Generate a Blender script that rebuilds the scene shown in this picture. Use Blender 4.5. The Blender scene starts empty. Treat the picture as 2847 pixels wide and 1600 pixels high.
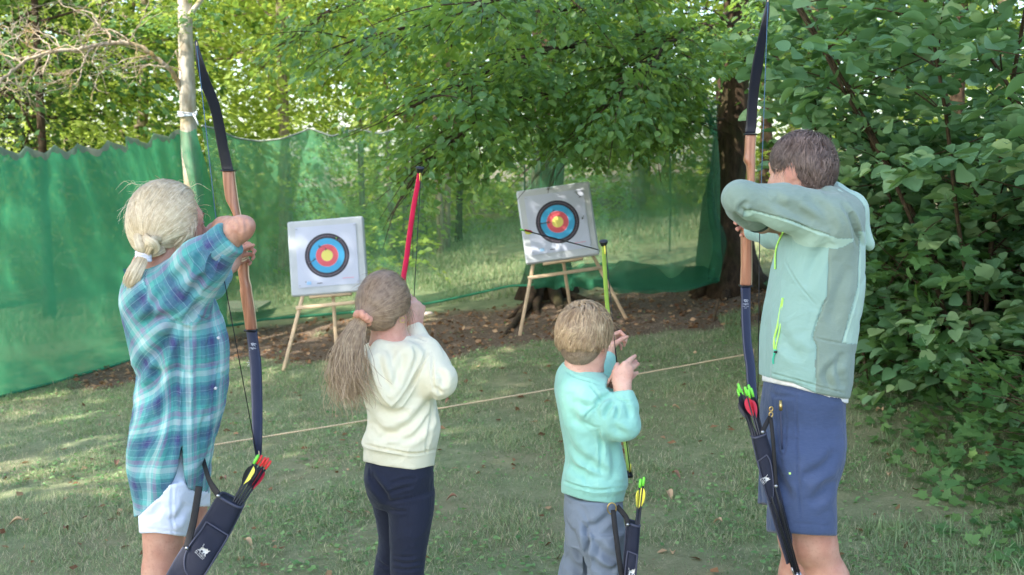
import bpy, math, random, colorsys
import numpy as np
from mathutils import Vector, Matrix

# ------------------------------------------------------------------ camera, sky, sun, exposure
SC = bpy.context.scene
FPX, CX0, CY0 = 3052.6, 1423.5, 800.0          # focal length and centre in photograph pixels
PITCH = math.radians(6.06)
CAMZ = 1.68
cam_d = bpy.data.cameras.new("camera")
cam = bpy.data.objects.new("camera", cam_d)
SC.collection.objects.link(cam)
cam_d.sensor_width = 36.0
cam_d.lens = 36.0 * FPX / 2847.0
cam_d.clip_start = 0.05
cam_d.clip_end = 400.0
cam.location = (0, 0, CAMZ)
cam.rotation_euler = (math.radians(90) - PITCH, 0, 0)
cam_d.dof.use_dof = True
cam_d.dof.focus_distance = 3.9
cam_d.dof.aperture_fstop = 4.5
SC.camera = cam

SUN_EL = math.radians(46)
SUN_DIR = np.array([-0.80, -0.60])              # where the sun stands, seen from above (left of and behind the camera)
SUN_DIR = SUN_DIR / np.linalg.norm(SUN_DIR)
SUNV = np.array([SUN_DIR[0] * math.cos(SUN_EL), SUN_DIR[1] * math.cos(SUN_EL), math.sin(SUN_EL)])
world = bpy.data.worlds.new("World")
SC.world = world
world.use_nodes = True
wn = world.node_tree
bg = wn.nodes["Background"]
sky = wn.nodes.new("ShaderNodeTexSky")
sky.sky_type = 'NISHITA'
sky.sun_disc = False
sky.sun_elevation = SUN_EL
sky.sun_rotation = math.atan2(SUN_DIR[0], SUN_DIR[1])
sky.dust_density = 2.0
wn.links.new(sky.outputs[0], bg.inputs[0])
bg.inputs[1].default_value = 0.15
sun_d = bpy.data.lights.new("sun", 'SUN')
sun_d.energy = 2.4
sun_d.angle = math.radians(0.5)
sun_d.color = (1.0, 0.93, 0.82)
sun = bpy.data.objects.new("sun", sun_d)
SC.collection.objects.link(sun)
sun.rotation_euler = Vector(SUNV).to_track_quat('Z', 'Y').to_euler()
sun.location = (-10, -8, 14)
SC.view_settings.view_transform = 'Standard'
SC.view_settings.look = 'None'
SC.view_settings.gamma = 1.0
SC.view_settings.use_curve_mapping = False
SC.view_settings.exposure = 2.15
SC.cycles.max_bounces = 8
SC.cycles.diffuse_bounces = 4
SC.cycles.glossy_bounces = 2
SC.cycles.transmission_bounces = 5
SC.cycles.transparent_max_bounces = 12
SC.cycles.caustics_reflective = False
SC.cycles.caustics_refractive = False
SC.cycles.use_denoising = True

# ------------------------------------------------------------------ helpers
rng = np.random.default_rng(7)
_ca, _sa = math.cos(PITCH), math.sin(PITCH)

def P(px, py, Y):
    """world point seen at photograph pixel (px, py) lying at distance Y ahead"""
    dx = (px - CX0) / FPX
    dy = -(py - CY0) / FPX
    wy = _ca + dy * _sa
    wz = -_sa + dy * _ca
    t = Y / wy
    return np.array([dx * t, Y, CAMZ + wz * t])

def sstep(a, b, x):
    t = np.clip((np.asarray(x, float) - a) / (b - a), 0, 1)
    return t * t * (3 - 2 * t)

def ground_z(x, y):
    x = np.asarray(x, float); y = np.asarray(y, float)
    s = 0.03 + 0.085 * sstep(3.0, 9.0, y) - 0.05 * sstep(12, 22, y)
    o = np.interp(y, [-40, 4, 9.4, 11.5, 20, 40, 120], [0, 0, .215, .34, .75, 1.3, 2.2])
    bank = 0.35 * sstep(2.2, 4.5, x) * sstep(2, 5, y) * (1 - sstep(14, 20, y))
    return s * 7 * np.tanh(x / 7) + o + bank + 0.015 * np.sin(x * 2.1 + y) * np.sin(y * 1.7 - x * .6)

def G(px, py, lift=0.0):
    """point where the sight line through a photograph pixel meets the ground"""
    lo, hi = 1.0, 60.0
    for y in np.arange(2, 60, 0.25):
        p = P(px, py, y)
        if p[2] <= ground_z(p[0], p[1]) + lift:
            hi = y; lo = y - 0.25
            break
    for _ in range(30):
        m = (lo + hi) / 2
        p = P(px, py, m)
        if p[2] <= ground_z(p[0], p[1]) + lift: hi = m
        else: lo = m
    return P(px, py, hi)

def nrm(v):
    v = np.asarray(v, float)
    return v / (np.linalg.norm(v, axis=-1, keepdims=True) + 1e-12)

def srgb(r, g, b):
    f = lambda c: c / 12.92 if c <= 0.04045 else ((c + 0.055) / 1.055) ** 2.4
    return (f(r / 255), f(g / 255), f(b / 255), 1.0)

# value noise, vectorised
def _hash(ix, iy, iz, seed):
    h = (ix.astype(np.int64) * 374761393 + iy.astype(np.int64) * 668265263 + iz.astype(np.int64) * 2147483647 + seed * 144665) & 0x7fffffff
    h = ((h ^ (h >> 13)) * 1274126177) & 0x7fffffff
    return ((h ^ (h >> 16)) & 0xffff) / 32767.5 - 1.0

def vnoise(p, seed=0):
    p = np.asarray(p, float)
    i = np.floor(p).astype(np.int64); f = p - i
    f = f * f * (3 - 2 * f)
    x, y, z = i[:, 0], i[:, 1], i[:, 2]
    r = 0
    for a in (0, 1):
        wa = f[:, 0] if a else 1 - f[:, 0]
        for b in (0, 1):
            wb = f[:, 1] if b else 1 - f[:, 1]
            for c in (0, 1):
                wc = f[:, 2] if c else 1 - f[:, 2]
                r = r + wa * wb * wc * _hash(x + a, y + b, z + c, seed)
    return r

# mesh making ------------------------------------------------------
def mesh_from(name, V, quads=None, tris=None, smooth=True, uv=None, attrs=None, mats=(), mat_idx=None):
    V = np.asarray(V, np.float32)
    me = bpy.data.meshes.new(name)
    nq = 0 if quads is None else len(quads)
    nt = 0 if tris is None else len(tris)
    loops = []
    if nq: loops.append(np.asarray(quads, np.int32).reshape(-1))
    if nt: loops.append(np.asarray(tris, np.int32).reshape(-1))
    L = np.concatenate(loops) if loops else np.zeros(0, np.int32)
    starts = np.concatenate([np.arange(nq) * 4, nq * 4 + np.arange(nt) * 3]).astype(np.int32)
    me.vertices.add(len(V)); me.loops.add(len(L)); me.polygons.add(nq + nt)
    me.vertices.foreach_set("co", V.reshape(-1))
    me.loops.foreach_set("vertex_index", L)
    me.polygons.foreach_set("loop_start", starts)
    if mat_idx is not None:
        me.polygons.foreach_set("material_index", np.asarray(mat_idx, np.int32))
    me.polygons.foreach_set("use_smooth", np.full(nq + nt, bool(smooth)))
    if uv is not None:
        l = me.uv_layers.new(name="UVMap")
        u = np.asarray(uv, np.float32)
        if len(u) == len(V): u = u[L]
        l.data.foreach_set("uv", u.reshape(-1))
    for k, a in (attrs or {}).items():
        a = np.asarray(a, np.float32)
        if a.ndim == 1:
            at = me.attributes.new(k, 'FLOAT', 'POINT'); at.data.foreach_set("value", a)
        elif a.shape[1] == 3:
            at = me.attributes.new(k, 'FLOAT_VECTOR', 'POINT'); at.data.foreach_set("vector", a.reshape(-1))
    me.update(calc_edges=True)
    me.validate()
    for m in mats: me.materials.append(m)
    return me

def link(name, data, parent=None, loc=None):
    o = bpy.data.objects.new(name, data)
    SC.collection.objects.link(o)
    if parent is not None: o.parent = parent
    if loc is not None: o.location = loc
    return o

def tag(o, label=None, cat=None, group=None, kind=None):
    if label: o["label"] = label
    if cat: o["category"] = cat
    if group: o["group"] = group
    if kind: o["kind"] = kind
    return o

class MB:
    """collects boxes, tubes and patches into one mesh"""
    def __init__(s): s.V = []; s.Q = []; s.T = []; s.n = 0
    def add(s, V, Q=None, T=None):
        V = np.asarray(V, float)
        s.V.append(V)
        if Q is not None and len(Q): s.Q.append(np.asarray(Q) + s.n)
        if T is not None and len(T): s.T.append(np.asarray(T) + s.n)
        s.n += len(V); return s
    def tube(s, pts, rad, k=8, caps=True, flat=None, up=None):
        """tube along pts; rad scalar or per point; flat=(sx,sy) squashes the section; up fixes its roll"""
        pts = np.asarray(pts, float); n = len(pts)
        rad = np.broadcast_to(np.asarray(rad, float), (n,))
        t = np.gradient(pts, axis=0); t = nrm(t)
        ref = np.array([0, 0, 1.0]) if up is None else np.asarray(up, float)
        if up is None and abs(t[0] @ ref) > 0.9: ref = np.array([0, 1.0, 0])
        U = []; prev = None
        for i in range(n):
            b = ref if (prev is None or up is not None) else prev
            u = b - t[i] * (b @ t[i])
            if np.linalg.norm(u) < 1e-5: u = np.array([1, 0, 0]) - t[i] * t[i][0]
            u = nrm(u); U.append(u); prev = u
        U = np.array(U); W = np.cross(t, U)
        a = np.arange(k) / k * 2 * math.pi
        sx, sy = flat or (1, 1)
        R = pts[:, None] + (U[:, None] * (np.cos(a) * sx)[None, :, None] + W[:, None] * (np.sin(a) * sy)[None, :, None]) * rad[:, None, None]
        V = R.reshape(-1, 3)
        i, j = np.meshgrid(np.arange(n - 1), np.arange(k), indexing='ij')
        Q = np.stack([i * k + j, i * k + (j + 1) % k, (i + 1) * k + (j + 1) % k, (i + 1) * k + j], -1).reshape(-1, 4)
        T = []
        if caps:
            V = np.vstack([V, pts[:1], pts[-1:]])
            c0, c1 = n * k, n * k + 1
            for q in range(k):
                T.append([c0, (q + 1) % k, q]); T.append([c1, (n - 1) * k + q, (n - 1) * k + (q + 1) % k])
        return s.add(V, Q, T)
    def box(s, c, size, R=None, bevel=0.0):
        c = np.asarray(c, float); h = np.asarray(size, float) / 2
        R = np.eye(3) if R is None else np.asarray(R, float)
        b = min(bevel, *(h * 0.95)) if bevel else 0
        if not b:
            V = np.array([[x, y, z] for x in (-1, 1) for y in (-1, 1) for z in (-1, 1)]) * h
            Q = [[0, 1, 3, 2], [4, 6, 7, 5], [0, 4, 5, 1], [2, 3, 7, 6], [0, 2, 6, 4], [1, 5, 7, 3]]
            return s.add(V @ R.T + c, Q)
        V = []; idx = {}
        for x in (-1, 1):
            for y in (-1, 1):
                for z in (-1, 1):
                    for a in range(3):
                        v = np.array([x, y, z]) * (h - b); v[a] += (x, y, z)[a] * b
                        idx[(x, y, z, a)] = len(V); V.append(v)
        Q = []; T = []
        for a in range(3):
            o1, o2 = [q for q in range(3) if q != a]
            for sg in (-1, 1):
                f = []
                for (p, q) in ((-1, -1), (1, -1), (1, 1), (-1, 1)):
                    v = [0, 0, 0]; v[a] = sg; v[o1] = p; v[o2] = q
                    f.append(idx[(*v, a)])
                flip = (sg > 0) == (a == 1)
                Q.append(f[::-1] if flip else f)
        for a in range(3):
            o1, o2 = [q for q in range(3) if q != a]
            for p in (-1, 1):
                for q in (-1, 1):
                    v0 = [0, 0, 0]; v1 = [0, 0, 0]
                    v0[a] = -1; v1[a] = 1
                    for v in (v0, v1): v[o1] = p; v[o2] = q
                    Q.append([idx[(*v0, o1)], idx[(*v1, o1)], idx[(*v1, o2)], idx[(*v0, o2)]])
        for x in (-1, 1):
            for y in (-1, 1):
                for z in (-1, 1):
                    T.append([idx[(x, y, z, 0)], idx[(x, y, z, 1)], idx[(x, y, z, 2)]])
        return s.add(np.array(V) @ R.T + c, Q, T)
    def patch(s, grid):
        """grid of points (n,m,3)"""
        g = np.asarray(grid, float); n, m = g.shape[:2]
        i, j = np.meshgrid(np.arange(n - 1), np.arange(m - 1), indexing='ij')
        Q = np.stack([i * m + j, i * m + j + 1, (i + 1) * m + j + 1, (i + 1) * m + j], -1).reshape(-1, 4)
        return s.add(g.reshape(-1, 3), Q)
    def poly(s, pts, thick, n):
        """flat outline pts extruded by thick along n"""
        pts = np.asarray(pts, float); k = len(pts); n = nrm(n) * thick / 2
        from mathutils.geometry import tessellate_polygon
        T = np.array(tessellate_polygon([[Vector(p) for p in pts]]))
        V = np.vstack([pts + n, pts - n])
        Q = [[i, (i + 1) % k, k + (i + 1) % k, k + i] for i in range(k)]
        return s.add(V, Q, np.vstack([T, T[:, ::-1] + k]))
    def build(s, name, mat, parent=None, smooth=True, **kw):
        V = np.vstack(s.V)
        me = mesh_from(name, V, np.vstack(s.Q) if s.Q else None, np.vstack(s.T) if s.T else None, smooth=smooth, mats=[mat], **kw)
        return link(name, me, parent)

def recalc(o):
    import bmesh
    b = bmesh.new(); b.from_mesh(o.data)
    bmesh.ops.recalc_face_normals(b, faces=b.faces)
    b.to_mesh(o.data); b.free()
    return o

def sharp(o, deg=35):
    """smooth shading with edges sharper than deg kept hard"""
    try: o.data.set_sharp_from_angle(angle=math.radians(deg))
    except Exception: pass
    return o

def spline(pts, n):
    """Catmull-Rom through pts, n samples"""
    p = np.asarray(pts, float)
    if len(p) < 3:
        t = np.linspace(0, 1, n)[:, None]; return p[0] * (1 - t) + p[-1] * t
    q = np.vstack([2 * p[0] - p[1], p, 2 * p[-1] - p[-2]])
    u = np.linspace(0, len(p) - 1 - 1e-6, n)
    i = u.astype(int); f = (u - i)[:, None]
    a, b, c, d = q[i], q[i + 1], q[i + 2], q[i + 3]
    return 0.5 * (2 * b + (c - a) * f + (2 * a - 5 * b + 4 * c - d) * f ** 2 + (3 * b - a - 3 * c + d) * f ** 3)

# ------------------------------------------------------------------ materials
class NT:
    def __init__(s, name):
        s.m = bpy.data.materials.new(name); s.m.use_nodes = True
        s.t = s.m.node_tree; s.n = s.t.nodes; s.l = s.t.links
        s.b = s.n["Principled BSDF"]; s.out = s.n["Material Output"]
    def new(s, kind, **kw):
        nd = s.n.new(kind)
        for k, v in kw.items():
            if hasattr(nd, k) and k not in ("Scale", "Detail"): setattr(nd, k, v)
            else: nd.inputs[k].default_value = v
        return nd
    def ln(s, a, b): s.l.new(a, b)
    def coord(s, which="Object"):
        return s.new("ShaderNodeTexCoord").outputs[which]
    def noise(s, scale, detail=3, vec=None, rough=0.5):
        nd = s.new("ShaderNodeTexNoise"); nd.inputs["Scale"].default_value = scale; nd.inputs["Detail"].default_value = detail
        nd.inputs["Roughness"].default_value = rough
        s.ln(vec if vec is not None else s.coord(), nd.inputs["Vector"]); return nd
    def ramp(s, fac, stops, interp='LINEAR'):
        nd = s.new("ShaderNodeValToRGB"); cr = nd.color_ramp; cr.interpolation = interp
        while len(cr.elements) < len(stops): cr.elements.new(0.5)
        for e, (p, c) in zip(cr.elements, stops): e.position = p; e.color = c if len(c) == 4 else (*c, 1)
        s.ln(fac, nd.inputs[0]); return nd.outputs[0]
    def mix(s, f, a, b, mode='MIX'):
        nd = s.new("ShaderNodeMix"); nd.data_type = 'RGBA'; nd.blend_type = mode
        for v, i in ((f, 0), (a, 6), (b, 7)):
            if hasattr(v, 'links'): s.ln(v, nd.inputs[i])
            else: nd.inputs[i].default_value = v
        return nd.outputs[2]
    def math(s, op, a, b=None, c=None):
        nd = s.new("ShaderNodeMath"); nd.operation = op
        for v, i in ((a, 0), (b, 1), (c, 2)):
            if v is None: continue
            if hasattr(v, 'links'): s.ln(v, nd.inputs[i])
            else: nd.inputs[i].default_value = v
        return nd.outputs[0]
    def attr(s, name):
        nd = s.new("ShaderNodeAttribute"); nd.attribute_name = name; return nd
    def bump(s, h, strength=0.3, dist=0.01):
        nd = s.new("ShaderNodeBump"); nd.inputs["Strength"].default_value = strength; nd.inputs["Distance"].default_value = dist
        s.ln(h, nd.inputs["Height"]); s.ln(nd.outputs[0], s.b.inputs["Normal"]); return nd
    def set(s, **kw):
        for k, v in kw.items():
            k = k.replace("_", " ")
            if hasattr(v, 'links'): s.ln(v, s.b.inputs[k])
            else: s.b.inputs[k].default_value = v
        return s

def mat_plain(name, c, rough=0.5, var=0.12, scale=18, bump=0.0, bscale=300, metal=0, spec=0.5, sheen=0):
    n = NT(name)
    nz = n.noise(scale, 4)
    dark = tuple(x * (1 - var) for x in c[:3]) + (1,); light = tuple(min(1, x * (1 + var)) for x in c[:3]) + (1,)
    n.set(Base_Color=n.ramp(nz.outputs[0], [(0.3, dark), (0.7, light)]), Roughness=rough, Metallic=metal, Specular_IOR_Level=spec)
    if sheen: n.set(Sheen_Weight=sheen)
    if bump: n.bump(n.noise(bscale, 2).outputs[0], bump, 0.002)
    return n.m

def mat_leaf(name, cols, back, trans=0.4, rough=0.42, spec=0.35):
    """leaf: glossy skin over a body that lets light through; each leaf has its own tint"""
    n = NT(name)
    a = n.attr("tint")
    c = n.ramp(a.outputs["Fac"], [(i / (len(cols) - 1), k) for i, k in enumerate(cols)])
    n.set(Base_Color=c, Roughness=rough, Specular_IOR_Level=spec)
    tr = n.new("ShaderNodeBsdfTranslucent")
    n.ln(n.mix(0.6, c, back), tr.inputs[0])
    mx = n.new("ShaderNodeMixShader"); mx.inputs[0].default_value = trans
    n.ln(n.b.outputs[0], mx.inputs[1]); n.ln(tr.outputs[0], mx.inputs[2])
    n.ln(mx.outputs[0], n.out.inputs[0])
    return n.m

def mat_bark(name, c0, c1, moss=None, scale=9, mossamt=0.6):
    n = NT(name)
    mp = n.new("ShaderNodeMapping"); n.ln(n.coord(), mp.inputs[0]); mp.inputs["Scale"].default_value = (1, 1, 0.25)
    nz = n.noise(scale * 4, 6, mp.outputs[0], 0.65)
    c = n.ramp(nz.outputs[0], [(0.3, c0), (0.65, c1)])
    if moss:
        m2 = n.noise(scale * .7, 4)
        c = n.mix(n.ramp(m2.outputs[0], [(0.5, (0, 0, 0, 1)), (0.7, (mossamt,) * 3 + (1,))]), c, moss)
    n.set(Base_Color=c, Roughness=0.9, Specular_IOR_Level=0.15)
    n.bump(nz.outputs[0], 0.6, 0.02)
    return n.m
# ------------------------------------------------------------------ ground
def grid_mesh(xs, ys, zf):
    X, Y = np.meshgrid(xs, ys, indexing='ij')
    Z = zf(X, Y)
    g = np.stack([X, Y, Z], -1)
    return g

SOIL_PTS = [(-3.4, 10.0, 0.6), (-2.6, 10.6, .8), (-1.7, 10.3, .9), (-0.6, 10.2, .95), (0.4, 10.3, 1.05), (1.3, 10.2, 1.0), (2.0, 10.3, .9), (-0.9, 9.5, .6), (0.9, 9.4, .55), (1.7, 9.4, .5)]
def soil_amount(x, y):
    x = np.asarray(x, float); y = np.asarray(y, float)
    d = np.full(x.shape, -9.0)
    for a, b, r in SOIL_PTS: d = np.maximum(d, 1 - np.hypot((x - a) * .9, y - b) / r)
    p = np.stack([x.ravel() * 1.7, y.ravel() * 1.7, np.zeros(x.size)], 1)
    n = vnoise(p, 3).reshape(x.shape) * .35 + vnoise(p * 3.1, 4).reshape(x.shape) * .2
    forest = sstep(2.2, 3.6, x - 0.12 * (y - 6)) * .75
    far = sstep(19, 24, y) * .8
    return np.clip(np.maximum(np.maximum(sstep(-.15, .35, d + n), forest), far), 0, 1)

def make_ground():
    xs = np.concatenate([np.linspace(-120, -9, 24)[:-1], np.linspace(-9, 9, 181), np.linspace(9, 120, 24)[1:]])
    ys = np.concatenate([np.linspace(-60, 1, 16)[:-1], np.linspace(1, 24, 231), np.linspace(24, 160, 40)[1:]])
    g = grid_mesh(xs, ys, ground_z)
    X, Y = g[..., 0], g[..., 1]
    g[..., 2] += 0.012 * vnoise(np.stack([X.ravel() * 4, Y.ravel() * 4, 0 * X.ravel()], 1), 9).reshape(X.shape) * (np.abs(X) < 9)
    soil = soil_amount(X, Y)
    mb = MB().patch(g)
    n = NT("ground_soil_and_turf")
    s = n.attr("soil").outputs["Fac"]
    fine = n.noise(60, 6, rough=.7); mid = n.noise(9, 5); big = n.noise(1.3, 3)
    soil_c = n.ramp(fine.outputs[0], [(.28, srgb(58, 48, 40)), (.5, srgb(112, 96, 82)), (.72, srgb(176, 154, 134))])
    mid2 = n.noise(48, 6, rough=.75)
    turf_c = n.ramp(n.math('ADD', n.math('MULTIPLY', mid.outputs[0], .45), n.math('MULTIPLY', mid2.outputs[0], .55)), [(.3, srgb(104, 118, 84)), (.55, srgb(138, 146, 110)), (.75, srgb(176, 168, 140))])
    turf_c = n.mix(n.ramp(big.outputs[0], [(.4, (0, 0, 0, 1)), (.7, (.5, .5, .5, 1))]), turf_c, srgb(148, 134, 108))
    n.set(Base_Color=n.mix(s, turf_c, soil_c), Roughness=.95, Specular_IOR_Level=.1)
    n.bump(fine.outputs[0], .7, .03)
    o = mb.build("ground", n.m, attrs={"soil": soil.ravel()})
    tag(o, "sloping lawn with bare brown soil under the netting", "ground", kind="structure")
make_ground()

# ------------------------------------------------------------------ leaves
def tmpl_simple():
    V = np.array([[0, 0, 0], [.34, .42, .05], [0, 1, -.04], [-.34, .42, .05], [0, .5, -.03]])
    return V, np.array([[0, 1, 2, 4], [0, 4, 2, 3]]), None
def tmpl_round(k=10, w=.46, serr=.0):
    a = np.linspace(0, 2 * math.pi, k, endpoint=False)
    o = np.stack([np.sin(a) * w, .5 - .5 * np.cos(a), np.abs(np.sin(a)) * .13 - .10 * (.5 - .5 * np.cos(a)) ** 3], 1)
    o[:, 0] *= (1.1 - .35 * o[:, 1]); o[k // 2, 1] += .07
    o[1::2, :2] += (o[1::2, :2] - [0, .5]) * serr
    V = np.vstack([o, [[0, .33, -.05], [0, .7, -.075]]])
    T = []
    c0, c1 = k, k + 1
    for i in range(k):
        j = (i + 1) % k
        c = c0 if (o[i, 1] + o[j, 1]) / 2 < .55 else c1
        T.append([i, j, c])
    T += [[k // 4 + (1 if k % 4 else 0), c1, c0], [k - k // 4 - (1 if k % 4 else 0), c0, c1]]
    return V, None, np.array(T)
def tmpl_maple():
    pts = [(0, 0), (.1, .12), (.38, .02), (.34, .22), (.6, .42), (.38, .46), (.34, .62), (.18, .6), (.14, .82), (0, 1.05),
           (-.14, .82), (-.18, .6), (-.34, .62), (-.38, .46), (-.6, .42), (-.34, .22), (-.38, .02), (-.1, .12)]
    o = np.array([(x, y, .12 * abs(x)) for x, y in pts])
    V = np.vstack([o, [[0, .36, 0]]]); c = len(o)
    T = [[i, (i + 1) % c, c] for i in range(c)]
    return V, None, np.array(T)

def leaves(tm, pos, axis, normal, size, tint):
    """one mesh's worth of leaves: position, growing direction, face normal, size and tint per leaf"""
    V, Q, T = tm
    pos = np.asarray(pos); N = len(pos)
    y = nrm(axis); z = normal - y * np.sum(normal * y, 1, keepdims=True); z = nrm(z); x = np.cross(y, z)
    sx = size * (0.85 + .3 * rng.random(N))
    W = pos[:, None] + (V[None, :, 0:1] * sx[:, None, None]) * x[:, None] + (V[None, :, 1:2] * size[:, None, None]) * y[:, None] + (V[None, :, 2:3] * (size * (0.5 + 1.6 * rng.random(N)))[:, None, None]) * z[:, None]
    off = (np.arange(N) * len(V))[:, None, None]
    q = None if Q is None else (Q[None] + off).reshape(-1, 4)
    t = None if T is None else (T[None] + off).reshape(-1, 3)
    return W.reshape(-1, 3), q, t, np.repeat(tint, len(V))

def leaf_obj(name, tm, pos, axis, normal, size, tint, mat, parent=None):
    W, q, t, a = leaves(tm, pos, axis, normal, size, tint)
    return link(name, mesh_from(name, W, q, t, attrs={"tint": a}, mats=[mat]), parent)

def sprays(centres, dirs, length, width, n_each, size, droop=0.15, flat=0.35, r=None):
    """leafy twigs: leaves alternate along a flat spray; returns pos, axis, normal, size, tint"""
    r = r or rng
    C = np.repeat(centres, n_each, 0); D = nrm(np.repeat(dirs, n_each, 0)); N = len(C)
    u = r.random(N); sg = r.choice([-1., 1.], N)
    up = np.tile([0, 0, 1.], (N, 1)) + r.normal(0, .18, (len(centres), 3)).repeat(n_each, 0)
    side = nrm(np.cross(D, up)); up = nrm(np.cross(side, D))
    v = sg * r.random(N) ** .8 * width * (1.05 - .75 * u)
    pos = C + D * (u * length)[:, None] + side * v[:, None] + up * (r.normal(0, .05 * length, N) - droop * length * u ** 2)[:, None]
    ax = D * (0.5 + .5 * r.random(N))[:, None] + side * (sg * (0.4 + .6 * r.random(N)))[:, None] - up * (r.random(N) * .5)[:, None]
    nm = up + r.normal(0, flat, (N, 3))
    sz = size * (0.45 + .85 * r.random(N))
    base = r.random(len(centres)).repeat(n_each)
    tint = np.clip(.55 * base + .45 * r.random(N), 0, 1)
    return pos, ax, nm, sz, tint

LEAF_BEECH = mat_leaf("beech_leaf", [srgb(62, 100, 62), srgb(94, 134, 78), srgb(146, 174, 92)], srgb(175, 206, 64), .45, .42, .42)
LEAF_SUN = mat_leaf("woodland_leaf", [srgb(92, 124, 52), srgb(144, 168, 74), srgb(196, 206, 120)], srgb(205, 220, 92), .5, .5, .3)  # sunlit brightness of the wood put into the leaf colours
LEAF_DEEP = mat_leaf("dark_wood_leaf", [srgb(46, 78, 46), srgb(70, 104, 58), srgb(98, 126, 66)], srgb(130, 170, 60), .36, .55, .22)  # darker greens, the deep wood's shade put into the leaf colours
LEAF_HAZEL = mat_leaf("hazel_leaf", [srgb(80, 122, 86), srgb(118, 158, 118), srgb(164, 190, 132)], srgb(150, 190, 70), .34, .5, .3)
LEAF_SHRUB = mat_leaf("shrub_leaf", [srgb(60, 100, 60), srgb(84, 124, 74), srgb(116, 150, 88)], srgb(150, 190, 70), .34, .52, .28)
LEAF_CONIFER = mat_leaf("conifer_needle", [srgb(30, 46, 30), srgb(52, 66, 38), srgb(84, 90, 54)], srgb(90, 110, 50), .2, .6, .2)
LEAF_DRY = mat_leaf("dry_leaf", [srgb(92, 62, 42), srgb(140, 104, 74), srgb(190, 158, 122)], srgb(170, 120, 70), .2, .7, .2)
BARK_PALE = mat_bark("pale_smooth_bark", srgb(150, 138, 120), srgb(205, 196, 180), srgb(140, 122, 62), 5, .8)
BARK_DARK = mat_bark("dark_furrowed_bark", srgb(38, 30, 24), srgb(86, 70, 56), srgb(60, 66, 36), 6, .5)
BARK_GREY = mat_bark("grey_bark", srgb(92, 80, 66), srgb(160, 146, 124), srgb(96, 100, 56), 7, .5)
BARK_TWIG = mat_bark("brown_twig_bark", srgb(60, 50, 40), srgb(100, 84, 66), None, 20)
BARK_DEAD = mat_bark("bleached_dead_wood", srgb(128, 112, 94), srgb(196, 182, 162), srgb(150, 120, 56), 8, .9)

def trunk_mesh(pts, r0, r1, k=12, flare=0.0, wob=0.12, seed=0):
    pts = spline(pts, 26); n = len(pts)
    t = np.linspace(0, 1, n)
    rad = r0 + (r1 - r0) * t + flare * np.exp(-t * 14)
    mb = MB().tube(pts, rad, k)
    V = mb.V[0]
    c = np.vstack([np.repeat(pts, k, 0), pts[:1], pts[-1:]])
    d = V - c
    mb.V[0] = c + d * (1 + wob * vnoise(V * np.array([7, 7, 2.5]), seed)[:, None])
    return mb

def branches(mb, p0, d0, length, r0, depth, r, curl=0.35, gravity=-.05, tips=None, kids=4):
    n = 7; pts = [np.array(p0, float)]; d = nrm(np.array(d0, float))
    for i in range(n):
        d = nrm(d + r.normal(0, curl * .35, 3) + np.array([0, 0, gravity]))
        pts.append(pts[-1] + d * length / n)
    pts = np.array(pts)
    mb.tube(pts, np.linspace(r0, r0 * .35, n + 1), 6 if r0 > .012 else 4)
    if tips is not None: tips.append((pts[-1], d)); tips.append((pts[n // 2], d))
    if depth > 0:
        for c in range(kids):
            i = int(r.integers(2, n)); ax = nrm(r.normal(0, 1, 3))
            dd = nrm(nrm(pts[i + 1] - pts[i]) * .75 + ax * .75)
            branches(mb, pts[i], dd, length * r.uniform(.4, .65), r0 * .55, depth - 1, r, curl, gravity, tips, kids)

def tree(name, label, base, height, r0, crown_r, crown_z, n_sprays, leaf, n_leaf=40, size=.09, tm=None, bark=None, lean=(0, 0), seed=1, group=None, spray=(.7, .35), squash=.7, cat="tree", limbs=7, low=0.0):
    """a tapered trunk with limbs, and a crown of leafy sprays scattered through its volume"""
    r = np.random.default_rng(seed)
    base = np.array([base[0], base[1], float(ground_z(base[0], base[1])) - .08])
    root = link(name, None, None, tuple(base)); tag(root, label, cat, group)
    top = np.array([lean[0], lean[1], height])
    mid = top * .5 + np.array([r.normal(0, .12), r.normal(0, .12), 0])
    mb = trunk_mesh([np.zeros(3), mid, top], r0, r0 * .3, 12, r0 * .6, .14, seed)
    cc = top * (crown_z / height)
    for i in range(limbs):
        h = crown_z / height * (.55 + .6 * i / limbs)
        p = top * min(h, .97)
        a = r.uniform(0, 2 * math.pi)
        branches(mb, p, [math.cos(a), math.sin(a), .35], crown_r * r.uniform(.7, 1.05), r0 * .32, 1, r, .3, .0, None, 3)
    mb.build("trunk", bark or BARK_GREY, root)
    d = nrm(r.normal(0, 1, (n_sprays, 3)))
    rr = (r.random(n_sprays) ** .45)
    c = cc + d * rr[:, None] * np.array([crown_r, crown_r, crown_r * squash])
    lump = vnoise(c * 1.1 + seed, seed)
    c = c[lump > -.42]; d = d[lump > -.42]
    if low: c[:, 2] = np.maximum(c[:, 2], low)
    dd = d * np.array([1, 1, .25]) + r.normal(0, .35, d.shape)
    a = sprays(c, dd, spray[0], spray[1], n_leaf, size, .2, .4, r)
    leaf_obj("crown", tm or tmpl_simple(), *a, leaf, root)
    return root
# ------------------------------------------------------------------ trees that stand in view
def px_line(pts, Y, s=1.0, ox=0.0, oy=0.0, jit=0.0, r=None):
    out = []
    for i, p in enumerate(pts):
        y = Y if np.isscalar(Y) else np.interp(i / max(1, len(pts) - 1), [0, 1], Y)
        out.append(P(ox + p[0] / s, oy + p[1] / s, y + (r.normal(0, jit) if r is not None else 0)))
    return np.array(out)

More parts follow.
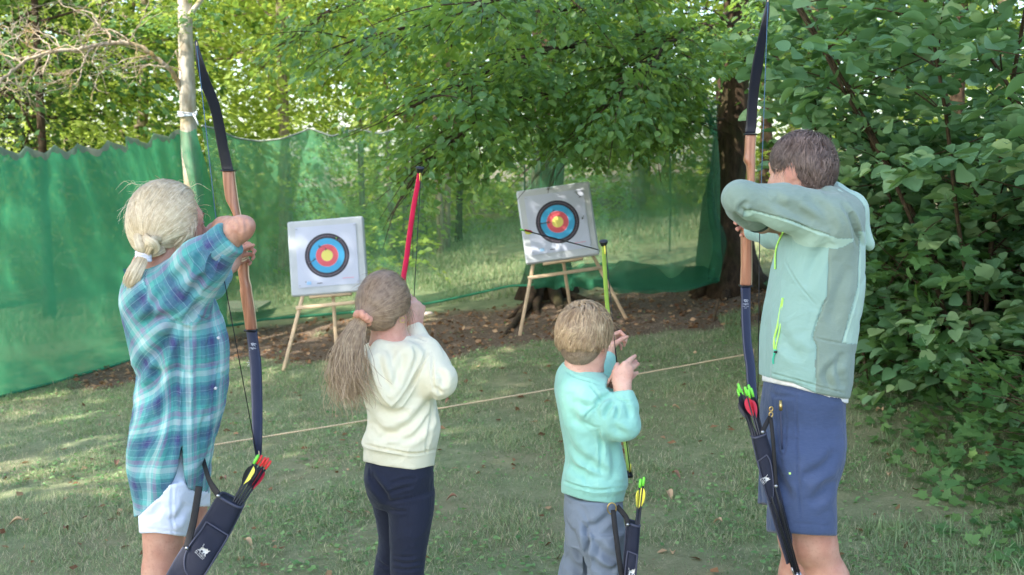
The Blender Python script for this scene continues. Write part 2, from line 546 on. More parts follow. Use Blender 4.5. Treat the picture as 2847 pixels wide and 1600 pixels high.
def pale_tree():
    r = np.random.default_rng(5)
    gp = P(556, 860, 10.75); base = np.array([gp[0], gp[1], float(ground_z(gp[0], gp[1])) - .05])
    root = link("pale_barked_tree", None, None, tuple(base))
    tag(root, "slim tree with pale sunlit bark and one bare dead branch, rope tied round it", "tree")
    pts = [base, P(540, 560, 10.75), P(527, 400, 10.75), P(519, 210, 10.75), P(514, 40, 10.75), P(506, -260, 10.8), P(500, -700, 10.9)]
    pts = np.array(pts) - base
    mb = trunk_mesh(pts, .088, .06, 16, .03, .07, 3)
    f = P(530, 40, 10.7) - base
    mb.tube(np.array([pts[3] + [0, 0, .35], f, f + [.35, .1, .5]]), [.035, .028, .015], 8)
    mb.build("trunk", BARK_PALE, root)
    mb = MB()
    def br(p, r0, r1, Y=(10.7, 10.3), k=7):
        q = spline(px_line(p, Y, 2.784), len(p) * 4) - base
        q += r.normal(0, .006, q.shape)
        mb.tube(q, np.linspace(r0, r1, len(q)) * .74, k)
        return q
    main = br([(1400, 700), (1365, 610), (1320, 540), (1240, 470), (1150, 400), (1050, 350), (900, 330), (800, 340), (650, 370), (500, 390), (380, 405), (250, 450), (150, 510), (60, 580), (0, 640), (-80, 730)], .034, .016, (10.72, 10.0))
    subs = [([(850, 330), (850, 280), (820, 240), (770, 215), (720, 260), (640, 330)], .014), ([(400, 400), (230, 370), (190, 330), (100, 270), (30, 200), (-30, 130)], .013),
            ([(215, 360), (200, 310)], .008), ([(400, 385), (330, 310), (270, 260), (215, 195)], .010), ([(150, 500), (120, 455), (20, 420), (-40, 380)], .012),
            ([(380, 420), (340, 530), (270, 590), (160, 590)], .011), ([(720, 365), (660, 450), (620, 530), (540, 555), (370, 580), (335, 535)], .012),
            ([(545, 560), (460, 630), (360, 650)], .009), ([(625, 540), (610, 620), (560, 660), (500, 660)], .008), ([(770, 225), (740, 150), (700, 100), (520, 60), (440, 0), (400, -60)], .011),
            ([(775, 215), (770, 100), (790, 0), (800, -60)], .008), ([(975, 335), (1040, 250), (1130, 80), (1175, -30)], .009), ([(1200, 430), (980, 460), (800, 545), (720, 660)], .009),
            ([(1300, 520), (1130, 510), (1060, 580), (990, 690)], .009), ([(480, 395), (420, 300), (300, 250), (190, 240)], .009), ([(900, 330), (1000, 270), (1080, 190)], .008),
            ([(300, 430), (250, 560), (200, 660), (100, 720)], .010), ([(640, 375), (700, 280), (760, 230)], .010), ([(120, 460), (80, 160)], .006), ([(90, 250), (130, 170)], .006),
            ([(560, 385), (600, 320), (700, 250), (760, 160)], .007), ([(60, 590), (40, 660), (0, 720)], .008), ([(860, 350), (800, 430), (810, 520)], .007), ([(1050, 345), (1050, 430), (990, 490)], .006),
            ([(650, 60), (560, 40), (480, 20), (330, 60)], .006), ([(480, 590), (410, 500), (360, 470)], .005)]
    for p, rr in subs:
        q = br(p, rr, rr * .3, (10.3 + r.normal(0, .15), 10.2 + r.normal(0, .35)), 5)
        for _ in range(4):
            i = int(r.integers(2, len(q) - 1)); d = nrm(q[i + 1 if i + 1 < len(q) else i] - q[i - 1])
            branches(mb, q[i], d + r.normal(0, .6, 3), r.uniform(.15, .4), rr * .4, 1, r, .5, -.02, None, 2)
    for _ in range(26):
        i = int(r.integers(10, len(main) - 2))
        branches(mb, main[i], np.array([-.5, 0, 0]) + r.normal(0, .8, 3), r.uniform(.25, .6), .007, 1, r, .5, -.05, None, 2)
    mb.build("dead_branch", BARK_DEAD, root)
    # a few living twigs high on the trunk
    c = np.array([P(500 + r.normal(0, 70), 35 + r.normal(0, 35), 10.5) for _ in range(26)]) - base
    a = sprays(c, r.normal(0, 1, c.shape) * [1, 1, .2], .35, .16, 14, .06, r=r)
    leaf_obj("foliage", tmpl_simple(), *a, LEAF_BEECH, root)
    # the cord that ties the net to it
    mb = MB()
    for k in range(3):
        a = np.linspace(0, 2 * math.pi, 20); c0 = P(521, 315 + 3 * k, 10.75)
        q = np.stack([c0[0] + .092 * np.cos(a), c0[1] + .092 * np.sin(a), c0[2] - .012 * np.cos(a + k)], 1)
        mb.tube(q, .006, 6)
    mb.tube(spline([P(536, 318, 10.65), P(544, 330, 10.6), P(552, 349, 10.6)], 8), .006, 6)
    mb.tube(spline([P(538, 316, 10.64), P(547, 310, 10.6), P(543, 322, 10.6), P(537, 318, 10.63)], 12), .005, 6)
    o = mb.build("tie_cord", mat_plain("white_cord", srgb(205, 212, 222), .7))
    tag(o, "white cord wound round the pale trunk to hold the netting up", "cord")
pale_tree()

def big_beech():
    r = np.random.default_rng(11)
    gp = P(2035, 800, 10.7); base = np.array([gp[0], gp[1], float(ground_z(gp[0], gp[1])) - .06])
    root = link("beech_tree", None, None, tuple(base))
    tag(root, "large dark beech at the right end of the netting, low leafy boughs over the targets", "tree")
    def w(px, py, Y): return P(px, py, Y) - base
    mb = trunk_mesh([[0, 0, 0], w(2012, 560, 10.7), w(2034, 380, 10.7), w(2044, 150, 10.75), w(2052, -200, 10.8), w(2060, -900, 10.9)], .2, .11, 18, .22, .26, 2)
    for d, l in ((-2.6, .5), (-1.9, .55), (-1.1, .5), (-.4, .5)):
        q = np.array([[0, 0, .42], [math.cos(d) * .2, math.sin(d) * .2, .16], [math.cos(d) * l, math.sin(d) * l, .0]])
        mb.tube(spline(q, 8), np.linspace(.1, .03, 8), 8)
    mb.tube(spline([w(2012, 410, 10.65), w(1996, 385, 10.6), w(1965, 315, 10.4), w(1934, 255, 10.2), w(1880, 190, 9.8)], 14), np.linspace(.04, .022, 14), 8)
    mb.build("trunk", BARK_DARK, root)
    limbs = MB(); cs = []; ds = []
    spec = [([(2050, 120, 10.7), (1880, 175, 10.0), (1740, 215, 9.3), (1560, 250, 8.6), (1400, 290, 8.0), (1250, 400, 7.6), (1130, 520, 7.5)], .034),
            ([(2050, 60, 10.7), (1900, 90, 9.6), (1700, 110, 8.7), (1500, 150, 8.0), (1330, 210, 7.5), (1180, 260, 7.2)], .036),
            ([(2052, 0, 10.7), (1850, -20, 9.8), (1600, 10, 9.0), (1350, 40, 8.4), (1150, 70, 8.2), (1000, 110, 8.2)], .036),
            ([(2050, 190, 10.7), (1900, 235, 10.4), (1780, 270, 10.0), (1660, 330, 9.6), (1560, 380, 9.3)], .026),
            ([(2055, -120, 10.7), (1900, -100, 9.0), (1700, -60, 8.0), (1500, -20, 7.2), (1300, 10, 6.8)], .036),
            ([(2055, -60, 10.8), (2180, -20, 9.8), (2300, 40, 9.2), (2400, 120, 8.8)], .03),
            ([(2050, 100, 10.8), (2110, 130, 10.2), (2200, 200, 9.6)], .02),
            ([(2055, -200, 10.7), (1750, -150, 10.4), (1450, -90, 10.2), (1150, -40, 10.2), (930, 20, 10.2), (820, 100, 10.2)], .034),
            ([(2050, 30, 10.8), (1950, 70, 9.2), (1850, 130, 8.2), (1780, 200, 7.7), (1720, 260, 7.5)], .024),
            ([(2030, 330, 10.7), (1930, 350, 10.2), (1840, 340, 9.9), (1750, 360, 9.7)], .016)]
    for pts, r0 in spec:
        q = spline([w(*p) for p in pts], len(pts) * 6)
        q += np.cumsum(r.normal(0, .008, q.shape), 0)
        limbs.tube(q, np.linspace(r0, r0 * .18, len(q)), 7)
        n = len(q)
        for i in range(n // 5, n, 1):
            d = nrm(q[min(i + 1, n - 1)] - q[i - 1])
            for sgn in (-1, 1):
                if r.random() < .08: continue
                side = nrm(np.cross(d, [0, 0, 1])) * sgn
                dd = nrm(d * r.uniform(.2, .9) + side * r.uniform(.3, 1) + [0, 0, r.normal(-.12, .18)])
                L = r.uniform(.35, .85)
                e = q[i] + dd * L + [0, 0, -.06]
                limbs.tube(spline([q[i], q[i] + dd * L * .5 + r.normal(0, .02, 3), e], 6), np.linspace(.006, .002, 6), 4)
                for _ in range(4):
                    cs.append(q[i] + dd * L * r.uniform(.1, .95) + r.normal(0, .05, 3)); ds.append(dd + r.normal(0, .5, 3) * [1, 1, .3])
    limbs.build("boughs", BARK_DARK, root)
    cs = np.array(cs); ds = np.array(ds)
    a = sprays(cs, ds, .42, .16, 17, .06, .12, .35, r)
    q = a[0] + base - np.array([0, 0, CAMZ]); f = q[:, 1] * _ca - q[:, 2] * _sa
    X = CX0 + FPX * q[:, 0] / f; Yp = CY0 - FPX * (q[:, 1] * _sa + q[:, 2] * _ca) / f
    # boughs end above the targets and leave the trunk's foot bare
    k = (Yp < np.interp(X, [600, 900, 1000, 1100, 1180, 1350, 1420, 1560, 1700, 1850, 1960, 2100], [200, 300, 380, 520, 570, 560, 440, 430, 470, 440, 300, 260]) + r.normal(0, 22, len(X))) & ~((X > 1960) & (X < 2110) & (Yp > 215) & (r.random(len(X)) < .9))
    k &= (r.random(len(X)) < np.interp(X, [700, 1000, 1250, 1400], [.35, .5, .75, 1.0]))
    a = tuple(z[k] for z in a)
    leaf_obj("crown", tmpl_round(8, .38), *a, LEAF_BEECH, root)
    # a dried broken twig hanging among the green
    q = spline([w(1325, 190, 7.4), w(1320, 235, 7.4), w(1308, 275, 7.4), w(1285, 305, 7.4), w(1245, 330, 7.4)], 14)
    mb = MB().tube(q, np.linspace(.006, .002, 14), 5); tw = mb.build("dead_twig", BARK_TWIG, root)
    tw["label"] = "dry brown twig of withered leaves"
    idx = np.repeat(np.arange(2, 14), 9); N = len(idx)
    a = (q[idx] + r.normal(0, .016, (N, 3)), r.normal(0, 1, (N, 3)) + [0, 0, -1.2], r.normal(0, 1, (N, 3)), .05 * (.6 + .6 * r.random(N)), r.random(N))
    leaf_obj("withered_leaves", tmpl_simple(), *a, LEAF_DRY, tw)
big_beech()

def rooted_tree():
    r = np.random.default_rng(21)
    gp = P(1522, 800, 11.5); base = np.array([gp[0], gp[1], float(ground_z(gp[0], gp[1])) - .06])
    root = link("rooted_tree", None, None, tuple(base))
    tag(root, "dark trunk behind the netting with gnarled roots crawling out under the raised target", "tree")
    def w(px, py, Y): return P(px, py, Y) - base
    mb = trunk_mesh([[0, 0, 0], w(1520, 560, 11.5), w(1530, 380, 11.5), w(1520, 150, 11.6), w(1510, -200, 11.7), w(1500, -700, 11.8)], .2, .12, 18, .14, .2, 4)
    for pts, r0 in [([(1522, 780, 11.4), (1545, 800, 11.0), (1556, 830, 10.6), (1565, 856, 10.3)], .085), ([(1510, 790, 11.4), (1492, 805, 10.9), (1490, 826, 10.6), (1500, 846, 10.35)], .075),
                    ([(1505, 790, 11.3), (1470, 820, 10.7), (1430, 862, 10.0), (1395, 888, 9.6)], .055), ([(1530, 790, 11.3), (1600, 805, 11.0), (1660, 818, 10.8)], .05), ([(1500, 795, 11.3), (1440, 840, 10.5), (1400, 850, 10.4)], .04)]:
        q = []
        for (a, b, Y) in pts:
            p = P(a, b, Y); q.append(p)
        q = spline(q, 14)
        q[4:, 2] = np.minimum(q[4:, 2], ground_z(q[4:, 0], q[4:, 1]) + np.linspace(.06, -.02, len(q) - 4))
        mb.tube(q - base, np.linspace(r0, r0 * .35, 14) * (1 + .2 * vnoise(q * 9, 2)), 9)
    mb.build("trunk", BARK_DARK, root)
    cs = []; ds = []; lm = MB()
    for i in range(16):
        a = r.uniform(0, 2 * math.pi); p = np.array([0, 0, r.uniform(3.4, 7.5)])
        tips = []
        branches(lm, p, [math.cos(a), math.sin(a), .1], r.uniform(1.5, 2.6), .04, 1, r, .3, -.02, tips, 4)
        for t, d in tips:
            for _ in range(5): cs.append(t + r.normal(0, .3, 3)); ds.append(d + r.normal(0, .4, 3))
    lm.build("boughs", BARK_DARK, root)
    a = sprays(np.array(cs), np.array(ds), .6, .25, 22, .07, .15, .4, r)
    leaf_obj("crown", tmpl_simple(), *a, LEAF_BEECH, root)
rooted_tree()

# woods behind the net: each tree its own thing
WOOD = [("slender_tree", "slim dark stemmed tree nearest the netting, left of the pale trunk", (-5.6, 13.2), 9, .07, 2.2, 4.2, 190, LEAF_DEEP, 3),
        ("conifer_tree", "dark brownish conifer at the far left edge above the netting", (-6.9, 14.2), 10, .16, 1.7, 3.2, 330, LEAF_CONIFER, 4),
        ("leafy_tree", "bright yellow green tree standing right of the pale trunk", (-3.2, 15.6), 10, .11, 2.9, 5.2, 330, LEAF_SUN, 5),
        ("leafy_tree", "sunlit tree behind the dead branch, dense and rounded low down", (-6.0, 17.5), 9, .13, 3.0, 3.6, 330, LEAF_SUN, 6),
        ("leafy_tree", "sunny tree in the gap above the left target", (-1.6, 18.8), 11, .12, 3.0, 5.6, 330, LEAF_SUN, 7),
        ("leafy_tree", "pale green tree beyond the clearing, behind the red bow", (0.6, 23.0), 11, .14, 3.6, 5.4, 330, LEAF_SUN, 8),
        ("leafy_tree", "half shaded tree beyond the clearing, between the red bow and the raised target", (2.4, 21.0), 10, .12, 3.0, 4.9, 300, LEAF_SUN, 9),
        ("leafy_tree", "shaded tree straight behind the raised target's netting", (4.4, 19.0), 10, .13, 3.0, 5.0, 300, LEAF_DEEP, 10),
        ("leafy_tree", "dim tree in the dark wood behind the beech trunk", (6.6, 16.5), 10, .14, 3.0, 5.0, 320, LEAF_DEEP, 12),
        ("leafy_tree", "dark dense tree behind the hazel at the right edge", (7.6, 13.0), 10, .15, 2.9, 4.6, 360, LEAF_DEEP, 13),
        ("leafy_tree", "tall sunny tree far back at the left, its top against the sky", (-9.0, 22.5), 12, .15, 3.8, 6.0, 360, LEAF_SUN, 14),
        ("leafy_tree", "yellowish tree far back between the pale trunk and the tall black bow tip", (-5.2, 24.5), 12, .15, 3.6, 6.4, 330, LEAF_SUN, 15)]
for nm, lab, b, h, r0, cr, cz, ns, lf, sd in WOOD:
    con = lf is LEAF_CONIFER
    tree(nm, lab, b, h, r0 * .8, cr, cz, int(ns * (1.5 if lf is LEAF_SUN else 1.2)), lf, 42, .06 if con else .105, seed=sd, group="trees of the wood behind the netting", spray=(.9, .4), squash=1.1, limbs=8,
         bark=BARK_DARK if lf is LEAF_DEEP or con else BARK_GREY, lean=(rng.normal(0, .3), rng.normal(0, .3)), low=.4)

SAP = [(1092, 662, 17.2, "leftmost thin pale sapling seen through the net"), (1128, 640, 18.0, "taller thin sapling just right of the leftmost one, by the red bow"),
       (1228, 640, 16.2, "pale sapling right of the red bow, left one of a close pair"), (1240, 634, 16.9, "pale sapling right of the red bow, right one of a close pair"),
       (1275, 622, 17.6, "leaning darker sapling right of the close pair"), (1012, 668, 17.8, "thin sapling beside the left target's right edge")]
for i, (px, py, Y, lab) in enumerate(SAP):
    r = np.random.default_rng(40 + i)
    g0 = P(px, py, Y); base = np.array([g0[0], g0[1], float(ground_z(g0[0], g0[1])) - .05])
    root = link("sapling", None, None, tuple(base)); tag(root, lab, "sapling", "thin saplings beyond the clearing")
    h = r.uniform(5.5, 7.5)
    mb = trunk_mesh([[0, 0, 0], [r.normal(0, .08), 0, h * .4], [r.normal(0, .15) - (.5 if i == 4 else 0), 0, h]], .055, .02, 8, .02, .1, i)
    mb.build("trunk", BARK_GREY if i != 4 else BARK_DARK, root)
    c = np.stack([r.normal(0, .7, 60), r.normal(0, .7, 60), r.uniform(2.3, h, 60)], 1)
    a = sprays(c, r.normal(0, 1, c.shape) * [1, 1, .2], .6, .25, 26, .085, r=r)
    leaf_obj("crown", tmpl_simple(), *a, LEAF_SUN, root)

def far_wood():
    r = np.random.default_rng(77)
    n = 4200
    a = r.uniform(-1.0, 1.0, n); Y = r.uniform(22, 38, n)
    X = a * (Y * .62 + 3)
    zc = ground_z(X, Y) + .3 + r.random(n) ** 1.1 * 9.5
    keep = (vnoise(np.stack([X * .35, Y * .35, zc * .45], 1), 5) > -.62) & ~((np.abs(X + 7.5) < 2.6) & (zc > 6.9))
    c = np.stack([X, Y, zc], 1)[keep]
    V, q, t, tn = leaves(tmpl_simple(), *sprays(c, r.normal(0, 1, c.shape) * [1, 1, .3], 1.5, .7, 42, .19, r=r))
    mb = MB()
    for i in range(36):
        x = r.uniform(-24, 24); y = r.uniform(22, 38); z = float(ground_z(x, y))
        mb.tube(spline([[x, y, z - .1], [x + r.normal(0, .1), y, z + 5], [x + r.normal(0, .3), y, z + 11]], 8), np.linspace(r.uniform(.08, .2), .06, 8), 7)
    nv = len(V)
    W = np.vstack([V] + mb.V); Q = np.vstack([q] + [np.vstack(mb.Q) + nv]); T = np.vstack(mb.T) + nv
    mi = np.concatenate([np.zeros(len(q)), np.ones(len(Q) - len(q)), np.ones(len(T))])
    me = mesh_from("far_wood", W, Q, T, attrs={"tint": np.concatenate([tn, np.zeros(len(W) - nv)])}, mats=[LEAF_SUN, BARK_GREY], mat_idx=mi)
    tag(link("far_wood", me), "sunlit depth of the wood behind everything", "woods", kind="stuff")
far_wood()

def undergrowth_behind():
    """brush and tall grass on the clearing behind the net"""
    r = np.random.default_rng(78)
    n = 1500
    Y = r.uniform(18.5, 24, n); X = r.uniform(-1, 1, n) * (Y * .55 + 1)
    c = np.stack([X, Y, ground_z(X, Y) + r.random(n) ** 2 * 2.2 + .05], 1)
    a = sprays(c, r.normal(0, 1, c.shape) * [1, 1, .4], .5, .3, 26, .1, r=r)
    o = leaf_obj("undergrowth", tmpl_simple(), *a, LEAF_SUN)
    tag(o, "low leafy brush along the far side of the clearing", "undergrowth", kind="stuff")
undergrowth_behind()
def thicket():
    r = np.random.default_rng(79)
    n = 1500
    Y = r.uniform(13.2, 19, n); X = r.uniform(-1, .05, n) * (Y * .55 + 1) - 1.4 - .12 * (Y - 13)
    c = np.stack([X, Y, ground_z(X, Y) + r.random(n) ** 1.2 * 4.6 + .1], 1)
    c = c[vnoise(c * [.8, .8, .7], 6) > -.3]
    a = sprays(c, r.normal(0, 1, c.shape) * [1, 1, .3], .7, .32, 30, .095, r=r)
    o = leaf_obj("thicket_undergrowth", tmpl_simple(), *a, LEAF_SUN)
    tag(o, "leafy thicket of the wood close behind the left half of the netting", "undergrowth", kind="stuff")
thicket()

# ------------------------------------------------------------------ unseen trees added out of frame to keep the sun off archers and targets
for i, (b, h, c, cr, ns, sd) in enumerate([((-8.4, 0.8), 12, 9.2, 3.8, 380, 31), ((-6.2, -1.9), 13, 10.2, 3.9, 560, 32), ((-7.8, 5.2), 10, 7.6, 2.6, 62, 33), ((-3.4, 0.5), 13, 10.6, 3.2, 340, 34), ((-5.0, 5.8), 11, 8.2, 1.5, 150, 35)]):
    lab = ["tall leafy tree left of the archers, its canopy shading the woman", "tall leafy tree behind the camera on the left, shading the lawn", "leafy tree at the left end of the netting, dappling it with shade", "tall leafy tree just behind the camera, shading the man and boy", "slim leafy tree left of the lawn, shading the targets"][i]
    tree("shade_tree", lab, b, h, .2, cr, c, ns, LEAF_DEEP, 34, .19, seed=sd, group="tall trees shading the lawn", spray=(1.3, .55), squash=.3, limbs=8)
# ------------------------------------------------------------------ green netting
def mat_net(name, cover, c, weave=True):
    n = NT(name)
    uv = n.coord("UV")
    nz = n.noise(2.2, 3, n.coord())
    fine = n.noise(240, 2, n.coord())
    col = n.ramp(n.noise(5, 4).outputs[0], [(.3, tuple(x * .85 for x in c[:3])), (.7, c)])
    n.set(Base_Color=col, Roughness=.75, Specular_IOR_Level=.25)
    tl = n.new("ShaderNodeBsdfTranslucent"); n.ln(col, tl.inputs[0])
    m1 = n.new("ShaderNodeMixShader"); m1.inputs[0].default_value = .4
    n.ln(n.b.outputs[0], m1.inputs[1]); n.ln(tl.outputs[0], m1.inputs[2])
    tp = n.new("ShaderNodeBsdfTransparent"); tp.inputs[0].default_value = (.97, 1, .97, 1)
    m2 = n.new("ShaderNodeMixShader")
    f = n.math('ADD', n.attr("dense").outputs["Fac"], cover)
    f = n.math('ADD', f, n.math('MULTIPLY', n.math('SUBTRACT', fine.outputs[0], .5), .25))
    f = n.math('MINIMUM', n.math('MAXIMUM', f, 0.0), .97)
    n.ln(f, m2.inputs[0]); n.ln(tp.outputs[0], m2.inputs[1]); n.ln(m1.outputs[0], m2.inputs[2])
    n.ln(m2.outputs[0], n.out.inputs[0])
    return n.m

NET_MAT = mat_net("green_shade_net", .5, srgb(66, 146, 106))
NET_SHEER = mat_net("sheer_green_net", .5, srgb(88, 152, 112))
NET_SHADED = mat_net("shaded_net_folds", .5, srgb(50, 118, 86))  # darker copy of the net green, shade put into the colour
NET_HEM = mat_net("grey_net_hem", .8, srgb(150, 150, 138))
NET_CORD = mat_plain("green_hem_cord", srgb(44, 128, 92), .75)

def net(name, label, cols, folds, dense, nu=220, nv=46, hem=.05, parent=None, belly=.12, lift=0.0, mat=None):
    """cols: (px_top, py_top, px_bottom, py_bottom[, Y]) along the run; the bottom rests on the ground unless Y is given"""
    T = []; B = []
    for c in cols:
        if len(c) == 5: b = P(c[2], c[3], c[4])
        else: b = G(c[2], c[3])
        T.append(P(c[0], c[1], b[1])); B.append(b)
    T = np.array(T); B = np.array(B)
    s = np.concatenate([[0], np.cumsum(np.linalg.norm(np.diff(B[:, :2], axis=0), axis=1))])
    u = np.linspace(0, s[-1], nu)
    Ti = np.stack([np.interp(u, s, T[:, k]) for k in range(3)], 1); Bi = np.stack([np.interp(u, s, B[:, k]) for k in range(3)], 1)
    for A, z in ((Ti, 0), (Bi, 1)):                       # ease the path, keep the scalloped top
        k = np.ones(9) / 9
        for d in ((0, 1) if z == 0 else (0, 1, 2)):
            A[:, d] = np.convolve(np.pad(A[:, d], 4, 'edge'), k, 'valid')
    v = np.linspace(0, 1, nv)
    g = Bi[:, None] * (1 - v)[None, :, None] + Ti[:, None] * v[None, :, None]
    d = np.gradient(Bi, axis=0); d[:, 2] = 0; d = nrm(d); nn = np.stack([d[:, 1], -d[:, 0], 0 * d[:, 0]], 1)
    U, Vv = np.meshgrid(u, v, indexing='ij')
    off = folds(U, Vv) + belly * np.sin(Vv * math.pi) * .6
    q = np.stack([U.ravel() * 1.2, Vv.ravel() * 1.6, 0 * U.ravel()], 1)
    off = off + .05 * vnoise(q, 12).reshape(U.shape) + .03 * vnoise(q * [2.2, 2.2, 1] + U.ravel()[:, None] * .5, 14).reshape(U.shape) + .022 * vnoise(q * [5, 1.4, 1], 13).reshape(U.shape)
    off = off * np.minimum(1, Vv * 6 + .25)
    g = g + nn[:, None] * off[..., None]
    root = link(name, None, None, tuple(B[len(B) // 2])); tag(root, label, "netting", "green safety netting")
    o = np.array(root.location)
    dn = dense(U, Vv)
    MB().patch(g - o).build("mesh_sheet", mat or NET_MAT, root, attrs={"dense": dn.ravel()})
    return root, g, o, nn

SCALLOP = [(-60, 405), (-30, 428), (9, 408), (54, 429), (81, 406), (122, 427), (154, 402), (187, 424), (223, 399), (266, 417), (287, 390), (334, 409), (352, 379), (409, 399), (431, 370), (463, 382), (496, 359), (520, 372), (548, 352)]
def left_net():
    bx = [(-60, 1128), (0, 1104), (200, 1052), (350, 1008), (400, 992), (480, 960), (560, 930), (640, 908)]
    cols = []
    for i, (x, y) in enumerate(SCALLOP):
        t = (x + 60) / 608
        X = -60 + t * 700
        cols.append((x, y, X, np.interp(X, [a for a, _ in bx], [b for _, b in bx])))
    root, g, o, nn = net("safety_net", "opaque green net on the left with a scalloped grey top hem, streaked with sun", cols,
        lambda U, V: .035 * np.sin(U * 8 + 1.5 * V) * V ** 2 + .02 * np.sin(U * 21 + 3 * V) * V ** 3 + .03 * np.sin(U * 3.1 - 4 * V) + .03 * np.sin(U * 5.3 + V * 6.5 + 1.5 * np.sin(U * 2.1)) ** 3 + .016 * np.sin(U * 12 + V * 9 + 2 * np.sin(U * 3.7 + V * 2)),  # last two terms: diagonal folds added to shade like sun streaks
        lambda U, V: np.clip(.40 - .12 * sstep(4.6, 5.6, U), 0, 1), nu=260)
    top = g[:, -1] - o; nxt = g[:, -4] - o
    hw = .07 * (.5 + .5 * np.abs(np.sin(np.arange(len(top)) * .35)))
    low = top + nrm(nxt - top) * hw[:, None] + nn * .006
    MB().patch(np.stack([low, top + nn * .006], 1)).build("top_hem", NET_HEM, root, attrs={"dense": np.zeros(len(top) * 2)})
    # loose fold hanging beside the pale trunk
    q = []
    for a, b, c in ((498, 362, 545), (508, 440, 560), (528, 520, 566), (545, 620, 570), (560, 760, 574), (572, 900, 578)):
        p0 = P(a, b, 10.45); p1 = P((a + c) / 2, b + 6, 10.3); p2 = P(c, b - 4, 10.5)
        q.append(spline([p0, p1, p2], 7))
    MB().patch(np.array(q) - o).build("hanging_fold", NET_MAT, root, attrs={"dense": np.full(42, .22)})
    MB().tube(g[:, 0] - o + [0, 0, .005], .012, 6).build("hem_cord", NET_CORD, root)
left_net()

def right_net():
    tops = [(548, 350), (596, 359), (647, 381), (718, 393), (783, 386), (858, 357), (898, 370), (930, 380), (988, 360), (1060, 372), (1110, 356), (1200, 352), (1300, 345), (1420, 335), (1560, 320), (1655, 307), (1780, 300), (1900, 282), (1960, 274), (2000, 272)]
    bots = [(560, 915), (654, 907), (724, 892), (842, 883), (983, 872), (1180, 850), (1311, 822), (1400, 802), (1456, 790), (1541, 797), (1640, 794), (1700, 797), (1768, 808), (1850, 812), (1900, 806), (2005, 780)]
    cols = []
    for i, (x, y) in enumerate(tops):
        X = x + 4 if x > 640 else 560 + (x - 548) * .95
        by = np.interp(X, [a for a, _ in bots], [b for _, b in bots])
        Yg = np.interp(X, [560, 700, 1000, 1180, 1311, 1450, 1560, 1700, 1850, 2005], [10.6, 11.4, 11.3, 11.1, 11.2, 11.0, 10.9, 10.5, 10.1, 10.2])
        cols.append((x, y, X, by, Yg))
    def folds(U, V):
        f = .03 * np.sin(U * 2.3 + 2 * V) + .1 * np.exp(-((U - 1.7 - 1.1 * (1 - V)) / .16) ** 2) * (V > .25) * V
        f += .05 * np.exp(-((U - 3.9) / .1) ** 2) + .05 * np.sin(U * 19) * sstep(4.3, 4.8, U) * (.3 + V) * .5 + .09 * np.sin(U * 13 + V * 6) * (1 - sstep(0, .22, V)) * sstep(3.9, 4.4, U)
        return f
    def dense(U, V):
        q = np.stack([U.ravel() * .8, V.ravel() * 1.2, 0 * U.ravel()], 1)
        d = -.05 - .09 * sstep(2.0, 2.8, U) * (1 - sstep(4.0, 4.6, U)) + .1 * vnoise(q, 31).reshape(U.shape)
        d = d + .26 * (1 - sstep(.5, 1.9, U)) + .26 * sstep(4.4, 5.2, U) + .25 * np.exp(-((U - 3.95) / .2) ** 2)
        d = d + .22 * np.exp(-(((U - 1.3 - 1.2 * (1 - V)) / .12)) ** 2) * sstep(.3, .5, V)
        d = d + .3 * (1 - sstep(.0, .2, V)) * sstep(3.8, 4.3, U) + .3 * (1 - sstep(.0, .035, V)) + .12 * sstep(.96, 1, V)
        return d
    root, g, o, nn = net("safety_net", "sheer green net hanging behind both targets, bunched on the soil at its right end", cols, folds, dense, nu=300, mat=NET_SHEER)
    cord = g[:, 0] - o
    MB().tube(cord + [0, 0, .01], .011, 6, flat=(1.2, .8)).build("hem_cord", NET_CORD, root)
    # slack cloth heaped along the foot
    r = np.random.default_rng(3)
    i0 = int(len(g) * .66)
    base = g[i0:-4, 0] - o; m = len(base)
    prof = []
    for k, (dy, dz) in enumerate([(.0, .26), (-.08, .2), (-.14, .1), (-.24, .07), (-.22, .0)]):
        amp = .5 + .5 * np.sin(np.linspace(0, 1, m) * math.pi)
        off = vnoise(np.stack([np.arange(m) * .16, np.full(m, k * .6), np.zeros(m)], 1), 8) * .06
        prof.append(base + nn[i0:-4] * (-(dy) * amp + off)[:, None] * 1.0 + np.stack([np.zeros(m), np.zeros(m), dz * amp + off * .7], 1))
    MB().patch(np.stack(prof, 1)).build("slack_foot", NET_SHADED, root, attrs={"dense": np.full(m * 5, .3)})
    top = g[:, -1] - o
    MB().tube(top, .009, 5).build("head_rope", mat_plain("grey_rope", srgb(150, 156, 146), .8), root)
    # side edge that swings round in front of the beech
    e = []
    for a, b, a2 in ((1999, 274, 1980), (1988, 400, 1968), (1982, 498, 1962), (1994, 594, 1962), (2020, 665, 1975), (2012, 725, 1970), (1996, 778, 1965)):
        e.append(spline([P(a2, b, 10.15), P((a + a2) / 2, b + 3, 9.98), P(a, b, 10.05)], 8))
    e = np.array(e); ee = np.stack([spline(e[:, j], 30) for j in range(8)], 1)
    MB().patch(ee - o).build("side_edge", NET_SHADED, root, attrs={"dense": np.full(ee.shape[0] * ee.shape[1], .02)})
    # hanging lines by the rooted trunk
    gm = mat_plain("dark_green_cord", srgb(24, 84, 62), .7)
    for a in (1455, 1500, 1540, 1860): MB().tube(np.array([P(a, 330, 11.0), P(a + 4, 480, 10.95), P(a + 2, 700, 10.95)]) - o, .007, 5).build("guy_cord", gm, root)
right_net()
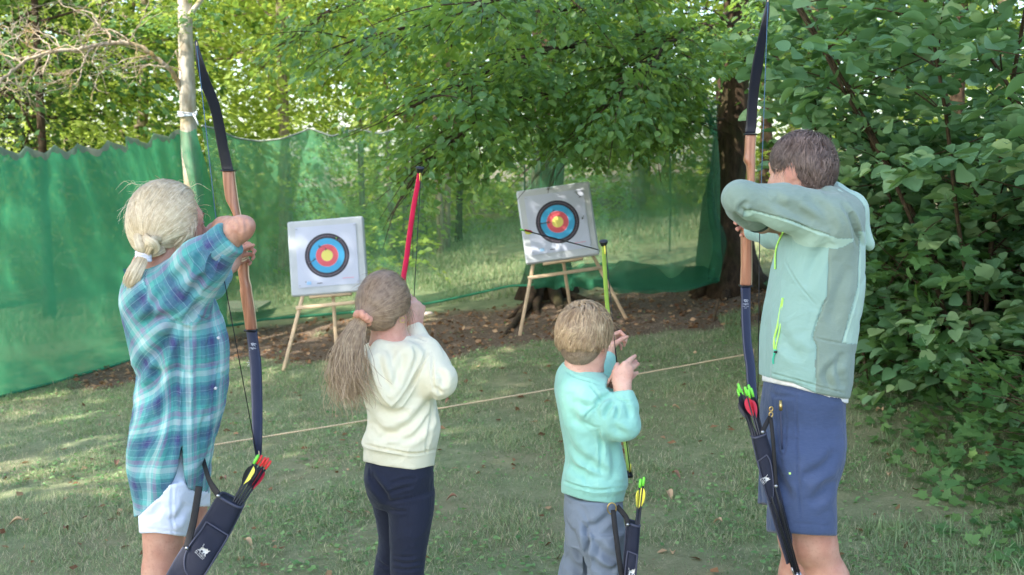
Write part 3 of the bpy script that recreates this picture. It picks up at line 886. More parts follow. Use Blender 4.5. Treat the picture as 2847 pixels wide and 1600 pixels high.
# ------------------------------------------------------------------ turf, litter, low plants
GRASS = mat_leaf("grass_blade", [srgb(98, 126, 84), srgb(126, 150, 106), srgb(156, 172, 128), srgb(200, 190, 158)], srgb(150, 176, 96), .3, .6, .25)
CLOVER = mat_leaf("clover_leaf", [srgb(94, 138, 84), srgb(122, 162, 100), srgb(152, 182, 118)], srgb(130, 170, 60), .3, .55, .3)

def blades(X, Y, L, W, tint, r, lean=.5):
    N = len(X); Z = ground_z(X, Y) - .004
    a = r.uniform(0, 2 * math.pi, N)
    side = np.stack([np.cos(a), np.sin(a), 0 * a], 1)
    b = a + math.pi / 2 + r.normal(0, .4, N)
    ln = np.abs(r.normal(lean, .35, N)) + .05
    d = nrm(np.stack([np.cos(b) * ln, np.sin(b) * ln, np.ones(N)], 1))
    p = np.stack([X, Y, Z], 1)
    m = p + d * (L * .55)[:, None]
    d2 = nrm(d + np.stack([np.cos(b), np.sin(b), -.3 * np.ones(N)], 1) * (ln * .8)[:, None])
    t = m + d2 * (L * .5)[:, None]
    w = side * W[:, None] / 2
    V = np.stack([p - w, p + w, m + w * .8, m - w * .8, t], 1).reshape(-1, 3)
    o = np.arange(N)[:, None] * 5
    return V, np.array([[0, 1, 2, 3]]) + o, np.array([[3, 2, 4]]) + o, np.repeat(tint, 5)

def make_grass():
    r = np.random.default_rng(90)
    N = 480000
    Y = 3.6 + (r.random(N) ** 1.25) * 7.2
    X = r.uniform(-1, 1, N) * (Y * .5 + .4)
    clump = vnoise(np.stack([X * 3.2, Y * 3.2, 0 * X], 1), 41) + .6 * vnoise(np.stack([X * 9, Y * 9, 0 * X], 1), 42)
    keep = (r.random(N) > soil_amount(X, Y) * 1.02) & (r.random(N) < .6 + .45 * clump)
    X, Y, clump = X[keep], Y[keep], clump[keep]; N = len(X)
    dry = vnoise(np.stack([X * 1.3, Y * 1.3, 0 * X + 5], 1), 43)
    tint = np.clip(.38 + .22 * clump + .12 * r.normal(0, 1, N), 0, .72)
    tint[r.random(N) < .22 + .34 * np.clip(dry, 0, 1)] = 1.0
    L = (.019 + .026 * r.random(N) ** 1.6) * (1 + .4 * clump) * (.8 + .05 * Y)
    W = (.0018 + .0016 * r.random(N)) * (.7 + .07 * Y)
    V, q, t, a = blades(X, Y, L, W, tint, r, .75)
    tag(link("lawn_grass", mesh_from("lawn_grass", V, q, t, attrs={"tint": a}, mats=[GRASS])), "short patchy lawn grass, green and straw mixed", "grass", kind="stuff")
    # long grass on the clearing behind the net
    N = 90000
    Y = 11.6 + r.random(N) * 9; X = r.uniform(-1, 1, N) * (Y * .5 + 1)
    keep = vnoise(np.stack([X * .9, Y * .9, 0 * X], 1), 44) > -.35
    X, Y = X[keep], Y[keep]; N = len(X)
    V, q, t, a = blades(X, Y, .05 + .16 * r.random(N) ** 2.5, .005 + .006 * r.random(N), np.clip(r.normal(.62, .25, N), 0, 1), r, .7)
    tag(link("meadow_grass", mesh_from("meadow_grass", V, q, t, attrs={"tint": a}, mats=[GRASS])), "longer sunny grass on the clearing behind the netting", "grass", kind="stuff")
    # clover and weeds in the turf
    N = 26000
    Y = 3.8 + r.random(N) * 6.4; X = r.uniform(-1, 1, N) * (Y * .5 + .4)
    c = vnoise(np.stack([X * 1.9, Y * 1.9, 0 * X + 3], 1), 45)
    keep = (c + .25 * r.normal(0, 1, N) > .12 - .25 * sstep(.8, 2.4, X)) & (r.random(N) > soil_amount(X, Y) * .9)
    X, Y = X[keep], Y[keep]; N = len(X)
    p = np.stack([X, Y, ground_z(X, Y) + .008 + .022 * r.random(N)], 1)
    o = leaf_obj("clover", tmpl_simple(), p, r.normal(0, 1, (N, 3)) * [1, 1, .15], np.array([0, 0, 1]) + r.normal(0, .3, (N, 3)), .016 + .02 * r.random(N), r.random(N), CLOVER)
    tag(o, "clover and small weeds spread through the lawn", "weeds", kind="stuff")
make_grass()

def make_litter():
    r = np.random.default_rng(91)
    N = 26000
    Y = 3.8 + r.random(N) * 8.6; X = r.uniform(-1, 1, N) * (Y * .5 + .6)
    s = soil_amount(X, Y)
    keep = r.random(N) < .03 + .9 * np.clip(s - .12, 0, 1)
    X, Y = X[keep], Y[keep]; N = len(X)
    p = np.stack([X, Y, ground_z(X, Y) + .006 + .018 * r.random(N)], 1)
    o = leaf_obj("leaf_litter", tmpl_simple(), p, r.normal(0, 1, (N, 3)) * [1, 1, .2], np.array([0, 0, 1]) + r.normal(0, .45, (N, 3)), .02 + .045 * r.random(N), r.random(N), LEAF_DRY)
    tag(o, "dry brown leaves and bark bits strewn over the soil", "leaf litter", kind="stuff")
    # single big dry leaves lying on the lawn
    spots = [(44, 1462, "pale curled dry leaf lying alone by the picture's lower left corner"), (325, 1296, "tan dry leaf on the lawn left of the woman's shirt"), (1880, 1142, "pale dry leaf between the boy and the man, farther one"),
             (1245, 1122, "brown dry leaf right of the girl's elbow, by the cord"), (2445, 1150, "narrow tan leaf on the grass right of the man's shorts"), (1880, 1330, "small brown leaf between the boy's arrows and the man's quiver"),
             (1995, 1462, "pale leaf near the pointed end of the man's quiver"), (1255, 1395, "brown leaf on the grass right of the girl's leggings"), (2470, 1330, "brown curled leaf on the grass right of the man's hem"),
             (620, 1342, "large brown dry leaf behind the woman's quiver strap"), (1870, 1550, "tan leaf at the bottom edge between the boy and the man"), (184, 1480, "dull tan leaf on the lawn below the left netting"),
             (1860, 1385, "brown leaf on the lawn just right of the boy's yellow feathers"), (2540, 1268, "brown leaf under the shrubs at the right"), (690, 1520, "tan leaf on the lawn right of the woman's quiver")]
    mats = [mat_plain("tan_leaf", srgb(186, 156, 120), .7, .2, 60), mat_plain("brown_leaf", srgb(140, 104, 80), .7, .25, 60)]
    for i, (px, py, lab) in enumerate(spots):
        g0 = G(px, py); k = 7
        L = r.uniform(.022, .036); a0 = r.uniform(0, 6.28)
        u = np.linspace(0, 1, k); w = np.sin(u * math.pi) ** .7 * L * .45 + .0015
        mbl = MB()
        for layer in range(1):
            off = np.array([r.normal(0, .04), r.normal(0, .03), 0]) * (layer > 0)
            rows = []
            for j in range(k):
                cz = .012 + .018 * math.sin(u[j] * math.pi + .6) + layer * .006
                row = []
                for v in (-1, -.5, 0, .5, 1):
                    x = (u[j] - .5) * L * 2; y = v * w[j]
                    row.append([x * math.cos(a0 + layer) - y * math.sin(a0 + layer), x * math.sin(a0 + layer) + y * math.cos(a0 + layer), cz + abs(v) ** 2 * w[j] * .8])
                rows.append(row)
            mbl.patch(np.array(rows) + off)
        o = mbl.build("dry_leaf", mats[i % 2]); o.location = (g0[0], g0[1], float(ground_z(g0[0], g0[1])))
        tag(o, lab, "dry leaf", "dry leaves on the lawn")
    # pale stones in the soil
    st = mat_plain("chalk_stone", srgb(196, 184, 172), .85, .15, 30)
    for i, (px, py, R, lab) in enumerate([(1188, 876, .05, "white stone on the bare soil just right of the girl's hand"), (1712, 806, .05, "pale stone at the foot of the bunched netting"), (2018, 800, .045, "whitish stone in front of the beech trunk"), (1610, 800, .04, "small pale stone near the roots")]):
        g0 = G(px, py); q = nrm(np.random.default_rng(i).normal(0, 1, (1, 3)))
        a, b = np.meshgrid(np.linspace(0, math.pi, 9), np.linspace(0, 2 * math.pi, 13), indexing='ij')
        V = np.stack([np.sin(a) * np.cos(b), np.sin(a) * np.sin(b) * .8, np.cos(a) * .55], -1) * R
        V = V * (1 + .3 * vnoise(V.reshape(-1, 3) / R * 1.6, i).reshape(V.shape[:2] + (1,)))
        o = MB().patch(V).build("stone", st); o.location = (g0[0], g0[1], float(ground_z(g0[0], g0[1])) + R * .2)
        tag(o, lab, "stone", "pale stones in the soil")
make_litter()

# plank lying behind the net
def plank():
    c = [G(622, 742), G(600, 812), G(706, 816), G(752, 786)]
    q = [P(612, 786, 12.6), P(604, 816, 11.9), P(716, 818, 11.9), P(752, 788, 12.6)]
    z = np.mean([ground_z(p[0], p[1]) for p in q]) + .12
    q = [np.array([p[0], p[1], z + .03 * i]) for p, i in zip(q, (0, 0, 0, 0))]
    o = MB().poly(q, .04, [0, 0, 1]).build("grey_board", mat_plain("weathered_board", srgb(126, 128, 112), .85, .15, 12), smooth=False)
    tag(o, "weathered grey board lying low behind the netting, by the woman's bow grip", "board")
plank()

# ------------------------------------------------------------------ shrubs on the right
def shrub(name, label, stems, leaf, tm, size, seed, group, n_leaf=16, spray=(.4, .16), per=10, droop=.15, bark=None, curl=.3, cat="shrub", keep=None):
    """stems: list of (x, y, dx, dy, length) canes fanning from the ground"""
    r = np.random.default_rng(seed)
    x0, y0 = stems[0][0], stems[0][1]
    base = np.array([x0, y0, float(ground_z(x0, y0)) - .03])
    root = link(name, None, None, tuple(base)); tag(root, label, cat, group)
    mb = MB(); cs = []; ds = []
    for (x, y, dx, dy, L) in stems:
        p = np.array([x, y, float(ground_z(x, y)) - .03]) - base
        if np.linalg.norm(p) > .02: mb.tube([[0, 0, 0], p * .5 - [0, 0, .02], p], .007, 5)
        d = nrm(np.array([dx, dy, 1.0])); n = 14; pts = [p]
        for i in range(n):
            d = nrm(d + np.array([dx, dy, -.15]) * .07 + r.normal(0, curl * .12, 3)); pts.append(pts[-1] + d * L / n)
        pts = np.array(pts)
        ok = np.ones(n + 1, bool) if keep is None else keep(pts + base)
        m_ = n + 1 if ok.all() else max(3, int(np.argmin(ok)))
        pts = pts[:m_]; mb.tube(pts, np.linspace(.012, .004, n + 1)[:m_] * (.5 + .2 * L), 6)
        for k in range(per):
            i = int(r.integers(1, len(pts))); a = r.uniform(0, 2 * math.pi)
            dd = nrm(np.array([math.cos(a), math.sin(a), r.normal(.05, .25)]) + .4 * d)
            l2 = r.uniform(.25, .7); e = pts[i] + dd * l2
            if keep is not None and not keep((e + base)[None])[0]: continue
            mb.tube(spline([pts[i], pts[i] + dd * l2 * .5 + r.normal(0, .02, 3), e - [0, 0, .04]], 6), np.linspace(.005, .002, 6), 4)
            for _ in range(3): cs.append(pts[i] + dd * l2 * r.uniform(.15, 1) + r.normal(0, .04, 3)); ds.append(dd + r.normal(0, .4, 3) * [1, 1, .4])
    mb.build("stems", bark or BARK_TWIG, root)
    a = sprays(np.array(cs), np.array(ds), spray[0], spray[1], n_leaf, size, droop, .32, r)
    leaf_obj("foliage", tm, *a, leaf, root)
    return root

HG = "hazel bushes on the right"
hz = tmpl_round(12, .48, .05)
def px_w(V):
    q = np.asarray(V) - np.array([0, 0, CAMZ]); f = q[:, 1] * _ca - q[:, 2] * _sa; u = q[:, 1] * _sa + q[:, 2] * _ca
    return CX0 + FPX * q[:, 0] / f, CY0 - FPX * u / f
def clear_of_beech(V):
    # the bushes stop short of the beech trunk and of the open lawn
    x, y = px_w(V); return x > np.interp(y, [-200, 120, 480, 620, 800, 1000, 1600], [2150, 2125, 2180, 2260, 2300, 2360, 2560]) + 12 * np.sin(y * .05)
shrub("hazel_bush", "big leaved hazel leaning over the man's head, nearest the bow string", [(2.7, 6.4, -.3, -.1, 4.0), (2.8, 6.5, -.1, -.25, 4.2), (2.6, 6.5, -.25, .2, 3.8), (2.9, 6.6, -.4, -.05, 4.0), (3.0, 6.3, -.15, .1, 4.4), (2.7, 6.3, -.2, -.3, 3.6), (2.5, 6.7, -.2, .1, 4.0)], LEAF_HAZEL, hz, .088, 51, HG, 12, (.42, .16), 28, keep=clear_of_beech)
shrub("hazel_bush", "hazel filling the upper right corner, leaves as big as hands", [(3.3, 5.0, -.3, -.1, 3.6), (3.4, 5.1, .05, -.2, 3.8), (3.2, 5.2, -.35, .2, 3.6), (3.5, 5.0, .15, .1, 3.8), (3.3, 4.9, -.15, -.3, 3.4)], LEAF_HAZEL, hz, .092, 52, HG, 12, (.42, .17), 26, keep=clear_of_beech)
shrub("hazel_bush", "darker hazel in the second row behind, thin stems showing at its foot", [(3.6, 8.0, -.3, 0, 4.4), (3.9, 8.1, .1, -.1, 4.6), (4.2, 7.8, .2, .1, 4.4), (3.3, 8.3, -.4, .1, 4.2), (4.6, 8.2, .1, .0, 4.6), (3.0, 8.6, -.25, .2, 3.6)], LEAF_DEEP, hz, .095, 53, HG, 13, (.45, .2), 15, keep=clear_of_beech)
MG = "low maple shrubs under the hazels"
mp = tmpl_maple()
lowspec = [((2.75, 6.9), "dark maple shrub right behind the man's hood"), ((3.35, 6.1), "maple shrub with large lobed leaves under the hazel, beside the man's back"), ((3.0, 5.4), "maple seedlings at the lawn's edge, right of the man's shorts"),
           ((2.45, 7.6), "low dark shrub at the wood's edge behind the man's back"), ((3.9, 6.4), "shadowy shrub at the right edge, mid height"), ((3.2, 4.7), "light green maple sprig at the right edge near the ground"), ((2.3, 8.8), "low dark shrub beside the beech trunk")]
for i, ((x, y), lab) in enumerate(lowspec):
    r = np.random.default_rng(60 + i)
    low = i in (2, 5)
    st = [(x + r.normal(0, .28), y + r.normal(0, .28), r.normal(0, .35), r.normal(0, .35), r.uniform(.3, .6) if low else r.uniform(.8, 1.9)) for _ in range(9 if low else 15)]
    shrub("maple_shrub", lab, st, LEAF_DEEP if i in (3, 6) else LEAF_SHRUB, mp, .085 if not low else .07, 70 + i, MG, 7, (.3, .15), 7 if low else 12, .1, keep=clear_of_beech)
def ground_cover():
    r = np.random.default_rng(95)
    N = 5200
    Y = r.uniform(4.2, 10.5, N); X = 1.35 + .12 * (Y - 4) + np.abs(r.normal(0, .9, N)) + .3
    keep = r.random(N) < sstep(.2, .9, X - (1.55 + .06 * (Y - 5)))
    X, Y = X[keep], Y[keep]; N = len(X)
    p = np.stack([X, Y, ground_z(X, Y) + .02 + .12 * r.random(N) * sstep(1.7, 3, X)], 1)
    o = leaf_obj("ground_cover", mp, p, r.normal(0, 1, (N, 3)) * [1, 1, .25], np.array([0, -.25, 1]) + r.normal(0, .35, (N, 3)), .03 + .05 * r.random(N), r.random(N), LEAF_SHRUB)
    tag(o, "low leafy ground cover along the wood's edge", "ground cover", kind="stuff")
    N = 16000
    Y = r.uniform(4.0, 9.5, N); X = 1.5 + np.abs(r.normal(0, .8, N)) + .05 * (Y - 4)
    cl = vnoise(np.stack([X * 2.4, Y * 2.4, 0 * X], 1), 47); k = cl > .05; X, Y = X[k], Y[k]; N = len(X)
    V, q, t, a = blades(X, Y, .05 + .06 * r.random(N), .003 + .003 * r.random(N), np.clip(r.normal(.35, .15, N), 0, .7), r, .7)
    tag(link("edge_grass", mesh_from("edge_grass", V, q, t, attrs={"tint": a}, mats=[GRASS])), "longer tufts of grass along the wood's edge on the right", "grass", kind="stuff")
ground_cover()
# ------------------------------------------------------------------ targets on easels
M_FOAM = mat_plain("white_foam", srgb(188, 192, 196), .8, .05, 8, .15, 90)
M_PINE = mat_plain("pine_batten", srgb(206, 178, 144), .6, .14, 14)
M_BLACK = mat_plain("black_plastic", srgb(24, 25, 30), .35)
M_STEEL = mat_plain("steel", srgb(170, 170, 172), .3, .05, 30, metal=1)

def mat_face():
    n = NT("target_face_print")
    uv = n.coord("UV")
    sub = n.new("ShaderNodeVectorMath"); sub.operation = 'DISTANCE'; n.ln(uv, sub.inputs[0]); sub.inputs[1].default_value = (0, 0, 0)
    R = .3
    d = n.math('DIVIDE', sub.outputs["Value"], R)
    W = srgb(190, 195, 212); K = srgb(44, 40, 52); B = srgb(60, 160, 206); RD = srgb(214, 88, 98); Y = srgb(226, 214, 110); L = srgb(150, 130, 140); T = srgb(178, 176, 200); PK = srgb(226, 150, 170)
    st = [(0, Y), (.0485, PK), (.0495, RD), (.0945, PK), (.0962, B), (.149, K), (.1695, L), (.1712, K), (.1915, W), (.2435, T), (.2448, W)]
    n.set(Base_Color=n.ramp(d, [(a / R, c) for a, c in st], 'CONSTANT'), Roughness=.55)
    return n.m
M_FACE = mat_face()
M_PRINT = mat_plain("black_ink", srgb(50, 50, 66), .6)

def arrow(nock, tip, vane_cols, nock_col, label, group, roll=0.0, shaft=None, part_names=True):
    nock = np.asarray(nock, float); tip = np.asarray(tip, float)
    root = link("arrow", None, None, tuple(nock)); tag(root, label, "arrow", group)
    d = nrm(tip - nock); L = np.linalg.norm(tip - nock)
    up = np.array([0, 0, 1.]) if abs(d[2]) < .9 else np.array([0, -1., 0])
    a = nrm(np.cross(d, up)); b = np.cross(a, d)
    MB().tube([d * .012, d * L * .5, d * (L - .03)], .0034, 8).build("shaft", shaft or M_SHAFT, root)
    MB().tube([d * -.006, d * .0, d * .012, d * .024], [.003, .0046, .0048, .0036], 8).build("nock", nock_col, root)
    MB().tube([d * (L - .032), d * (L - .02), d * L], [.0036, .0042, .0006], 8).build("point", M_STEEL, root)
    for k, c in enumerate(vane_cols):
        th = roll + k * 2 * math.pi / 3; e = a * math.cos(th) + b * math.sin(th)
        u = np.linspace(0, 1, 9); h = .0125 * np.sin(np.clip(u * 1.06, 0, 1) ** .8 * math.pi) ** .75 + .0005
        low = d * (.03 + .062 * u)[:, None] + e * .003; high = low + e * h[:, None]
        w = np.cross(d, e) * .0006
        MB().patch(np.stack([low + w, high + w], 1)).patch(np.stack([high - w, low - w], 1)).build("vane", c, root)
    return root
M_SHAFT = mat_plain("black_arrow_shaft", srgb(26, 27, 34), .35)
V_RED = mat_plain("red_vane", srgb(206, 52, 74), .5); V_YEL = mat_plain("yellow_vane", srgb(236, 226, 92), .5); V_BLK = mat_plain("black_vane", srgb(34, 35, 48), .5)
N_GRN = mat_plain("neon_green_nock", srgb(120, 216, 70), .4); N_RED = mat_plain("red_nock", srgb(226, 56, 52), .35); N_BLK = M_BLACK

def target(corners, Y, legs, bar, label, elabel, arrows, lean=.13):
    TL, TR, BR, BL = [P(px, py, Y + (lean if i < 2 else 0)) for i, (px, py) in enumerate(corners)]
    c = (TL + TR + BL + BR) / 4
    u = nrm((TR - TL) + (BR - BL)); v = nrm((TL - BL) + (TR - BR)); v = nrm(v - u * (u @ v)); n = np.cross(u, v)   # n looks at the archers
    if n[1] > 0: n = -n
    w = (np.linalg.norm(TR - TL) + np.linalg.norm(BR - BL)) / 2; h = (np.linalg.norm(TL - BL) + np.linalg.norm(TR - BR)) / 2
    th = .07
    R = np.stack([u, v, -n], 1)
    root = link("target_butt", None, None, tuple(c)); tag(root, label, "archery target", "foam targets on easels")
    b = MB().box(-n * th / 2, (w, h, th), R, .012).build("foam_block", M_FOAM, root); recalc(b); sharp(b, 30)
    s = .262
    g = np.array([[u * x + v * (y + .006) + n * (.004 + .003 * abs(x * y) / .06 * (1 if x * y > 0 else .3)) for y in np.linspace(-s, s, 9)] for x in np.linspace(-s, s, 9)])
    uvs = np.array([[[x, y] for y in np.linspace(-s, s, 9)] for x in np.linspace(-s, s, 9)]).reshape(-1, 2)
    f = MB().patch(g).build("paper_face", M_FACE, root, uv=uvs)
    # printed small print in the corners and the pins that hold the paper
    mb = MB()
    for x0, x1, y0, y1 in ((-.2, -.192, -.213, -.205), (-.10, -.055, -.232, -.226)): MB().patch([[u * x + v * y + n * .0085 for y in (y0, y1)] for x in (x0, x1)]).build("black_print", M_PRINT, f)
    MB().patch([[u * x + v * y + n * .0085 for y in (-.236, -.208)] for x in (-.188, -.15)]).build("blue_print", mat_plain("blue_ink", srgb(150, 190, 226), .6), f)
    MB().patch([[u * x + v * y + n * .0085 for y in (-.203, -.198)] for x in (.12, .22)]).build("red_print", mat_plain("red_ink", srgb(226, 150, 170), .6), f)
    for sx, sy in ((-1, 1), (1, 1), (-1, -1), (1, -1)):
        q = u * sx * .243 + v * (sy * .243 + .006) + n * .008
        MB().tube([q, q + n * .012 + u * .014 * sx], .0022, 6).build("pin", M_STEEL, root)
    # easel: two front legs, a rear leg, a crossbar
    er = link("easel", None, None, tuple(legs[0])); tag(er, elabel, "easel", "wooden easels under the targets")
    o = legs[0]; apex = c + v * .30 - n * (th + .045)
    for i, base in enumerate(legs):
        base = np.asarray(base); top = apex + u * (-.055, .055, 0)[i] + (-n * .05 if i == 2 else 0)
        ax = nrm(top - base); L = np.linalg.norm(top - base)
        a2 = nrm(np.cross(ax, n)); RR = np.stack([a2, np.cross(ax, a2), ax], 1)
        k = MB().box((base + top) / 2 - o, (.03, .022, L), RR, .003).build("leg", M_PINE, er); recalc(k)
    t = bar
    pA = legs[0] + (apex + u * -.055 - legs[0]) * t; pB = legs[1] + (apex + u * .055 - legs[1]) * t
    ax = nrm(pB - pA); RR = np.stack([ax, np.cross(n, ax), n], 1)
    k = MB().box((pA + pB) / 2 + n * .028 - o, (np.linalg.norm(pB - pA) + .05, .03, .02), RR, .003).build("crossbar", M_PINE, er); recalc(k)
    q = c - v * (h / 2 + .012) + n * -.05
    k = MB().box(q - o, (w * .55, .022, .06), R, .003).build("ledge", M_PINE, er); recalc(k)
    for (tp, nk, vc, ncol, lab) in arrows:
        # where the sight line to the point crosses the face, then straight back towards the archers
        a0 = P(*tp, 1.0) - np.array([0, 0, CAMZ]); o0 = np.array([0, 0, CAMZ])
        tt = ((c + n * .008 - o0) @ n) / (a0 @ n); hit = o0 + a0 * tt
        nockp = P(nk[0], nk[1], hit[1] - .56)
        d = nrm(hit - nockp)
        arrow(nockp, hit + d * .09, vc, ncol, lab, "arrows stuck in the targets")
    return root

def Lt(px, py): return (780 + px / 5.792, 590 + py / 5.792)
def Rt(px, py): return (1400 + px / 2.336, 480 + py / 2.336)
gl = [G(788, 1031), G(1066, 1003), G(938, 1006)]
target([(793, 618.5), (1003, 601), (1028.5, 808), (815, 825)], 9.35, gl, .42, "white foam target with paper face of coloured rings, the lower left one of two",
       "pale wooden easel under the left target, its right leg behind the girl",
       [(Lt(455, 830), Lt(560, 757), [V_BLK] * 3, N_BLK, "black arrow stuck at the lower left of the left target's blue ring"),
        (Lt(985, 442), Lt(897, 416), [V_YEL, V_BLK, V_YEL], N_GRN, "arrow with yellow feathers stuck in the left target's black ring, upper right"),
        (Lt(612, 540), Lt(638, 566), [V_BLK] * 3, N_BLK, "dark arrow stuck at the upper left of the left target's red ring"),
        (Lt(722, 584), Lt(730, 606), [V_YEL, V_BLK, V_BLK], N_BLK, "dark arrow stuck at the top of the left target's yellow centre")])
gr = [G(1445, 934), G(1742, 889), G(1590, 884)]
target([(1434, 532), (1637.6, 504.4), (1667.5, 707), (1464, 736)], 9.6, gr, .40, "white foam target with paper face of coloured rings, the raised right one of two",
       "pale wooden easel under the raised right target, all three legs showing",
       [(Rt(465, 125), Rt(498, 160), [V_BLK] * 3, N_BLK, "dark arrow stuck in the raised target's upper right paper corner"),
        (Rt(300, 268), Rt(328, 246), [V_BLK] * 3, N_BLK, "dark arrow stuck in the raised target's blue ring, upper left"),
        (Rt(238, 332), Rt(300, 323), [V_BLK] * 3, N_BLK, "dark arrow stuck in the raised target's rings, left of the yellow centre"),
        (Rt(520, 282), Rt(510, 302), [V_BLK] * 3, N_BLK, "dark arrow stuck in the white of the raised target, right of its black ring")])
arrow(P(1449, 639, 5.55), P(1671, 697, 6.1), [V_RED, V_YEL, V_RED], N_GRN, "black arrow in flight across the raised target, red and yellow feathers", None, roll=2.5)

# shooting line cord
def cord():
    a = P(560, 1243, 5.8); b = P(2092, 983, 7.05)
    q = np.linspace(0, 1, 60)[:, None]; pts = a * (1 - q) + b * q
    pts[:, 2] -= .012 * np.sin(q[:, 0] * math.pi)
    root = link("shooting_line", None, None, tuple(a)); tag(root, "thin beige cord stretched low across the lawn in front of the archers", "cord")
    n = NT("twisted_twine"); w = n.new("ShaderNodeTexWave"); w.inputs["Scale"].default_value = 40; n.ln(n.coord(), w.inputs[0])
    n.set(Base_Color=n.ramp(w.outputs[1], [(.2, srgb(176, 148, 112)), (.8, srgb(226, 206, 172))]), Roughness=.85)
    MB().tube(pts - a, .0048, 6).build("twine", n.m, root)
    for e in (a, b):
        g = float(ground_z(e[0], e[1])); x = MB().tube([[e[0] - a[0], e[1] - a[1], g - .1 - a[2]], [e[0] - a[0], e[1] - a[1], e[2] + .03 - a[2]]], [.008, .012], 8); x.build("peg", M_PINE, root)
cord()

# ------------------------------------------------------------------ bows
def section(l, r, depth, k=14, ex=2.6, dirv=(0, 1, 0)):
    l = np.asarray(l); r = np.asarray(r); c = (l + r) / 2; a = (r - l) / 2; d = np.asarray(dirv) * depth / 2
    t = np.arange(k) / k * 2 * math.pi
    cs, sn = np.cos(t), np.sin(t)
    x = np.sign(cs) * np.abs(cs) ** (2 / ex); y = np.sign(sn) * np.abs(sn) ** (2 / ex)
    return c + x[:, None] * a + y[:, None] * d

def loft_rows(rows, n=60, k=14, ex=2.6, org=(0, 0, 0), smooth=True):
    """rows of (left px, left py, right px, right py, Y, depth)"""
    A = np.array(rows, float)
    S = spline(A, n) if smooth else A
    g = np.array([section(P(r[0], r[1], r[4]), P(r[2], r[3], r[4]), r[5], k, ex) for r in S]) - np.asarray(org)
    m = len(g); mb = MB()
    V = g.reshape(-1, 3)
    i, j = np.meshgrid(np.arange(m - 1), np.arange(k), indexing='ij')
    Q = np.stack([i * k + j, (i + 1) * k + j, (i + 1) * k + (j + 1) % k, i * k + (j + 1) % k], -1).reshape(-1, 4)
    V = np.vstack([V, g[0].mean(0), g[-1].mean(0)])
    T = [[m * k, q, (q + 1) % k] for q in range(k)] + [[m * k + 1, (m - 1) * k + (q + 1) % k, (m - 1) * k + q] for q in range(k)]
    mb.add(V, Q, T)
    mb.rows = S
    return mb

def text_mesh(body, O, U, V, height, align='CENTER'):
    cu = bpy.data.curves.new("text_tmp", 'FONT'); cu.body = body; cu.align_x = align; cu.size = 1.0; cu.resolution_u = 3
    ob = bpy.data.objects.new("text_tmp", cu); SC.collection.objects.link(ob)
    dg = bpy.context.evaluated_depsgraph_get()
    me = ob.evaluated_get(dg).to_mesh()
    v = np.array([x.co[:] for x in me.vertices]); me.calc_loop_triangles()
    t = np.array([x.vertices[:] for x in me.loop_triangles]); ob.evaluated_get(dg).to_mesh_clear()
    bpy.data.objects.remove(ob); bpy.data.curves.remove(cu)
    W = np.asarray(O) + v[:, 0:1] * np.asarray(U) * height + v[:, 1:2] * np.asarray(V) * height
    return W, t

def mat_wood():
    n = NT("laminated_bow_wood")
    mp = n.new("ShaderNodeMapping"); n.ln(n.coord(), mp.inputs[0]); mp.inputs["Scale"].default_value = (38, 38, 2.2)
    nz = n.noise(1.6, 6, mp.outputs[0], .6)
    n.set(Base_Color=n.ramp(nz.outputs[0], [(.3, srgb(134, 82, 58)), (.55, srgb(178, 120, 92)), (.75, srgb(200, 148, 116))]), Roughness=.3, Specular_IOR_Level=.5, Coat_Weight=.4, Coat_Roughness=.25)
    return n.m
M_WOOD = mat_wood()
M_MAPLE = mat_plain("pale_maple_lamination", srgb(226, 204, 164), .4)
M_LIMB = mat_plain("black_glass_limb", srgb(22, 26, 42), .3, .1, 5)
M_LIMB2 = mat_plain("blue_black_glass_limb", srgb(40, 47, 76), .34, .1, 4)
M_INK = mat_plain("white_lettering", srgb(220, 226, 240), .6)
M_STRING = mat_plain("black_bow_string", srgb(20, 22, 26), .6); M_STRING_B = mat_plain("blue_bow_string", srgb(66, 96, 120), .6)

def zcurve(t, Yg, draw, hook):
    """limb distance profile, t 0 at riser to 1 at tip"""
    return Yg - draw * t ** 1.6 + hook * np.clip((t - .72) / .28, 0, 1) ** 2

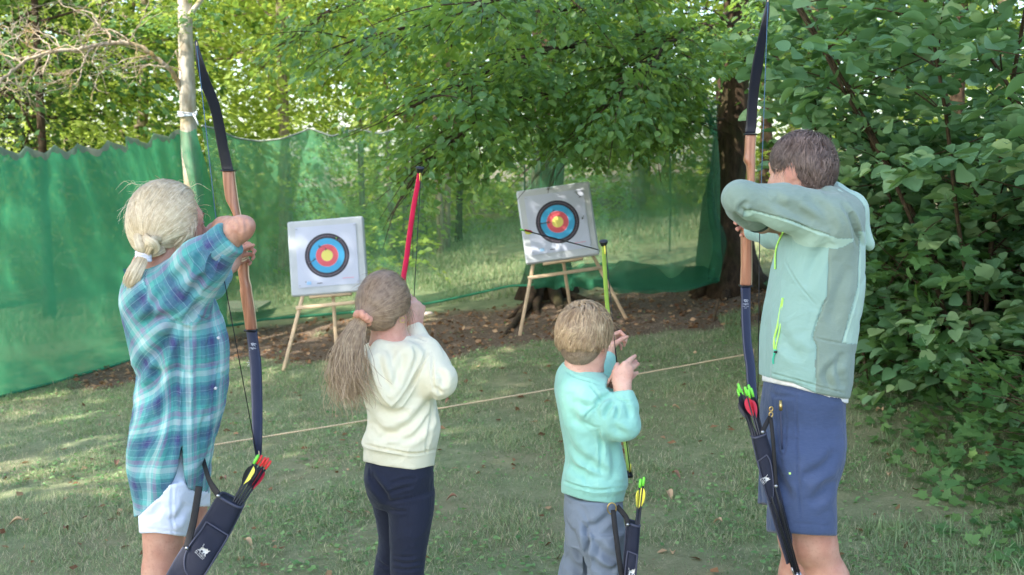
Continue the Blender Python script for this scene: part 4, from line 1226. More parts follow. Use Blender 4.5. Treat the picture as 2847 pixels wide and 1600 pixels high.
def recurve(label, Yg, up, riser, low, nock, tip_u, tip_l, letter, mats=(None, None), band=None):
    org = P((riser[3][1] + riser[3][2]) / 2, riser[3][0], Yg)
    root = link("recurve_bow", None, None, tuple(org)); tag(root, label, "bow", "wooden recurve bows")
    def rows(tab, sgn):
        n = len(tab); y0 = tab[0][0]; y1 = tab[-1][0]
        out = []
        for (py, l, r) in tab:
            t = (py - y0) / (y1 - y0)
            tt = 1 - t if sgn > 0 else t
            out.append((l, py, r, py, zcurve(tt, Yg - .01, .16, .05), .009))
        return out
    lu = loft_rows(rows(up, 1), 60, 10, 5, org).build("upper_limb", mats[0] or M_LIMB, root)
    ll = loft_rows(rows(low, -1), 60, 10, 5, org).build("lower_limb", mats[1] or M_LIMB2, root)
    n = len(riser)
    rr = [(l, py, r, py, Yg + .012 * math.sin(i / (n - 1) * math.pi), .03 + .03 * math.sin(i / (n - 1) * math.pi)) for i, (py, l, r) in enumerate(riser)]
    ri = loft_rows(rr, 90, 16, 3.2, org).build("riser", M_WOOD, root)
    # pale lamination down the right flank, dark clamps where the limbs join
    q = spline([P(r - .5, py, Yg + .012) for (py, l, r) in riser], 90) - org
    MB().tube(q, .0042, 6).build("maple_stripe", M_MAPLE, root)
    for (py, l, r) in (riser[0], riser[-1]):
        k = MB().box((P(l, py, Yg) + P(r, py, Yg)) / 2 - org, (np.linalg.norm(P(l, py, Yg) - P(r, py, Yg)) + .006, .05, .006), None, .002).build("limb_joint", M_BLACK, root); recalc(k)
    if band:
        for (py, l, r) in band:
            c = (P(l, py, Yg) + P(r, py, Yg)) / 2 - org; a = np.linspace(0, 2 * math.pi, 24); w = np.linalg.norm(P(l, py, Yg) - P(r, py, Yg)) / 2 + .002
            MB().tube(np.stack([c[0] + w * np.cos(a), c[1] + .034 * np.sin(a), c[2] + .004 * np.cos(a * 2)], 1), .003, 6, caps=False).build("grip_binding", M_MAPLE, root)
    # pale wedges let into the limb tips
    for (tab, sgn, fr) in ((up, 1, (.05, .2)), (low, -1, (.8, .95))):
        S = spline(np.array(tab, float), 40); a, b = int(fr[0] * 40), int(fr[1] * 40)
        q = []
        for i in range(a, b):
            py, l, r = S[i]; t = i / 39; tt = 1 - t if sgn > 0 else t
            q.append(P(l + (r - l) * .6, py, zcurve(tt, Yg - .01, .16, .05) - .0052))
        MB().tube(np.array(q) - org, np.linspace(.0012, .0026, len(q)) if sgn > 0 else np.linspace(.0026, .0012, len(q)), 6).build("tip_wedge", M_MAPLE, root)
    # string
    tu = P(*tip_u, Yg - .13); tl = P(*tip_l, Yg - .13)
    pts = [tu, nock, tl]
    MB().tube(np.array(pts[:2]) - org, .0017, 6).build("string", M_STRING_B, root)
    MB().tube(np.array(pts[1:]) - org, .0017, 6).build("string", M_STRING, root)
    # lettering on the lower limb
    lx, ly, tilt, sc, Yl = letter
    U = nrm(P(lx + 10 * math.cos(tilt), ly + 10 * math.sin(tilt), Yl) - P(lx, ly, Yl)); V = nrm(P(lx + 10 * math.sin(tilt), ly - 10 * math.cos(tilt), Yl) - P(lx, ly, Yl))
    px = Yl / FPX * sc
    def at(dx, dy): return P(lx, ly, Yl) + U * dx * px - V * dy * px - org
    mb = MB()
    for s, dy, h in (("ragim", 9, 8.2), ("Made in Italy", 15.5, 3.9), ('H 62"', 21, 3.8), ("22 lbs", 30.5, 4.8), ("24 lbs", 35.5, 3.8), ("BSW", 52, 6.6), ("bogensportwelt.de", 60.5, 3.1)):
        W, t = text_mesh(s, at(0 if s != "BSW" else 2, dy), U, V, h * px); mb.add(W, None, t)
    # running horse-like flourish, bow-and-arrow device, strike lines
    def stroke(pts, w): mb.tube([at(*p) for p in spline([(a, b, 0) for a, b in pts], 12)[:, :2]], w * px, 4, flat=(1, 1))
    stroke([(-7, -5), (-4, -7), (0, -7.4), (3, -6), (6, -6.6), (8, -4.6)], .8); stroke([(-5, -4), (-1, -2.4), (2, -4.5)], .9); stroke([(2, -4), (4, -1), (7, .6)], .8); stroke([(-5, -4.4), (-3, -.2), (1, .8)], .6)
    stroke([(-11, 30), (11, 29.5)], .3); stroke([(-13, 50), (12, 50)], .5); stroke([(-9, 44), (-4, 47), (-3, 50), (-4, 53), (-9, 56)], .8); stroke([(9, 48.6), (13, 50), (9, 51.4)], .4)
    b = mb.build("lettering", M_INK, ll); return root

w1 = lambda cx, cy: (300 + cx / 2.1286, 80 + cy / 2.1286)
W_UP = [(113, 543, 548.5), (120, 541.5, 551), (127, 541.5, 552), (132, 542, 553.5), (174, 545.2, 567), (221, 554.5, 583.5), (244, 560.5, 593), (282, 575.8, 607.8), (324, 589, 618.5), (362, 596, 626.5), (409, 604.5, 634.5), (456, 613.8, 645.3), (474, 617, 648.6)]
W_RI = [(475, 619, 650), (503, 621, 653), (550, 627.5, 659.5), (567, 635, 662), (582, 643, 665), (601, 651, 669), (640, 659, 675), (690, 664, 684), (708, 664.5, 688), (735, 663, 690), (755, 663.5, 690), (777, 667, 692), (796, 669, 697), (814, 669, 699), (852, 675, 705), (889, 680, 710), (918, 683.5, 713.5)]
W_LO = [(920, 684, 715), (960, 689, 720), (1000, 693, 726), (1041, 696, 728), (1124, 699, 730), (1187, 700.5, 730), (1228, 703, 729), (1265, 710, 727), (1280, 713, 722)]
recurve("recurve bow with reddish wooden riser held up by the woman in the plaid shirt", 4.0, W_UP, W_RI, W_LO, P(613, 722, 3.66), (547, 128), (713, 1262),
        (704, 962, .10, .98, 3.978), band=[(716, 664, 688), (722, 664, 689)])
M_UP = [(-6, 2131, 2137.5), (0, 2130.5, 2138), (10, 2129, 2138.5), (28, 2125, 2140), (57, 2118, 2137), (85, 2112, 2133), (141, 2099, 2126.5), (187, 2090, 2120.5), (226, 2084, 2114), (283, 2078, 2107), (340, 2074, 2104), (371, 2071.5, 2101)]
M_RI = [(374, 2072, 2101), (424, 2070, 2098), (447, 2068, 2098), (464, 2076, 2097), (495, 2078, 2096.5), (540, 2074, 2095), (600, 2066, 2093), (640, 2061, 2089.5), (679, 2060, 2088.5), (736, 2060, 2089), (795, 2057.5, 2088.5)]
M_LO = [(797, 2059, 2087), (840, 2060, 2087), (883, 2060.5, 2087), (949, 2064, 2090), (988, 2068, 2096), (1021, 2073, 2100), (1065, 2076, 2103), (1110, 2084, 2106), (1150, 2093, 2108), (1185, 2101, 2110), (1200, 2104, 2110)]
recurve("recurve bow with pale wooden riser held by the man in the mint jacket", 4.25, M_UP, M_RI, M_LO, P(2112, 640, 3.86), (2135, 6), (2106, 1192),
        (2073.5, 840, .02, .86, 4.228))

def youth_bow(label, Yg, pts, grip, col, nock, tips, lw):
    q = spline([P(x, y, Yg - .14 * abs((y - grip) / (pts[0][1] - grip)) ** 1.6) for x, y in pts], 90)
    org = q[45].copy()
    root = link("youth_bow", None, None, tuple(org)); tag(root, label, "bow", "plain youth bows of the children")
    q = q - org
    yy = np.interp(np.linspace(0, 1, 90), np.linspace(0, 1, len(pts)), [p[1] for p in pts])
    gi = int(np.argmin(np.abs(yy - grip)))
    MB().tube(q[:gi + 1], np.linspace(lw * .9, lw * 1.1, gi + 1), 10, flat=(.55, 1), up=(0, 1, 0)).build("upper_limb", col, root)
    MB().tube(q[gi:], np.linspace(lw * 1.1, lw * .9, 90 - gi), 10, flat=(.55, 1), up=(0, 1, 0)).build("lower_limb", col, root)
    MB().tube(q[gi - 7:gi + 7], [.012, .019, .02, .02, .019, .018, .018, .018, .018, .019, .019, .02, .02, .012], 12, flat=(1.15, .8)).build("grip", M_BLACK, root)
    for a, b in ((0, 3), (89, 86)):
        MB().tube(spline([q[a] + (q[a] - q[b]) * .25, q[a], (q[a] + q[b]) / 2, q[b]], 9), [.009, .0135, .0155, .0155, .0145, .013, .012, .011, .0095], 10, flat=(.8, 1.05), up=(0, 1, 0)).build("tip_cap", M_BLACK, root)
        c = q[b] * 1.0
        MB().tube([c + [.004, -.012, 0], c + [.005, -.012, .03 * (1 if a else -1)]], .0042, 8).build("loop_sleeve", V_YEL, root)
    s = np.array([q[2] + [.006, -.014, 0], np.asarray(nock) - org, q[87] + [.006, -.014, 0]])
    MB().tube(s[:2], .0017, 6).build("string", M_STRING, root); MB().tube(s[1:], .0017, 6).build("string", M_STRING, root)
    return root
youth_bow("child's bow with raspberry red limb and black tip, held by the girl", 4.3, [(1168, 468), (1163, 505), (1150, 575), (1139, 650), (1130, 720), (1121, 778), (1113, 860), (1108, 905), (1108, 950), (1112, 1030), (1120, 1110), (1134, 1200), (1148, 1285)], 905,
          mat_plain("raspberry_red_limb", srgb(206, 30, 76), .35), P(1151, 832, 3.98), None, .0105)
youth_bow("child's bow with neon green limb and black grip, held by the boy", 4.1, [(1678, 672), (1679, 700), (1681, 745), (1685, 810), (1690, 868), (1697, 935), (1702, 972), (1705, 1012), (1708, 1060), (1715, 1130), (1727, 1190), (1740, 1240), (1746, 1290), (1748, 1325)], 972,
          mat_plain("neon_green_limb", srgb(160, 192, 84), .45), P(1716, 1030, 3.86), None, .008)

# ------------------------------------------------------------------ quivers and the arrows in them
M_QUIV = mat_plain("navy_black_canvas", srgb(24, 28, 46), .8, .12, 30, .5, 900)
M_STRAP = mat_plain("dark_leather_strap", srgb(26, 24, 25), .75, .15, 40, .3, 300)
M_EDGE = mat_plain("grey_piping", srgb(66, 68, 84), .7)
M_EMB = mat_plain("silver_embroidery", srgb(206, 204, 200), .7, .12, 200)

def strap(pts, w, th, name, root, org, mat=None):
    q = spline([P(*p) for p in pts], 20) - org
    return MB().tube(q, w / 2, 8, flat=(th / w, 1), up=(0, 1, 0)).build(name, mat or M_STRAP, root)

def quiver(label, rows, pocket, straps, rivets, logo, rings=(), Yf=0.0):
    A = rows[0]; org = P((A[0] + A[2]) / 2, (A[1] + A[3]) / 2, A[4])
    root = link("quiver", None, None, tuple(org)); tag(root, label, "quiver", "hip quivers of the archers")
    b = loft_rows(rows, 50, 20, 3.2, org); S = b.rows
    body = b.build("sheath", M_QUIV, root)
    for side in (0, 2):
        q = np.array([P(r[side], r[side + 1], r[4]) for r in S]) - org
        MB().tube(q, .0032, 6).build("piping", M_EDGE, body)
    r0 = section(P(*rows[0][:2], rows[0][4]), P(*rows[0][2:4], rows[0][4]), rows[0][5], 24, 3.2) - org
    MB().tube(np.vstack([r0, r0[:1]]), .004, 6, caps=False).build("rim", M_EDGE, body)
    if pocket:
        pk = loft_rows(pocket, 40, 16, 3.5, org); S2 = pk.rows
        po = pk.build("pocket", M_QUIV, root)
        q = np.array([P(r[0], r[1], r[4] - r[5] * .42) for r in S2]); q2 = np.array([P(r[2], r[3], r[4] - r[5] * .42) for r in S2[::-1]])
        MB().tube(np.vstack([q, q2, q[:1]]) - org, .0022, 6).build("piping", M_EDGE, po)
    for pts, w in straps: strap(pts, w, .005, "strap", root, org)
    for (a, bb, Y) in rivets:
        c = P(a, bb, Y) - org; MB().tube([c, c + [0, -.004, 0]], [.006, .0045], 10).build("rivet", M_STEEL, root)
    for (a, bb, Y, R) in rings:
        c = P(a, bb, Y) - org; t = np.linspace(0, 2 * math.pi, 20)
        MB().tube(np.stack([c[0] + R * np.cos(t) * .75, c[1] + 0 * t, c[2] + R * np.sin(t)], 1), .0025, 6, caps=False).build("ring", M_BRASS, root)
    if logo:
        lx, ly, ang, s, Y, squeeze = logo
        U3 = nrm(P(lx + 10 * math.cos(ang), ly + 10 * math.sin(ang), Y) - P(lx, ly, Y)); V3 = nrm(P(lx + 10 * math.sin(ang), ly - 10 * math.cos(ang), Y) - P(lx, ly, Y))
        px = s * Y / FPX
        f = lambda x, y: P(lx, ly, Y) + U3 * x * px * squeeze + V3 * y * px - org
        mb = MB()
        W, t = text_mesh("EL TORO", f(0, -15), U3 * squeeze, V3, 9.5 * px); mb.add(W, None, t)
        for y in (-18, -4.5): mb.tube([f(-19, y), f(19, y)], .75 * px, 4)
        bull = [(-15, -3), (-13, 3), (-14, 9), (-10, 13), (-4, 14), (0, 16), (4, 18), (3, 22), (5, 19), (8, 19), (11, 17), (14, 21), (17, 22), (15, 17), (14, 13), (15, 8), (12, 5), (14, 0), (17, -3), (12, -3), (9, 2), (6, 3), (5, -3), (1, -3), (1, 3), (-3, 5), (-7, 4), (-8, -3), (-11, -3), (-10, 2), (-12, 2), (-12, -3)]
        mb.poly([f(a, b2) for a, b2 in bull], .0012, [0, -1, 0])
        mb.tube([f(*p) for p in ((-10, 13), (-14, 17), (-13, 21), (-16, 24))], .9 * px, 5)
        mb.build("embroidered_emblem", M_EMB, root)
    return root
M_BRASS = mat_plain("brass", srgb(196, 168, 110), .3, .05, 40, metal=1)

Q3 = lambda x, y: (300 + x / 2.4125, 1000 + y / 2.4125)
def q3row(l, r, Y, d): return (*Q3(*l), *Q3(*r), Y, d)
quiver("black quiver with silver bull emblem slung at the woman's hip, five arrows in it",
       [q3row((752, 902), (905, 985), 3.16, .055), q3row((735, 925), (898, 1005), 3.16, .06), q3row((640, 1075), (836, 1130), 3.14, .06), q3row((560, 1190), (785, 1225), 3.12, .055), q3row((480, 1300), (725, 1325), 3.1, .05), q3row((400, 1440), (645, 1450), 3.08, .05), q3row((310, 1610), (560, 1600), 3.06, .045), q3row((250, 1740), (430, 1730), 3.04, .035), q3row((250, 1800), (330, 1795), 3.04, .02)],
       [q3row((660, 1088), (808, 1180), 3.115, .03), q3row((630, 1140), (790, 1215), 3.11, .03), q3row((560, 1230), (738, 1300), 3.09, .03), q3row((518, 1310), (690, 1380), 3.075, .03), q3row((515, 1400), (645, 1450), 3.065, .03), q3row((545, 1460), (600, 1490), 3.06, .02)],
       [([(*Q3(640, 680), 3.3), (*Q3(672, 790), 3.2), (*Q3(700, 850), 3.15), (*Q3(740, 905), 3.125)], .021), ([(*Q3(612, 850), 3.13), (*Q3(600, 930), 3.12), (*Q3(575, 1080), 3.1), (*Q3(550, 1180), 3.09), (*Q3(528, 1262), 3.07)], .021)],
       [(*Q3(740, 915), 3.12), (*Q3(529, 1266), 3.066)],
       (*Q3(634, 1292), .78, .85, 3.052, 1.0))
for i, (nk, rim, vc, nc, lab) in enumerate([((1004, 652), (846, 940), [V_YEL, V_BLK, V_YEL], N_GRN, "arrow with green nock and yellow feather in the woman's quiver"),
        ((1027, 655), (862, 945), [V_BLK, V_BLK, V_RED], N_RED, "red nocked black feathered arrow second from the left in the woman's quiver"), ((1050, 668), (878, 952), [V_BLK] * 3, N_RED, "red nocked black feathered arrow in the middle of the woman's quiver"),
        ((1071, 672), (890, 962), [V_BLK, V_RED, V_BLK], N_RED, "red nocked arrow second from the right in the woman's quiver"), ((1086, 690), (902, 972), [V_RED, V_RED, V_BLK], N_RED, "arrow with broad pink red feather, rightmost in the woman's quiver")]):
    a = P(*Q3(*nk), 3.17 + .008 * i); b = P(*Q3(*rim), 3.16)
    arrow(a, a + nrm(b - a) * .62, vc, nc, lab, "arrows in the quivers", roll=(0.2, 1.9, 2.6, .9, 3.2)[i])
QB = lambda x, y: (1450 + x / 2.4127, 1000 + y / 2.4127)
def qbrow(l, r, Y, d): return (*QB(*l), *QB(*r), Y, d)
quiver("slim dark quiver at the boy's hip, three yellow feathered arrows in it",
       [qbrow((708, 1086), (792, 1110), 3.5, .05), qbrow((704, 1110), (790, 1130), 3.5, .055), qbrow((696, 1220), (783, 1230), 3.49, .055), qbrow((686, 1340), (774, 1345), 3.48, .05), qbrow((676, 1460), (764, 1460), 3.47, .05), qbrow((660, 1700), (742, 1700), 3.46, .04), qbrow((655, 1840), (720, 1840), 3.45, .03)],
       [qbrow((712, 1285), (776, 1310), 3.46, .03), qbrow((704, 1340), (772, 1350), 3.455, .03), qbrow((692, 1460), (762, 1465), 3.445, .03), qbrow((684, 1600), (745, 1600), 3.44, .03), qbrow((695, 1680), (725, 1680), 3.44, .02)],
       [([(*QB(616, 1010), 3.5), (*QB(624, 1100), 3.48), (*QB(648, 1290), 3.46), (*QB(672, 1460), 3.45), (*QB(690, 1560), 3.44)], .017), ([(*QB(640, 985), 3.52), (*QB(680, 1030), 3.5), (*QB(706, 1070), 3.48), (*QB(712, 1115), 3.47)], .017)],
       [(*QB(712, 1108), 3.462), (*QB(688, 1555), 3.435)], (*QB(738, 1440), .05, .75, 3.425, .8), rings=[(*QB(606, 1000), 3.5, .019)])
for i, (nk, rim, vc, lab) in enumerate([((798, 812), (768, 1092), [V_YEL, V_YEL, V_YEL], "leftmost yellow feathered arrow in the boy's quiver"), ((803, 815), (778, 1096), [V_YEL, V_BLK, V_YEL], "yellow feathered arrow in the middle of the boy's quiver"), ((821, 800), (788, 1100), [V_YEL, V_YEL, V_YEL], "yellow feathered arrow standing tallest, rightmost in the boy's quiver")]):
    a = P(*QB(*nk), 3.51 + .012 * (i == 1)); b = P(*QB(*rim), 3.5)
    arrow(a, a + nrm(b - a) * .6, vc, N_GRN, lab, "arrows in the quivers", roll=(3.1, 1.2, .0)[i])
QM = lambda x, y: (1950 + x / 1.811, 800 + y / 1.811)
def qmrow(l, r, Y, d): return (*QM(*l), *QM(*r), Y, d)
quiver("long black quiver with a pointed end hanging at the man's front hip",
       [qmrow((255, 752), (322, 728), 3.4, .05), qmrow((260, 780), (330, 760), 3.4, .055), qmrow((276, 850), (356, 840), 3.39, .055), qmrow((296, 930), (374, 925), 3.38, .05), qmrow((318, 1010), (388, 1000), 3.38, .05), qmrow((342, 1090), (408, 1080), 3.37, .045), qmrow((370, 1190), (437, 1185), 3.37, .04), qmrow((398, 1280), (453, 1262), 3.36, .035), qmrow((420, 1350), (450, 1335), 3.36, .025), qmrow((432, 1392), (440, 1385), 3.36, .012)],
       [qmrow((284, 876), (330, 842), 3.365, .025), qmrow((296, 930), (348, 880), 3.36, .028), qmrow((312, 990), (360, 960), 3.355, .028), qmrow((328, 1045), (362, 1030), 3.355, .025), qmrow((344, 1085), (356, 1076), 3.355, .015)],
       [([(*QM(349, 655), 3.38), (*QM(360, 760), 3.355), (*QM(370, 900), 3.35), (*QM(376, 1005), 3.345)], .012), ([(*QM(347, 650), 3.39), (*QM(330, 680), 3.375), (*QM(308, 728), 3.36)], .015)],
       [(*QM(375, 1000), 3.338), (*QM(308, 728), 3.352)], (*QM(320, 968), .95, .62, 3.337, .8), rings=[(*QM(350, 640), 3.39, .0075), (*QM(351, 612), 3.395, .007)])
for i, (nk, rim, vc, lab) in enumerate([((187, 492), (262, 748), [V_BLK] * 3, "leftmost black feathered arrow in the man's quiver, tallest green nock"), ((185, 520), (258, 752), [V_BLK] * 3, "black feathered arrow set lowest at the left of the man's quiver"), ((199, 518), (272, 745), [V_BLK] * 3, "black feathered arrow third from the left in the man's quiver"),
        ((221, 508), (284, 740), [V_RED] * 3, "arrow with red feathers, left one of two in the man's quiver"), ((235, 522), (294, 736), [V_RED] * 3, "arrow with red feathers, right one of two in the man's quiver"), ((239, 498), (300, 734), [V_BLK] * 3, "black feathered arrow just right of the red ones in the man's quiver"), ((252, 515), (308, 732), [V_BLK] * 3, "rightmost black feathered arrow in the man's quiver")]):
    a = P(*QM(*nk), 3.395 if i in (3, 4) else 3.43 + .012 * (i % 2)); b = P(*QM(*rim), 3.4)
    arrow(a, a + nrm(b - a) * .62, vc, N_GRN, lab, "arrows in the quivers", roll=.4 + 1.3 * i)
# ------------------------------------------------------------------ bodies and cloth as blended round forms, meshed as one skin
class Cap:
    """tapered limb from a to b, optionally flattened along axis f by factor s"""
    def __init__(s, a, b, ra, rb=None, k=.03, f=None, sc=1.0, tag=0):
        s.a = np.asarray(a, float); s.b = np.asarray(b, float); s.ra = ra; s.rb = ra if rb is None else rb; s.k = k; s.tag = tag
        s.f = None if f is None else nrm(f); s.sc = sc
    def d(s, p):
        ab = s.b - s.a; q = p - s.a
        t = np.clip(q @ ab / (ab @ ab + 1e-12), 0, 1)
        v = q - t[:, None] * ab
        r = s.ra + (s.rb - s.ra) * t
        if s.f is not None:
            c = v @ s.f
            v = v + s.f * (c * (1 / s.sc - 1))[:, None]
            return (np.sqrt((v * v).sum(1)) - r) * min(1.0, s.sc + .15)
        return np.sqrt((v * v).sum(1)) - r
class Ell:
    def __init__(s, c, r, R=None, k=.03, tag=0):
        s.c = np.asarray(c, float); s.r = np.asarray(r, float); s.R = np.eye(3) if R is None else np.asarray(R, float); s.k = k; s.tag = tag
    def d(s, p):
        q = (p - s.c) @ s.R
        k0 = np.sqrt(((q / s.r) ** 2).sum(1)); k1 = np.sqrt(((q / s.r ** 2) ** 2).sum(1)) + 1e-9
        return k0 * (k0 - 1) / k1
class Loft:
    """stack of oval sections: rows (z, cx, cy, rx, ry), sections turned by yaw"""
    def __init__(s, rows, yaw=0.0, ex=2.3, k=.03, tag=0, n=60):
        A = np.array(sorted(rows, key=lambda r: r[0]), float)
        S = spline(A, n); o = np.argsort(S[:, 0]); s.T = S[o]; s.yaw = yaw; s.ex = ex; s.k = k; s.tag = tag
        s.z0, s.z1 = s.T[0, 0], s.T[-1, 0]
    def d(s, p):
        z = np.clip(p[:, 2], s.z0, s.z1); T = s.T
        cx, cy, rx, ry = [np.interp(z, T[:, 0], T[:, i]) for i in (1, 2, 3, 4)]
        x = p[:, 0] - cx; y = p[:, 1] - cy
        c, n = math.cos(s.yaw), math.sin(s.yaw)
        u = np.abs(x * c + y * n) / rx; v = np.abs(-x * n + y * c) / ry
        e = s.ex
        q = (u ** e + v ** e) ** (1 / e)
        m = np.minimum(rx, ry)
        g = np.sqrt((u / rx) ** 2 + (v / ry) ** 2) / np.maximum(q, 1e-6)
        d = np.where(q > .3, (q - 1) / np.maximum(g, 1e-6), (q - 1) * m)
        dz = np.maximum(s.z0 - p[:, 2], p[:, 2] - s.z1)
        return np.where(dz > 0, np.sqrt(np.maximum(d, 0) ** 2 + dz ** 2) + np.minimum(d, 0) * 0 + np.where(d < 0, 0, 0), np.maximum(d, dz))
class Fn:
    def __init__(s, f, k=.0, tag=0): s.d = f; s.k = k; s.tag = tag

def smin(a, b, k):
    if k <= 0: return np.minimum(a, b)
    h = np.maximum(k - np.abs(a - b), 0) / k
    return np.minimum(a, b) - h * h * k * .25

def field(p, prims, cuts=(), sel=None):
    d = None
    for i, q in enumerate(prims):
        if sel is not None and not sel[i]: continue
        e = q.d(p); d = e if d is None else smin(d, e, q.k)
    if d is None: d = np.full(len(p), 1.0)
    for c in cuts:
        d = -smin(-d, -c.d(p), c.k) if True else d
    return d

EDGES = [(0, 1), (2, 3), (4, 5), (6, 7), (0, 2), (1, 3), (4, 6), (5, 7), (0, 4), (1, 5), (2, 6), (3, 7)]
CORN = np.array([[i & 1, (i >> 1) & 1, (i >> 2) & 1] for i in range(8)])

def sdf_mesh(prims, lo, hi, h, cuts=(), smooth=2):
    """surface-nets mesh of the blended forms; cuts are fields kept where negative"""
    B = 10
    lo = np.asarray(lo, float); hi = np.asarray(hi, float)
    nb = np.ceil((hi - lo) / (h * B)).astype(int); n = nb * B
    bi = np.stack(np.meshgrid(*[np.arange(k) for k in nb], indexing='ij'), -1).reshape(-1, 3)
    cc = lo + (bi + .5) * B * h
    diag = B * h * .5 * math.sqrt(3)
    D = np.stack([q.d(cc) for q in prims], 1)
    kmax = max([q.k for q in prims] + [0])
    dm = field(cc, prims, cuts)
    act = np.abs(dm) < diag * 1.25 + .02
    F = np.where(dm < 0, -1.0, 1.0).astype(np.float32).reshape(nb)
    F = np.repeat(np.repeat(np.repeat(F, B, 0), B, 1), B, 2)
    gi = np.stack(np.meshgrid(*[np.arange(B)] * 3, indexing='ij'), -1).reshape(-1, 3)
    for i in np.nonzero(act)[0]:
        p = lo + (bi[i] * B + gi) * h + h * .5
        m = D[i].min(); sel = D[i] < max(m, 0) + 2 * diag + kmax + .02
        x, y, z = bi[i] * B
        F[x:x + B, y:y + B, z:z + B] = field(p, prims, cuts, sel).reshape(B, B, B)
    F[0] = F[-1] = 1; F[:, 0] = F[:, -1] = 1; F[:, :, 0] = F[:, :, -1] = 1
    N = F < 0
    c = [N[CORN[k, 0]:N.shape[0] - 1 + CORN[k, 0], CORN[k, 1]:N.shape[1] - 1 + CORN[k, 1], CORN[k, 2]:N.shape[2] - 1 + CORN[k, 2]] for k in range(8)]
    al = np.logical_and.reduce(c); an = np.logical_or.reduce(c)
    cells = np.argwhere(an & ~al)
    vid = np.full(np.array(F.shape) - 1, -1, np.int64); vid[tuple(cells.T)] = np.arange(len(cells))
    val = np.stack([F[cells[:, 0] + CORN[k, 0], cells[:, 1] + CORN[k, 1], cells[:, 2] + CORN[k, 2]] for k in range(8)], 1).astype(float)
    acc = np.zeros((len(cells), 3)); cnt = np.zeros(len(cells))
    for a, b in EDGES:
        va, vb = val[:, a], val[:, b]; m = (va < 0) != (vb < 0)
        t = np.where(m, va / np.where(m, va - vb, 1), 0)
        acc += np.where(m[:, None], CORN[a] + t[:, None] * (CORN[b] - CORN[a]), 0); cnt += m
    V = lo + (cells + acc / cnt[:, None]) * h + h * .5
    Q = []
    for ax in range(3):
        o1, o2 = (ax + 1) % 3, (ax + 2) % 3
        sl = [slice(None)] * 3; sl[ax] = slice(1, None); s0 = [slice(None)] * 3; s0[ax] = slice(None, -1)
        cr = N[tuple(s0)] != N[tuple(sl)]
        e = np.argwhere(cr)
        e = e[(e[:, o1] > 0) & (e[:, o2] > 0) & (e[:, o1] < F.shape[o1] - 1) & (e[:, o2] < F.shape[o2] - 1) & (e[:, ax] < F.shape[ax] - 1)]
        ins = N[tuple(e.T)]
        def g(d1, d2):
            q = e.copy(); q[:, o1] += d1; q[:, o2] += d2; return vid[tuple(q.T)]
        q = np.stack([g(-1, -1), g(0, -1), g(0, 0), g(-1, 0)], 1)
        q = np.where(ins[:, None], q, q[:, ::-1])
        Q.append(q)
    Q = np.vstack(Q); Q = Q[(Q >= 0).all(1)]
    ii = Q.reshape(-1); jj = np.roll(Q, -1, 1).reshape(-1)
    for _ in range(smooth):
        for lam in (.5, -.52):
            S = np.zeros_like(V); k = np.zeros(len(V))
            for d in range(3):
                S[:, d] = np.bincount(ii, V[jj, d], len(V)) + np.bincount(jj, V[ii, d], len(V))
            k = np.bincount(ii, minlength=len(V)) + np.bincount(jj, minlength=len(V))
            V = V + lam * (S / np.maximum(k, 1)[:, None] - V)
    return V, Q

def vnormals(V, Q):
    n = np.cross(V[Q[:, 2]] - V[Q[:, 0]], V[Q[:, 3]] - V[Q[:, 1]])
    N = np.zeros_like(V)
    for k in range(4):
        for d in range(3): N[:, d] += np.bincount(Q[:, k], n[:, d], len(V))
    return nrm(N)

def bounds(prims_pts, pad=.12):
    a = np.array(prims_pts); return a.min(0) - pad, a.max(0) + pad

def creases(V, N, lines, Y, front=True):
    """press drawn folds into cloth: lines of (pixel points, width m, depth m); positive depth is a groove"""
    V = V.copy()
    px = CX0 + 0 * V[:, 0]
    for pts, w, dep in lines:
        q = spline(np.array([P(x, y, Y) for x, y in pts]), 24)
        d2 = np.full(len(V), 9.0); tt = np.zeros(len(V))
        s = V[:, [0, 2]] * (Y / np.maximum(V[:, 1:2], .5)) ** 0
        # straight-on distance in the upright plane at Y
        k = Y / V[:, 1]
        X = V[:, 0] * k; Z = CAMZ + (V[:, 2] - CAMZ) * k
        for i in range(23):
            a = q[i][[0, 2]]; b = q[i + 1][[0, 2]]; ab = b - a
            t = np.clip(((X - a[0]) * ab[0] + (Z - a[1]) * ab[1]) / (ab @ ab + 1e-12), 0, 1)
            dd = (X - a[0] - t * ab[0]) ** 2 + (Z - a[1] - t * ab[1]) ** 2
            m = dd < d2; d2 = np.where(m, dd, d2); tt = np.where(m, (i + t) / 23, tt)
        g = np.exp(-d2 / w ** 2) - .45 * np.exp(-(np.sqrt(d2) - 1.7 * w) ** 2 / (w * .9) ** 2)
        fade = np.sin(np.clip(tt, .0, 1) * math.pi) ** .5
        face = np.clip(-N[:, 1] * 1.6 + .25, 0, 1)
        V -= N * (1.5 * dep * g * fade * face)[:, None]
    return V

